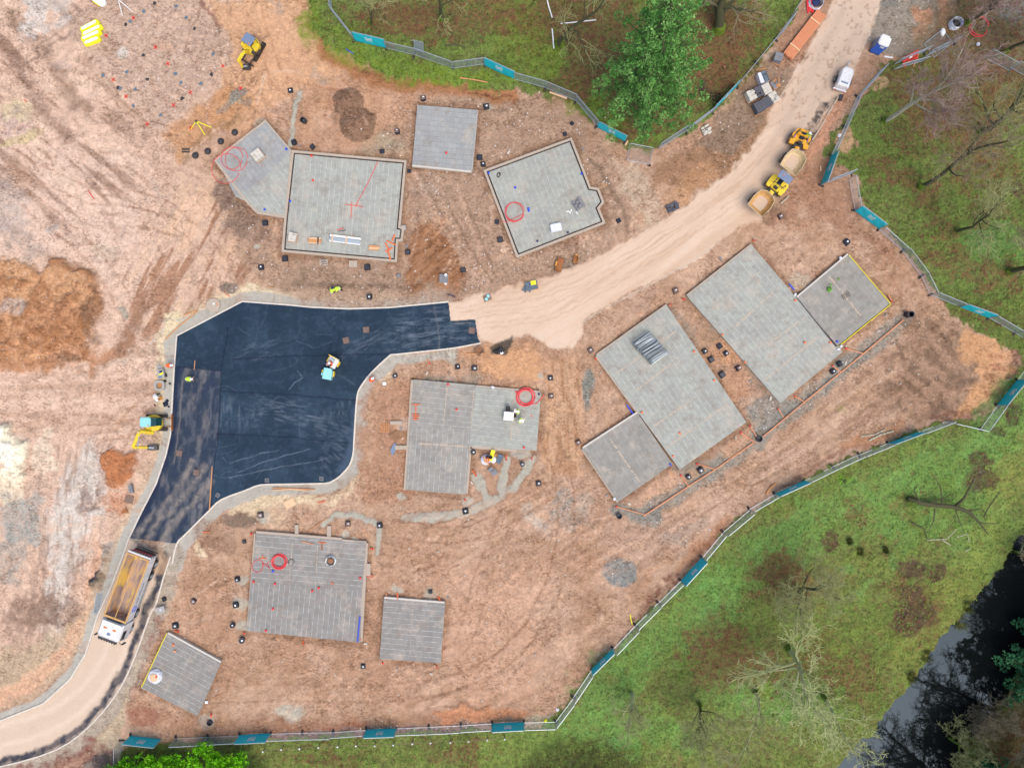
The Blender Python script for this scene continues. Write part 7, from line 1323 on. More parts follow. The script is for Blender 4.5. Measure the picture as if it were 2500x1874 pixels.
# drain run
g = G(1847, 1070); rt = empty('drain_pipe', g, 0, 'long orange drain pipe run with side branches in the gravel trench', 'drain pipe')
def seg(pts, r, nm, par, m='pipe_orange', z=.14): q = [(W(*p)[0] - g[0], W(*p)[1] - g[1], z - g[2] * 0) for p in pts]; return MB().tube(q, r, 8).build(nm, mt(m), par)
for q in ([(1571, 1258), (1680, 1186)], [(1680, 1186), (1747, 1144)], [(1747, 1144), (1838, 1080)], [(1862, 1065), (1963, 981)], [(1963, 981), (2052, 908)], [(2052, 908), (2108, 862)], [(2108, 862), (2204, 781)]): seg(q, .07, 'pipe', rt)
for q in ([(1502, 1235), (1545, 1247), (1574, 1255)], [(1660, 1158), (1680, 1186)], [(1699, 1131), (1747, 1145)], [(1806, 1054), (1842, 1079)], [(1829, 1038), (1847, 1066)], [(1938, 966), (1963, 981)], [(2030, 892), (2052, 908)], [(2062, 850), (2106, 863)], [(1898, 997), (1912, 1018)]):
    b = seg(q, .058, 'branch_pipe', rt); seg([q[0], tuple(np.array(q[0]) * .9 + np.array(q[1]) * .1)], .09, 'end_cap', b, 'cap_red')
# orange stubs standing by slabs
for i, (x, y, dx, dy, lab) in enumerate([(2168, 721, 6, 14, 'short orange pipe leaning at the right corner of the twig-bearing garage slab'), (1664, 729, 4, 2, 'orange pipe stub at the left corner of the largest slab'), (1837, 588, 3, 0, 'orange stub at the top corner of the largest slab'), (1633, 747, 3, -3, 'orange stub at the top corner of the barrier-carrying slab'), (1422, 1087, 3, 6, 'orange stub by the chamber at the left corner of the lower garage slab'), (1452, 873, 2, 3, 'orange stub by the chamber at the left corner of the barrier-carrying slab'),
   (943, 1447, 3, 12, 'left orange pipe stub above the small square slab'), (969, 1446, 3, 12, 'middle orange pipe stub above the small square slab'), (1069, 1455, 7, 9, 'right orange pipe stub above the small square slab'), (1062, 1622, 5, 4, 'orange stub with red tip under the right corner of the small square slab'), (933, 1615, 3, 1, 'orange stub with red tip under the left corner of the small square slab'), (740, 1562, 2, 7, 'orange pipe stub below the wide slab'), (886, 1556, -5, 2, 'orange stub at the lower right corner of the wide slab'), (612, 1305, 4, -4, 'orange stub at the top left corner of the wide slab'), (904, 1337, 7, 1, 'orange stub at the top right corner of the wide slab'),
   (595, 1542, 4, 1, 'orange stub at the lower left corner of the wide slab'), (1154, 1148, 8, 11, 'orange pipe end at the left mortar trench below the L-shaped slab'), (1235, 1110, 1, 11, 'orange pipe end at the middle mortar trench below the L-shaped slab'), (1303, 1112, -5, 7, 'orange pipe end at the right mortar trench below the L-shaped slab'), (516, 1748, 2, -7, 'orange pipe stub by the open shaft near the bottom left fence'), (427, 1538, 10, 1, 'orange pipe piece above the tilted garage slab'), (1043, 877, 6, 9, 'small orange pipe lying above the L-shaped slab'), (1133, 1217, 3, 2, 'orange stub under the lower edge of the L-shaped slab')]):
    p, q = G(x, y), G(x + dx, y + dy); rt = empty('pipe_stub', p, 0, lab, 'pipe', 'orange pipe stubs at the slab edges'); v = (q[0] - p[0], q[1] - p[1]); MB().tube([(0, 0, .1), (v[0], v[1], .3)], .08, 8).build('pipe', mt('pipe_orange_vivid' if i % 3 else 'pipe_orange'), rt); MB().tube([(v[0], v[1], .3), (v[0] * 1.15, v[1] * 1.15, .33)], .1, 8).build('end_cap', mt('cap_red'), rt)
# manholes and gullies in the road
for x, y, rz, l in ((438, 1106, -8, 'left brown square manhole cover in the dusty asphalt strip'), (480, 1153, -8, 'right brown square manhole cover in the dusty asphalt strip'), (894, 805, 3, 'square manhole cover in the upper asphalt, right of a pair'), (845, 831, 15, 'square manhole cover in the upper asphalt, left of a pair'), (1152, 807, -8, 'square manhole cover at the ragged end of the asphalt')):
    rt = empty('manhole_cover', (*W(x, y), .045), R(rz), l, 'manhole cover', 'square manhole covers in the road'); MB().box(0, 0, 0, .72, .72, .03, b=.01).build('frame', mt('dark_metal'), rt); m = MB(); m.box(0, 0, .03, .62, .62, .015); [m.box(-.24 + k * .12, 0, .045, .05, .56, .006) for k in range(5)]; m.build('lid', mt('chamber_brown'), rt)
for x, y, rz, l in ((489, 1235, -40, 'gully grate in the corner where dusty and fresh asphalt meet'), (532, 1208, -35, 'gully grate left of the long bottom kerb bend'), (652, 1172, 0, 'gully grate midway along the bottom kerb'), (785, 1168, 0, 'gully grate at the bottom right bend of the asphalt'), (420, 1240, -60, 'gully grate near the left kerb of the curving road')):
    rt = empty('gully_grate', (*W(x, y), .045), R(rz), l, 'drain grate', 'gully grates in the asphalt'); m = MB(); [m.box(0, -.2 + k * .4, 0, .45, .05, .03) for k in range(2)]; [m.box(-.2 + k * .4, 0, 0, .05, .45, .03) for k in range(2)]; m.build('frame', mt('block_grey'), rt); m = MB(); [m.box(-.12 + k * .08, 0, 0, .03, .38, .025) for k in range(4)]; m.build('bars', mt('block_grey'), rt)
# red crosses sprayed on the pad and dark footings
CR = [(326, 45), (259, 88), (380, 116), (410, 156), (277, 195), (308, 236), (545, 161), (465, 226), (424, 257), (360, 303), (588, 216), (466, 312)]
for x, y in CR:
    m = MB(); [m.box(0, 0, .012, .5, .09, .012, rz=R(45 + k * 90)) for k in range(2)]; thing1('sprayed_cross', m, 'cap_red', x, y, 'red cross sprayed on the stony pad at the top left', 'marking', rz=random.uniform(-20, 20), z=.03, group='red crosses sprayed on the stony pad')
PADS = [(307, 60), (318, 52), (351, 28), (378, 8), (431, 16), (454, 43), (475, 70), (309, 176), (252, 184), (288, 214), (294, 216), (330, 218), (350, 135), (520, 132), (428, 180), (516, 182), (442, 202), (392, 281), (360, 194), (490, 204), (326, 258), (445, 240)]
for i, (x, y) in enumerate(PADS):
    r_ = random.Random(i); m = MB(); n = 9; m.loft([[(rr * math.cos(2 * PI * k / n) * (1 + .2 * math.sin(k * 2.3 + i)), rr * .8 * math.sin(2 * PI * k / n) * (1 + .2 * math.cos(k * 1.7 + i)), z) for k in range(n)] for rr, z in ((.24, -.05), (.18, .05))]); thing1('pile_head', m, 'block_blue' if i % 3 else 'dark_metal', x, y, 'small dark round pile head in the stony pad at the top left', 'pile head', rz=r_.uniform(0, 90), z=.02, group='pile heads in the stony pad')
for i, (x, y) in enumerate([(508, 370), (540, 346), (574, 324), (478, 380)]): m = MB(); m.lathe([(.34, 0), (.38, .12), (.28, .3), (.1, .34)], 9); thing1('dirt_clod', m, 'dark_metal', x, y, ['dark lump in the trench left of the five-sided slab, second from below', 'dark lump in the trench left of the five-sided slab, second from above', 'dark lump in the trench left of the five-sided slab, uppermost', 'dark lump in the trench left of the five-sided slab, lowest'][i], 'rubble', group='dark lumps along the trench')
# ---------------------------------------------------------------- pipes, hoses
def coil(x, y, r, turns, label, z0, tail=None, m='red_hose', tr=.028, rr=.06, seed=1, extra=(), nm='hose_coil'):
    rs = random.Random(seed); g = (*W(x, y, z0), z0); pts = []; n = 40
    for k in range(int(turns * n)):
        a = 2 * PI * k / n; q = r * (1 + rr * math.sin(k / n * 2.1 + seed)) ; lay = (k / n) / turns
        pts.append((q * math.cos(a) + .05 * math.sin(k * .11), q * math.sin(a) + .05 * math.cos(k * .13), tr + .09 * (k // n % 3)))
    if tail: pts += [(W(a, b, z0)[0] - g[0], W(a, b, z0)[1] - g[1], tr + (.02 if j else .03)) for j, (a, b) in enumerate(tail)]
    mb = MB(); mb.tube(pts, tr, 6)
    o = mb.build(nm, mt(m)); o.location = g; return tag(o, label, 'hose coil')
coil(1283, 969, .86, 7, 'thick red hose coil at the top right corner of the L-shaped slab', SLZ, tail=[(1294, 988), (1310, 984), (1322, 972), (1328, 963)], rr=.16, tr=.042)
coil(682, 1370, .72, 7, 'dense red hose coil left of centre on the wide slab', SLZ, rr=.14, tr=.042)
coil(629, 1381, .62, 1.05, 'thin open red hose loops at the left edge of the wide slab', SLZ, tail=[(640, 1372), (650, 1378), (660, 1390), (652, 1374), (660, 1368)], rr=.05); coil(1256, 518, .98, 3, 'red hose coil near the left wall of the slab with the angular bay', SLZ, tail=[(1240, 541), (1224, 541)], rr=.08)
coil(577, 389, 1.22, 1.02, 'upper right red hose ring on the five-sided slab', SLZ, rr=.02); coil(566, 386, 1.16, 1.02, 'middle red hose ring on the five-sided slab', SLZ + .05, rr=.02); coil(552, 412, 1.5, .98, 'largest red hose ring hanging over the left edge of the five-sided slab', SLZ + .02, rr=.06)
coil(2389, 66, 1.0, 1.8, 'red hose ring on the leaf litter under the purple-twigged trees', .1, rr=.1, tr=.05); coil(711, 1372, .3, 1.6, 'small black cable loop beside the dense red coil', SLZ, m='dark_metal', rr=.2, tr=.02, nm='cable_loop')
def bar_(pts, r, m, label, cat, nm, z0=SLZ, n=6, group=None):
    g = (*W(*pts[0], z0), z0); q = [(W(a, b, z0)[0] - g[0], W(a, b, z0)[1] - g[1], r + .005) for a, b in pts]; o = MB().tube(q, r, n).build(nm, mt(m)); o.location = g; return tag(o, label, cat, group)
bar_([(1296, 1010), (1300, 1018)], .03, 'cap_red', 'short red rod left of the two workers on the L-shaped slab', 'rod', 'rod'); bar_([(879, 1503), (873, 1565)], .07, 'blue_plastic', 'long bright blue pipe on the right edge of the wide slab', 'pipe', 'blue_pipe'); bar_([(1926, 693), (1939, 708)], .07, 'blue_plastic', 'blue pipe at the corner between the largest slab and its garage', 'pipe', 'blue_pipe', .2); bar_([(1530, 988), (1546, 1011)], .07, 'blue_plastic', 'blue pipe above the lower garage slab beside the barrier-carrying slab', 'pipe', 'blue_pipe', .2)
for i, q in enumerate([[(843, 499), (874, 503), (887, 506)], [(859, 493), (857, 532)], [(923, 394), (902, 440), (868, 504)]]): bar_(q, .03, 'red_hose', ['thin red line lying across the middle of the lintel-bearing slab', 'thin red line crossing the other near the middle of the lintel-bearing slab', 'long slanting red string on the right half of the lintel-bearing slab'][i], 'string', 'marker_string')
for i, (q, m_) in enumerate([([(944, 588), (966, 598)], 'pipe_orange_vivid'), ([(964, 573), (958, 588)], 'pipe_orange_vivid'), ([(941, 593), (950, 612)], 'pipe_orange_vivid'), ([(941, 614), (959, 605)], 'pipe_orange_vivid'), ([(947, 612), (954, 634)], 'pipe_orange_vivid')]): bar_(q, .08, m_, ['topmost', 'upright upper', 'left', 'lower slanting', 'lowest upright'][i] + ' orange duct piece in the right corner of the lintel-bearing slab', 'duct', 'duct_piece', group='orange duct pieces in the slab corner')
for i, q in enumerate([[(1016, 986), (1014, 1026)], [(1005, 986), (1027, 987)], [(1006, 1011), (1024, 1012)], [(1006, 1016), (1024, 1017)], [(1007, 1022), (1022, 1023)]]): bar_(q, .05, 'pipe_orange_vivid', ['upright orange batten on the left of the L-shaped slab', 'top crossing orange batten on the left of the L-shaped slab', 'upper of three short orange battens on the left of the L-shaped slab', 'middle of three short orange battens on the L-shaped slab', 'lowest of three short orange battens on the L-shaped slab'][i], 'batten', 'batten', SLZ + (.1 if i else 0))
for i, (q, m_, l) in enumerate([([(778, 1323), (796, 1324)], 'pipe_orange_vivid', 'orange batten flat at the top of the wide slab'), ([(786, 1324), (786, 1342)], 'rust', 'rusty bar hanging from the orange batten on the wide slab'), ([(738, 1321), (766, 1328)], 'pipe_orange', 'pale orange timber left of the orange batten on the wide slab'), ([(632, 1362), (651, 1362)], 'pipe_orange_vivid', 'orange batten among thin hose loops on the wide slab'), ([(641, 1354), (642, 1362)], 'pipe_orange_vivid', 'tiny upright orange batten among thin hose loops on the wide slab'), ([(808, 1420), (815, 1425)], 'pipe_orange_vivid', 'small orange scrap in the middle of the wide slab')]): bar_(q, .055, m_, l, 'batten', 'batten')
# red and blue caps on slabs
for i, (x, y, m_) in enumerate([(761, 381, 'cap_red'), (765, 441, 'cap_red'), (1094, 938, 'cap_red'), (1115, 999, 'cap_red'), (1261, 957, 'cap_red'), (1279, 1092, 'cap_red'), (1090, 374, 'cap_red'), (620, 1419, 'cap_red'), (672, 1424, 'cap_red'), (779, 1434, 'cap_red'), (763, 1441, 'cap_red'), (667, 1485, 'cap_red'), (650, 1538, 'cap_red'), (880, 1410, 'cap_red'), (667, 1393, 'blue_plastic'), (424, 1573, 'pipe_orange_vivid'), (428, 1588, 'pipe_orange'), (1763, 875, 'x'), (1636, 1133, 'blue_plastic'), (2043, 834, 'blue_plastic'), (1941, 733, 'pipe_orange_vivid'), (1763, 817, 'pipe_orange_vivid'), (1818, 884, 'pipe_orange_vivid'), (1964, 836, 'pipe_orange_vivid'), (2026, 836, 'pipe_orange_vivid'), (1694, 858, 'pipe_orange_vivid'), (1743, 928, 'pipe_orange_vivid'), (1567, 1006, 'pipe_orange_vivid'), (1659, 1057, 'pipe_orange_vivid'), (1643, 1113, 'pipe_orange_vivid'), (1291, 515, 'blue_plastic'), (1290, 510, 'blue_plastic'), (1258, 459, 'blue_plastic'), (1193, 423, 'blue_plastic'), (1420, 425, 'blue_plastic'), (1312, 589, 'navy'), (1386, 568, 'navy'), (647, 512, 'blue_plastic'), (700, 365, 'blue_plastic'), (709, 492, 'blue_plastic'), (1316, 962, 'navy')]):
    if m_ == 'x': continue
    cn = {'cap_red': 'red', 'blue_plastic': 'blue', 'pipe_orange_vivid': 'orange', 'pipe_orange': 'pale orange', 'navy': 'dark blue'}[m_]
    m = MB(); m.lathe([(.10, 0), (.10, .13), (.12, .14), (.12, .19), (.04, .21)], 10); rt = min(SLROOT, key=lambda q: float(sdpoly(np.array([float(x)]), np.array([float(y)]), q[0])[0]))[1]; o = m.build('pipe_cap', mt(m_), rt); p = W(x, y, SLZ); o.location = (p[0] - rt.location.x, p[1] - rt.location.y, SLZ); tag(o, cn + ' pipe cap')
# ---------------------------------------------------------------- pallets, blocks, bundles
def pallet(root, L_=1.2, w_=1.0, m_='timber'):
    m = MB(); [m.box(0, -w_ / 2 + .06 + k * (w_ - .12) / 6, .1, L_, .1, .03) for k in range(7)]; [m.box(-L_ / 2 + .08 + k * (L_ - .16) / 2, 0, 0, .1, w_, .1) for k in range(3)]; return m.build('pallet_base', mt(m_), root)
def bstack(x, y, rz, nx, ny, nz, m_, label, bx=.44, by=.215, bz=.2, z=None, miss=.0, wrap=False, pm='timber', seed=1, jit=.01, cat='block stack', group='block stacks on pallets', pal=True):
    rs = random.Random(seed); H_ = (nz * bz + .13) if pal else nz * bz; g = (*W(x, y, (z if z is not None else hgt(x, y)) + H_), z if z is not None else hgt(x, y)); rt = empty('block_stack', g, R(rz), label, cat, group)
    if pal: pallet(rt, nx * bx + .08, ny * by + .08, pm)
    for k in range(nz):
        for j in range(ny):
            for i in range(nx):
                if k == nz - 1 and rs.random() < miss: continue
                if 0 < i < nx - 1 and 0 < j < ny - 1 and k < nz - 1 and miss == 0: continue
                MB().box((i - (nx - 1) / 2) * bx + rs.uniform(-jit, jit), (j - (ny - 1) / 2) * by + rs.uniform(-jit, jit), (.13 if pal else 0) + k * bz, bx - .015, by - .012, bz - .012, b=.006).build('block', mt(m_), rt)
    if wrap: m = MB(); a, b = nx * bx * .54, ny * by * .54; m.loft([[(x_ * a * (1 + .03 * math.sin(7 * i_)), y_ * b * (1 + .03 * math.cos(5 * i_)), z_) for i_, (x_, y_) in enumerate(((-1, -1), (-.3, -1.03), (.3, -.98), (1, -1), (1.02, 0), (1, 1), (.3, 1.02), (-.3, .98), (-1, 1), (-1.03, 0)))] for z_ in (.1, H_ * .5, H_ + .01)], False); m.add([(-a, -b, H_ + .012), (-.1 * a, -b, H_ + .02), (-.3 * a, b, H_ + .016), (-a, b, H_ + .012)], [(0, 1, 2, 3)]); m.build('plastic_wrap', mt('plastic_film'), rt)
    return rt
bstack(1836, 231, 25, 2, 5, 4, 'block_cream', 'cream block stack on an orange-edged pallet, leftmost of the roadside pallets', miss=.2, seed=3); bstack(1855, 222, 25, 2, 5, 4, 'block_dark', 'dark grey block stack between two cream stacks in the upper roadside row', miss=.15, seed=4); bstack(1872.5, 216, 25, 2, 5, 4, 'block_cream', 'smooth cream block stack, right one in the upper roadside row', seed=5)
bstack(1856, 259, 28, 3, 5, 5, 'block_dark', 'tall dark grey block stack, lowest of the roadside pallets', bx=.36, seed=6); bstack(1874.5, 247, 28, 2, 5, 4, 'block_dark', 'dark grey block stack, middle of the lower roadside row', seed=7); bstack(1891, 236, 33, 2, 5, 4, 'block_cream', 'pale slipping block stack, right one in the lower roadside row', miss=.3, seed=8, jit=.05)
bstack(1864, 188, 18, 2, 5, 4, 'block_blue', 'blue-grey block stack half wrapped in torn plastic film', miss=.25, wrap=True, seed=9, jit=.03); bstack(1893, 205, 35, 2, 4, 1, 'block_grey', 'nearly empty orange pallet with a few grey blocks and a plank', miss=.45, seed=10, jit=.06); bstack(1902, 138, 75, 2, 4, 4, 'block_grey', 'grey block stack beside the orange pipe bundle', seed=11)
log_([(1898, 192), (1897, 208)], .05, 'timber', 'orange plank standing across the nearly empty pallet', 'plank', 'plank', z=.5); log_([(1845, 173), (1870, 168)], .05, 'timber', 'orange plank above the plastic-wrapped block stack', 'plank', 'plank'); log_([(1893, 160), (1914, 150)], .05, 'timber', 'orange plank below the grey block stack by the pipe bundle', 'plank', 'plank')
bstack(627, 377, 38, 3, 3, 3, 'block_cream', 'white-topped block stack in the middle of the five-sided slab', bx=.36, by=.34, z=SLZ, seed=12, miss=.1); bstack(713, 578, -12, 2, 4, 2, 'block_cream', 'pale wrapped block stack in the lower left corner of the lintel-bearing slab', z=SLZ, seed=13, miss=.2, bx=.42, by=.24); bstack(1413, 497, 35, 3, 5, 2, 'block_grey', 'grey square block stack in the right half of the slab with the angular bay', bx=.36, z=SLZ, seed=14, miss=.12, pal=False)
bstack(1083, 679, -3, 2, 4, 3, 'block_grey', 'dark grey block stack with a white tub, between brown soil and dirt road', seed=15, bx=.46); bstack(1298, 697, 12, 3, 4, 2, 'block_blue', 'grey block stack with a yellow sheet at the edge of the dirt road', seed=16, miss=.35, jit=.04); bstack(1643, 505, 25, 3, 4, 2, 'block_dark', 'dark block stack on soil right of the slab with the angular bay', seed=17, miss=.3, jit=.04, pal=False)
bstack(1726, 316, 30, 2, 4, 2, 'block_cream', 'broken pallet of pale blocks spilling below the edge-on teal panel', seed=18, miss=.5, jit=.1, pm='timber_old'); bstack(1219, 1120, -20, 1, 6, 2, 'block_blue', 'small blue-grey kerb stones stacked beside the rubbish heap', seed=19, bx=.6, by=.17, pal=False, jit=.02); bstack(1204, 1151, 40, 1, 5, 1, 'block_grey', 'loose grey kerb stones below the rubbish heap', seed=20, bx=.7, by=.2, jit=.06)
bstack(318, 1194, -78, 3, 2, 2, 'block_grey', 'small grey slab stack left of the curving road by old pallets', seed=21, bx=.3, pal=False); bstack(1732, 312, 5, 1, 1, 1, 'block_cream', 'single pale block beside the spilt pallet', seed=22, pal=False)
thing1('yellow_sheet', MB().box(0, 0, 0, .55, .45, .03, b=.02), 'yellow_bag', 1302, 690, 'yellow sheet on top of the grey block stack by the dirt road', 'sheet', rz=10, abs_z=.56); thing1('tub', MB().lathe([(.13, 0), (.16, .22), (.14, .2), (.02, .03)], 14), 'cap_white', 1089, 672, 'white tub on the dark grey block stack', 'tub', abs_z=.75); thing1('tub', MB().lathe([(.14, 0), (.17, .25), (.15, .22), (.02, .03)], 14), 'cap_white', 1089, 693, 'white tub on the soil just below the dark grey block stack', 'tub')
for i, (x, y, rz, m_, l) in enumerate([(1280, 704, -35, 'block_blue', 'left'), (1285, 708, -35, 'block_blue', 'middle'), (1291, 707, 30, 'block_blue', 'right')]): thing1('kerb_stone', MB().box(0, 0, 0, .22, .6, .2, b=.01), m_, x, y, l + ' of three loose grey kerb stones beside the yellow-sheeted stack', 'kerb stone', rz=rz, group='loose kerb stones')
def bundle(x, y, rz, n, layers, L_, r, m_, label, bm='timber_pale', bats=(-.3, .3), cat='pipe bundle', nm='pipe', z=None, sq=False, jit=.05, cols=None, name='pipe_bundle', seed=1):
    rs = random.Random(seed); z0 = z if z is not None else hgt(x, y); g = (*W(x, y, z0 + layers * r * 2), z0); rt = empty(name, g, R(rz), label, cat)
    for k in range(layers):
        for j in range(n):
            yy = (j - (n - 1) / 2) * r * 2.04; dx = rs.uniform(-jit, jit) * L_; mm = MB()
            if sq: mm.box(dx, yy, .08 + k * r * 2, L_, r * 1.9, r * 1.85)
            else: mm.tube([(-L_ / 2 + dx, yy, .08 + r + k * r * 2), (L_ / 2 + dx, yy, .08 + r + k * r * 2)], r, 8)
            mm.build(nm, mt(rs.choice(cols) if cols else m_), rt)
    for b in bats: MB().box(b * L_, 0, .08 + layers * r * 2, .14, n * r * 2.15, .05).build('batten', mt(bm), rt); MB().box(b * L_, 0, 0, .1, n * r * 2.1, .08).build('batten', mt(bm), rt)
    return rt
bundle(1965, 84, 52, 8, 3, 5.9, .075, 'pipe_orange', 'long strapped bundle of orange pipes lying beside the upper dirt road', jit=.01)
bundle(842, 585, -7, 7, 2, 3.3, .055, 'galv', 'bundle of silver steel lintels on battens in the lintel-bearing slab', z=SLZ, sq=True, jit=.03, bats=(-.4, .05), cat='lintels', nm='lintel', name='lintel_bundle', cols=['galv', 'white_plain', 'galv_wire'])
bundle(768, 587, -2, 7, 2, 1.3, .045, 'timber', 'short stack of orange timber battens on the lintel-bearing slab', z=SLZ, sq=True, jit=.06, bats=(.3,), cat='timber stack', nm='plank', name='timber_stack', bm='dark_metal', cols=['timber', 'timber_pale']); bundle(914, 605, -4, 5, 1, 1.15, .05, 'timber', 'few loose orange planks right of the steel lintels', z=SLZ, sq=True, jit=.08, bats=(), cat='timber stack', nm='plank', name='timber_stack', cols=['timber', 'timber_pale'])
bundle(1977, 12, 95, 5, 1, 1.6, .07, 'red_hose', 'pink-red ducts lying at the very top beside the fence', jit=.1, bats=(), nm='duct', cat='ducts', name='duct_bundle', cols=['red_hose', 'red_plastic']); bar_([(823, 562), (838, 557)], .04, 'red_hose', 'red marker rod above the steel lintels', 'rod', 'rod'); bar_([(825, 565), (845, 562)], .03, 'navy', 'dark blue rod above the steel lintels', 'rod', 'rod')
bar_([(860, 586), (860, 573)], .05, 'timber', 'timber piece sticking up behind the steel lintels', 'batten', 'batten')
# planks round the road
for i, (q, r_, m_, l) in enumerate([([(519, 1137), (512, 1244)], .06, 'timber', 'long pale timber along the joint of fresh and dusty asphalt'), ([(477, 880), (475, 902)], .05, 'timber', 'wooden rake handle lying on the fresh asphalt by the bending worker'), ([(667, 1190), (770, 1194)], .06, 'timber', 'upper of two crossed timbers on the footway below the asphalt'), ([(663, 1196), (712, 1193), (752, 1197)], .06, 'timber_pale', 'lower of two crossed timbers on the footway below the asphalt'), ([(404, 829), (440, 794), (480, 762)], .06, 'timber', 'long timber lying diagonally by the upper left kerb'), ([(450, 769), (483, 757)], .07, 'timber', 'short thick timber by the upper left kerb beside the concrete disc'), ([(429, 784), (458, 776)], .035, 'galv', 'thin grey bar beside the timbers at the upper left kerb'), ([(755, 1294), (799, 1264)], .05, 'timber', 'slanting timber above the wide slab below the curved trench'), ([(776, 1226), (796, 1222)], .05, 'pipe_orange_vivid', 'orange batten right of the square plywood sheet'), ([(496, 1298), (512, 1297)], .05, 'pipe_orange_vivid', 'orange batten on soil right of the curving road'), ([(1135, 863), (1186, 863)], .06, 'timber', 'orange timber at the open wooden box near the asphalt end'), ([(550, 717), (562, 724)], .04, 'pipe_orange_vivid', 'orange batten above the top left kerb corner'), ([(655, 700), (668, 703)], .04, 'timber', 'orange stick on the soil above the asphalt'), ([(216, 465), (231, 487)], .04, 'cap_red', 'red stick on the pale west soil'), ([(60, 244), (67, 250)], .04, 'cap_red', 'red stick in the striped north-west soil'), ([(394, 815), (402, 797)], .03, 'galv', 'thin bent grey rod left of the asphalt, upper one'), ([(368, 842), (380, 825)], .03, 'galv', 'thin bent grey rod left of the asphalt, lower one'), ([(1140, 1120), (1138, 1130)], .04, 'cap_white', 'white pipe piece beside the worn round chamber'), ([(1150, 1175), (1154, 1181)], .05, 'cap_white', 'white scrap right of the lower bay of the L-shaped slab'), ([(1538, 1498), (1540, 1510), (1543, 1522)], .05, 'yellow_bag', 'curved yellow pipe by the fence at the grass edge'), ([(1728, 1293), (1733, 1291), (1734, 1296)], .04, 'cap_white', 'white hooked pipe on the soil near the grass edge'), ([(1092, 718), (1112, 725)], .05, 'navy', 'dark blue bar by the road edge above the asphalt end')]): log_(q, r_, m_, l, 'bar' if m_ in ('galv', 'navy') else 'timber' if 'timber' in m_ else 'stick', 'bar' if m_ in ('galv', 'navy', 'cap_white', 'yellow_bag') else 'timber_length', z=.1)
# ---------------------------------------------------------------- odd objects
def bag(x, y, r_, h_, m_, label, z=None, seed=1, inner=None, cat='bag', nm='bag', sx=1.0, rz=0, open_=False):
    rs = random.Random(seed); n, k = 22, 9; rings = []
    for j in range(k):
        f = j / (k - 1); rad = r_ * (1 - .15 * f) if not open_ else r_ * (1 - .05 * f)
        if not open_: rad = r_ * math.sqrt(max(0.02, 1 - (f * .98) ** 3))
        rings.append([(sx * rad * math.cos(2 * PI * i / n) * (1 + rs.uniform(-.10, .10)), rad * math.sin(2 * PI * i / n) * (1 + rs.uniform(-.10, .10)), h_ * f + rs.uniform(-.03, .03)) for i in range(n)])
    z0 = hgt(x, y) if z is None else z; rt = empty(nm, (*W(x, y, z0 + h_ * .6), z0), R(rz), label, cat); MB().loft(rings, not open_).build('sack', mt(m_), rt)
    if inner: MB().lathe([(r_ * .6, h_ * (.55 if open_ else .98)), (r_ * .45, h_ * (.7 if open_ else 1.06)), (.03, h_ * (.75 if open_ else 1.1))], 12).build('contents', mt(inner), rt)
    return rt
bag(807, 1369, .52, .5, 'cap_white', 'white open sack of debris on the wide slab', SLZ, 3, 'soil_brown', open_=True); bag(377, 1652, .75, .55, 'plastic_film', 'pink and white crumpled sack on the tilted garage slab', SLZ, 4, 'timber_pale'); bag(383, 1650, .3, .62, 'cap_red', 'red plastic scrap tucked in the crumpled sack on the tilted slab', SLZ, 14, cat='scrap', nm='plastic_scrap', sx=.6)
thing1('wrapped_package', MB().box(0, 0, 0, 1.25, .9, .45, b=.12), 'plastic_film', 1357, 556, 'white shrink-wrapped package near the lower wall of the slab with the angular bay', 'package', rz=12, abs_z=SLZ); bag(2335, 56, .62, .8, 'plastic_film', 'torn white bulk bag with dark contents under the purple-twigged trees', None, 6, 'dark_metal', open_=True); bag(1993, 5, .75, .6, 'plastic_film', 'white bulk bag with dark pipes at the top beside the pink-red ducts', None, 7, 'navy', open_=True)
bag(2303, 78, .42, .3, 'cap_white', 'white crumpled sheet on the end of the flat fence panel', None, 8, sx=.6, cat='sheet', nm='plastic_sheet'); bag(2389, 107, .2, .25, 'plastic_film', 'small white bag on the leaf litter below the red ring', None, 9); bag(1361, 1732, .18, .2, 'cap_white', 'white bag at the bottom corner of the site fence', None, 10); bag(2050, 330, .2, .35, 'cap_white', 'white and blue scrap on the fence above the steep teal panel', None, 11); bag(1332, 1759, .18, .3, 'yellow_bag', 'yellow scrap on the fence at the bottom corner', None, 12)
bag(1186, 1122, .55, .55, 'plastic_film', 'white plastic in the rubbish heap below the L-shaped slab, left piece', None, 21); bag(1205, 1122, .36, .5, 'cap_white', 'white plastic in the rubbish heap below the L-shaped slab, right piece', None, 22); bag(1190, 1121, .38, .8, 'pipe_orange_vivid', 'orange plastic in the middle of the rubbish heap', None, 23, sx=.8, nm='plastic_scrap', cat='scrap'); thing1('insulation_board', MB().box(0, 0, 0, .42, 1.2, .1, b=.02), 'yellow_bag', 1201, 1110, 'bright yellow board sticking out of the rubbish heap', 'board', rz=-18, z=.5)
for i, (x, y, r_, l) in enumerate([(1198.5, 1114, .2, 'black bucket on the yellow board of the rubbish heap'), (1190, 1113, .18, 'dark blue bucket on the rubbish heap left of the yellow board')]): thing1('bucket', MB().lathe([(r_ * .8, 0), (r_, .3), (r_ * .88, .28), (r_ * .7, .03), (.02, .03)], 16, cap=False), 'navy' if i else 'black_rubber', x, y, l, 'bucket', z=.62)
for i in range(5): log_([(1180 + i * 3.4, 1110 + i * 2.5), (1184 + i * 2, 1127 + i)], .045, 'timber_pale' if i % 2 else 'pipe_orange', 'orange slat in the rubbish heap below the L-shaped slab', 'slat', 'slat', z=.75 + .02 * i, group='orange slats in the rubbish heap')
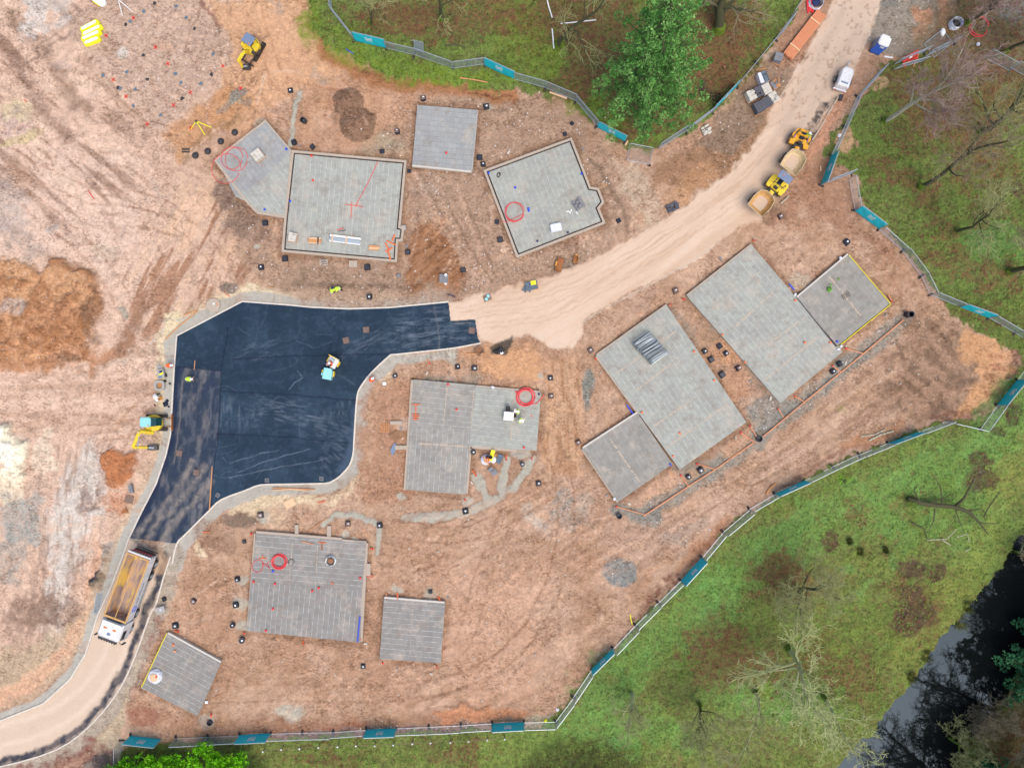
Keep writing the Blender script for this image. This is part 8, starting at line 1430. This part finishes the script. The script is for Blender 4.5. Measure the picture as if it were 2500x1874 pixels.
rt = empty('pallet', G(1213, 1120), R(110), 'bare orange pallet standing between the rubbish heap and kerb stones', 'pallet'); pallet(rt, 1.1, .6); rt = empty('pallet', G(939.5, 1044), R(2), 'orange slatted pallet left of the L-shaped slab', 'pallet'); m = MB(); [m.box(-.42 + k * .21, 0, .06, .06, 1.0, .04) for k in range(5)]; [m.box(0, -.4 + k * .2, .1, 1.0, .06, .03) for k in range(5)]; m.build('slats', mt('timber'), rt); rt = empty('pallet', G(316, 1218), R(-10), 'old grey broken pallet left of the curving road', 'pallet'); pallet(rt, .9, .9, 'timber_old')
log_([(1192, 1128), (1207, 1141)], .06, 'rust', 'rusty pole lying across the rubbish heap', 'pole', 'pole', z=.5); thing1('steel_plate', MB().loft([[(-.35, -.3, z), (.4, -.25, z), (.2, .35, z)] for z in (0, .03)]), 'rust', 305, 1245, 'brown triangular steel plate left of the curving road', 'plate', z=.15); thing1('plywood_sheet', MB().box(0, 0, 0, 1.15, .85, .04), 'timber_pale', 708, 1228, 'square pale plywood sheet on the sand below the asphalt', 'plywood', rz=28, z=.06)
thing1('concrete_disc', MB().lathe([(.74, 0), (.75, .14), (.72, .17), (.02, .17)], 28), 'wall_block', 522, 745, 'round pinkish concrete lid at the top left kerb corner', 'concrete lid', z=.02); thing1('box', MB().box(0, 0, 0, .2, .2, .15, b=.02), 'cap_white', 524, 742, 'small white box on the round concrete lid', 'box', z=.2); thing1('box', MB().box(0, 0, 0, .38, .36, .25, b=.03), 'cap_white', 939, 936, 'small white square box on the soil right of the roller bay', 'box'); log_([(531, 740), (533, 746)], .04, 'pipe_orange_vivid', 'orange peg on the round concrete lid', 'peg', 'peg', z=.2)
rt = empty('timber_box', G(1170, 856), R(40), 'open square timber box near the ragged end of the asphalt', 'timber box'); m = MB(); [m.box(*p) for p in ((0, -.38, 0, .84, .06, .35), (0, .38, 0, .84, .06, .35), (-.39, 0, 0, .06, .7, .35), (.39, 0, 0, .06, .7, .35))]; m.build('sides', mt('timber_old'), rt); MB().box(0, 0, .02, .7, .7, .03).build('bottom', mt('soil_brown'), rt)
rt = empty('concrete_ring', G(392, 941), 0, 'grey concrete chamber ring with a square opening beside the kerb', 'concrete ring'); m = MB(); n = 24; out = [(.56 * (abs(math.cos(a)) ** .6) * (1 if math.cos(a) > 0 else -1), .56 * (abs(math.sin(a)) ** .6) * (1 if math.sin(a) > 0 else -1)) for a in np.linspace(0, 2 * PI, n, endpoint=False)]; inn = [(p[0] * .55, p[1] * .55) for p in out]
for i in range(n): j = (i + 1) % n; m.prism([out[i], out[j], inn[j], inn[i]], 0, .35)
m.build('ring', mt('conc'), rt); m = MB(); [m.box(-.2 + k * .13, 0, .1, .08, .6, .05) for k in range(4)]; m.build('slats', mt('timber'), rt); m = MB().lathe([(.12, 0), (.15, .25), (.13, .23), (.02, .03)], 12); thing1('bucket', m, 'black_rubber', 404, 930, 'black bucket beside the concrete chamber ring', 'bucket'); thing1('bucket', MB().lathe([(.18, 0), (.22, .3), (.2, .28), (.16, .04), (.02, .04)], 16, cap=False), 'yellow_paint', 393, 972, 'yellow bucket at the hands of the worker by the kerb', 'bucket'); thing1('oval_plate', MB().lathe([(.14, 0), (.14, .03), (.02, .03)], 12), 'dark_metal', 415, 936, 'small oval dark lid on the footway by the kerb', 'lid', z=.02)
rt = empty('tool_cart', G(397, 912), R(-80), 'grey tool cart with handles and coloured tools beside the worker in orange', 'tool cart'); m = MB(); m.box(0, 0, .25, 1.0, .75, .3, b=.04); m.build('tray', mt('conc'), rt); m = MB(); [m.tube([(-.5, s_ * .18, .5), (-1.2, s_ * .12, .7)], .03, 5) for s_ in (-1, 1)]; m.box(-.7, 0, .52, .1, .55, .06); m.build('handles', mt('galv'), rt); [MB().wheel(.25, s_ * .42, .2, .2, .1, 14).build('wheel', mt('black_rubber'), rt) for s_ in (-1, 1)]; MB().box(.1, 0, .56, .18, .7, .04, rz=.5).build('level', mt('yellow_bag'), rt); MB().box(-.2, .1, .56, .2, .3, .06).build('tool_bag', mt('navy'), rt); MB().box(.3, -.1, .56, .3, .35, .05).build('blue_tray', mt('grey_blue_paint'), rt)
for i, (x, y, r_) in enumerate([(404, 986, .35), (408, 978, .2), (412, 992, .14), (378, 988, .12)]):
    rs = random.Random(i); m = MB(); n = 9; m.loft([[(q * math.cos(2 * PI * k / n) * (1 + .25 * math.sin(k * 2.1 + i)), q * math.sin(2 * PI * k / n) * (1 + .25 * math.cos(k * 3.1)), z) for k in range(n)] for q, z in ((r_, -.03), (r_ * .8, .05), (r_ * .2, .09))]); thing1('asphalt_lump', m, 'bitumen', x, y, ['largest lump of spilt black asphalt by the kerb worker', 'second lump of spilt black asphalt by the kerb worker', 'small spilt asphalt lump touching the kerb', 'small round asphalt lump left of the kerb worker'][i], 'asphalt lump')
# desk and chairs on the slab
rt = empty('table', (*W(1242, 1015.5, 1.05), SLZ), R(-5), 'white-topped square table on the L-shaped slab with two black chairs', 'table'); MB().box(0, 0, .7, 1.08, .92, .04, b=.02).build('table_top', mt('white_plain'), rt); [MB().box(a * .46, b * .38, 0, .05, .05, .7).build('leg', mt('dark_metal'), rt) for a in (-1, 1) for b in (-1, 1)]
for x, y, rz, l in ((1240.5, 998, 90, 'black chair above the white-topped table'), (1255, 1013, 0, 'black chair right of the white-topped table')):
    c = empty('chair', (*W(x, y, .8), SLZ), R(rz), l, 'chair'); MB().box(0, 0, .42, .44, .46, .06, b=.05).build('seat', mt('black_rubber'), c); MB().box(.22, 0, .5, .06, .44, .42, b=.04).build('backrest', mt('black_rubber'), c); [MB().box(a * .18, b * .18, 0, .03, .03, .42).build('leg', mt('dark_metal'), c) for a in (-1, 1) for b in (-1, 1)]
# digger buckets
def dbucket(x, y, rz, w_, d_, label):
    c = empty('digger_bucket', G(x, y), R(rz), label, 'digger bucket'); m = MB(); pr = [(-d_ / 2, .5), (-d_ / 2, .2), (-d_ * .3, .02), (d_ / 2, 0), (d_ / 2, .05), (-d_ * .28, .07), (-d_ / 2 + .06, .22), (-d_ / 2 + .06, .5)]; m.prof(pr, -w_ / 2, w_ / 2); m.build('shell', mt('rust'), c)
    for s_ in (-1, 1): MB().prof([(-d_ / 2, .5), (-d_ / 2, .2), (-d_ * .3, .02), (d_ / 2, 0), (d_ / 2, .1), (0, .42)], s_ * w_ / 2 - .02, s_ * w_ / 2 + .02).build('side_plate', mt('rust'), c)
    n = max(3, int(w_ / .22)); [MB().box(d_ / 2 + .07, -w_ / 2 + (k + .5) * w_ / n, .0, .16, .07, .05).build('tooth', mt('dark_metal'), c) for k in range(n)]; m = MB(); m.box(-d_ / 2 - .05, 0, .35, .12, w_ * .35, .2); m.build('bracket', mt('yellow_paint'), c)
dbucket(1366, 647, -15, 1.45, .7, 'wide rusty toothed digger bucket at the roadside below the slab with the angular bay'); dbucket(1405, 634, -95, .45, .8, 'narrow rusty digger bucket right of the wide one')
# barriers, insulation rolls, tripods etc.
rt = empty('plastic_barrier', G(2221, 152), R(28), 'red plastic chapter barrier leaning on the fence by the gravel circle', 'barrier'); m = MB(); Lb = 1.9; [m.box(0, 0, z, Lb, .06, .14, b=.02) for z in (.08, .5, .95)]; [m.box(-Lb / 2 + .06 + k * (Lb - .12) / 9, 0, .08, .07, .06, .95) for k in range(10)]; m.build('panel', mt('red_plastic'), rt); MB().box(0, -.04, .55, .35, .03, .3).build('reflective_plate', mt('reflective'), rt); [MB().box(s_ * .75, 0, 0, .2, .5, .08, b=.03).build('foot', mt('red_plastic'), rt) for s_ in (-1, 1)]; rt.rotation_euler.x = R(-35)
rl_ = [((222, 66), 2.2, 'uppermost'), ((228, 78), 2.4, 'second'), ((226, 90), 2.3, 'third'), ((228, 103), 1.9, 'lowest')]
for i, ((x, y), L_, l) in enumerate(rl_): rt = empty('insulation_roll', G(x, y), R(28 - i * 2), l + ' bright yellow insulation roll of the pile at the top left', 'insulation roll', 'yellow insulation rolls'); MB().box(0, 0, 0, L_, .58, .48, b=.16).build('roll', mt('yellow_bag'), rt); MB().box(0, 0, .481, L_ * .8, .3, .01, b=.1).build('label_sheet', mt('cap_white'), rt)
rt = empty('insulation_roll', G(244, 4), R(-35), 'yellow and white insulation roll cut by the top edge', 'insulation roll'); MB().box(0, 0, 0, 1.6, .8, .5, b=.2).build('roll', mt('cap_white'), rt); MB().box(-.1, -.38, 0, .8, .2, .3, b=.05).build('wrapping', mt('yellow_bag'), rt)
for (x, y, m_, l, as_) in ((491, 306, 'yellow_bag', 'yellow survey tripod on the orange soil above the five-sided slab', (-12, -68, 200)), (303, 13, 'cap_white', 'white survey tripod near the yellow rolls at the top', (-38, -98, 120))):
    rt = empty('survey_tripod', G(x, y), 0, l, 'tripod'); [MB().tube([(0, 0, 1.35), (1.15 * math.cos(R(a)), 1.15 * math.sin(R(a)), .02)], .045, 5).build('leg', mt(m_), rt) for a in as_]; MB().lathe([(.14, 1.33), (.14, 1.4), (.06, 1.42), (.06, 1.55), (.02, 1.57)], 12).build('head', mt('dark_metal'), rt)
# kerb stones and gravel-board by the upper road, loo side
for i, q in enumerate([[(2051, 230), (2035, 255)], [(2033, 258), (2018, 283)], [(2014, 292), (2000, 316)], [(1998, 319), (1983, 342)], [(1925, 480), (1905, 498)]]): a, b = G(*q[0]), G(*q[1]); L_ = math.hypot(b[0] - a[0], b[1] - a[1]); thing1('kerb_length', MB().box(0, 0, 0, L_, .16, .16, b=.01), 'wall_block', (q[0][0] + q[1][0]) / 2, (q[0][1] + q[1][1]) / 2, ['uppermost', 'second', 'third', 'fourth', 'lowest, beside the lemon dumper'][i] + ' length of the broken kerb line right of the upper road', 'kerb', rz=math.degrees(math.atan2(b[1] - a[1], b[0] - a[0])), group='broken kerb line by the upper road')
thing1('box', MB().box(0, 0, 0, .38, .62, .35, b=.04), 'dark_metal', 2051, 240, 'dark box standing beside the kerb line below the compressor', 'box', rz=-15); thing1('wheelbarrow', MB().loft([[(-.35, -.25, .3), (.35, -.25, .3), (.35, .25, .3), (-.35, .25, .3)], [(-.5, -.38, .6), (.55, -.36, .6), (.55, .36, .6), (-.5, .38, .6)]]), 'conc', 396, 1486, 'grey wheelbarrow tray with rubble right of the tipper lorry', 'wheelbarrow', rz=15); bag(393, 1486, .25, .75, 'plastic_film', 'crumpled bag in the grey wheelbarrow tray', None, 33, sx=.8)
rt = empty('steel_rack', G(240, 1473), R(80), 'grey steel grid rack lying on the verge left of the tipper lorry', 'steel rack'); m = MB(); [m.box(0, s_ * .32, .05, 2.2, .05, .05) for s_ in (-1, 1)]; [m.box(-1.05 + k * .15, 0, .06, .05, .62, .03) for k in range(15)]; m.build('grid', mt('galv'), rt); rt = empty('steel_rack', G(792, 641), R(10), 'small black steel frame on the pier below the lintel-bearing slab', 'steel rack'); m = MB(); [m.tube([(-.3, y_, .25), (0, y_ + .1, .4), (.3, y_, .25)], .03, 5) for y_ in (-.25, 0, .25)]; m.build('frame', mt('dark_metal'), rt)
rt = empty('steel_rack', G(454, 368), R(0), 'dark double rack lying on the soil left of the five-sided slab', 'steel rack'); m = MB(); [m.box(0, y_, 0, .8, .14, .12) for y_ in (-.15, .15)]; m.build('rails', mt('dark_metal'), rt); rt = empty('cable_reel', G(1190, 727), R(20), 'pair of blue reels on a pallet at the road edge', 'reels'); pallet(rt, .85, .7, 'timber_old'); [MB().lathe([(.17, .14), (.17, .2), (.08, .2), (.08, .3), (.17, .3), (.17, .36), (.03, .36)], 14, dx, dy).build('reel', mt('pale_blue_paint'), rt) for dx, dy in ((-.15, -.12), (.15, .14))]
bag(1216, 858, .28, .22, 'black_rubber', 'black sheet heap on the dark spoil by the asphalt end', None, 41, cat='sheet', nm='plastic_sheet', sx=1.8); thing1('box', MB().box(0, 0, 0, .32, .3, .25, b=.03), 'cap_white', 1225, 861, 'white box beside the black sheet on the dark spoil', 'box', rz=25); thing1('tarpaulin', MB().loft([[(-.7, -.15, z), (.1, -.3, z), (.75, -.1, z), (.7, .15, z), (-.1, .25, z)] for z in (0, .15)]), 'grey_blue_paint', 960, 1097, 'blue-grey strip of sheeting left of the L-shaped slab', 'tarpaulin', rz=70)
thing1('twig', (lambda m, rs: (tuft(m, (0, 0, .12), .3, .16, 60, .16, rs), tuft(m, (.1, .45, .08), .14, .1, 16, .12, rs), m)[-1])(MB(), random.Random(2)), 'bright_leaves', 2024, 706, 'fresh green twig lying on the garage slab', 'twig', abs_z=SLZ); thing1('twig', (lambda m, rs: (tuft(m, (0, 0, .08), .12, .1, 20, .12, rs), m)[-1])(MB(), random.Random(5)), 'bright_leaves', 2047, 682, 'small green sprig above the larger twig on the garage slab', 'twig', abs_z=SLZ)
rt = empty('grate_stack', (*W(2061, 722), SLZ), R(35), 'small row of dark metal grates in the middle of the twig-bearing garage slab', 'grates'); m = MB(); [m.tube([(-.4 + k * .2, -.28, .02), (-.4 + k * .2, -.28, .1), (-.4 + k * .2, .28, .1), (-.4 + k * .2, .28, .02)], .025, 4) for k in range(5)]; m.build('hoops', mt('dark_metal'), rt)
for i, (x, y, rz) in enumerate([(1386, 516, 20), (1391, 519, -50), (1394, 514, 70), (1408, 520, -60)]): thing1('offcut', MB().box(0, 0, 0, .3, .1, .08, b=.02), 'cap_white', x, y, ['left', 'middle', 'upper', 'right, lone'][i] + ' white offcut left of the grey stack on the angular-bay slab', 'offcut', rz=rz, abs_z=SLZ, group='white offcuts')
coil(1217, 427, .2, 1.2, 'small black rubber ring near the upper left corner of the angular-bay slab', SLZ, m='black_rubber', tr=.045, rr=.01, nm='rubber_ring'); thing1('box', MB().box(0, 0, 0, .3, .3, .2, b=.03), 'cap_white', 505, 1712, 'round white cap on the soil right of the tilted garage slab', 'cap', z=.0)
for i, (x, y) in enumerate([(2047, 852), (2053, 845), (1941, 719), (1500, 1217), (2052, 630), (1203, 945)]): thing1('sandbag', MB().box(0, 0, 0, .38, .28, .16, b=.08), 'plastic_film', x, y, ['white bag at the lower corner between the largest slab and its garage', 'second white bag at the lower corner of the largest slab', 'white bag at the upper corner between the largest slab and its garage', 'white scrap at the lower corner of the lower garage slab', 'white scrap at the top corner of the twig-bearing garage slab', 'small white block on the top edge of the L-shaped slab'][i], 'bag', rz=30 * i, abs_z=.36)
# stones: ones large enough to count
rs = random.Random(77); proto = None
SPOTS = [(rs.uniform(1000, 1500), rs.uniform(250, 680)) for _ in range(90)] + [(rs.uniform(350, 1300), rs.uniform(1600, 1760)) for _ in range(60)] + [(rs.uniform(1850, 2300), rs.uniform(780, 1040)) for _ in range(30)] + [(rs.uniform(900, 1300), rs.uniform(1770, 1780)) for _ in range(30)] + [(rs.uniform(950, 1400), rs.uniform(1240, 1600)) for _ in range(40)] + [(rs.uniform(380, 560), rs.uniform(1400, 1740)) for _ in range(30)]
okp = lambda x, y: all(sdpoly(np.array([x]), np.array([y]), q)[0] > 5 for q in (S1, S2, S3, S4, S5, S6, S7, S8, S9, S10, S11, S12, ROADP, ASPH, LR)) 
SPOTS = [p for p in SPOTS if okp(*p)]
m = MB(); m.loft([[(q * math.cos(2 * PI * k / 6) * (1 + .2 * (k % 2)), q * .8 * math.sin(2 * PI * k / 6), z) for k in range(6)] for q, z in ((.07, -.02), (.09, .03), (.05, .08))])
for i, p in enumerate(SPOTS):
    if proto is None: proto = m.build('stone', mt('block_cream')); o = proto
    else: o = proto.copy(); COL.objects.link(o)
    o.location = G(*p); o.rotation_euler.z = rs.uniform(0, 6); s_ = rs.uniform(.6, 1.3); o.scale = (s_, s_, s_); tag(o, 'pale fist-sized stone on the bare soil of the building site', 'stone', 'pale stones scattered on the soil')

# loose offcuts and puddles of slurry that make the plots untidy
rd = random.Random(31)
for i in range(46):
    q = rd.choice(SLABS); a, b = rd.choice([(q[j], q[(j + 1) % len(q)]) for j in range(len(q))]); f = rd.random(); x = a[0] + (b[0] - a[0]) * f; y = a[1] + (b[1] - a[1]) * f; cx_ = sum(p[0] for p in q) / len(q); cy_ = sum(p[1] for p in q) / len(q); l = math.hypot(x - cx_, y - cy_); k = rd.uniform(14, 30) / l; x += (x - cx_) * k; y += (y - cy_) * k
    if not okp(x, y): continue
    if i % 3: m = MB().box(0, 0, 0, rd.uniform(.2, .44), rd.uniform(.1, .2), rd.uniform(.06, .14), b=.01); thing1('broken_block', m, rd.choice(['block_grey', 'block_cream', 'wall_block']), x, y, 'broken grey block piece lying in the mud beside a floor slab', 'rubble', rz=rd.uniform(0, 180), group='broken block pieces beside the slabs')
    else: m = MB().box(0, 0, 0, rd.uniform(.5, 1.2), .07, .04); thing1('timber_offcut', m, rd.choice(['timber_old', 'timber']), x, y, 'thin timber offcut lying in the mud beside a floor slab', 'timber', rz=rd.uniform(0, 180), z=.03, group='timber offcuts beside the slabs')
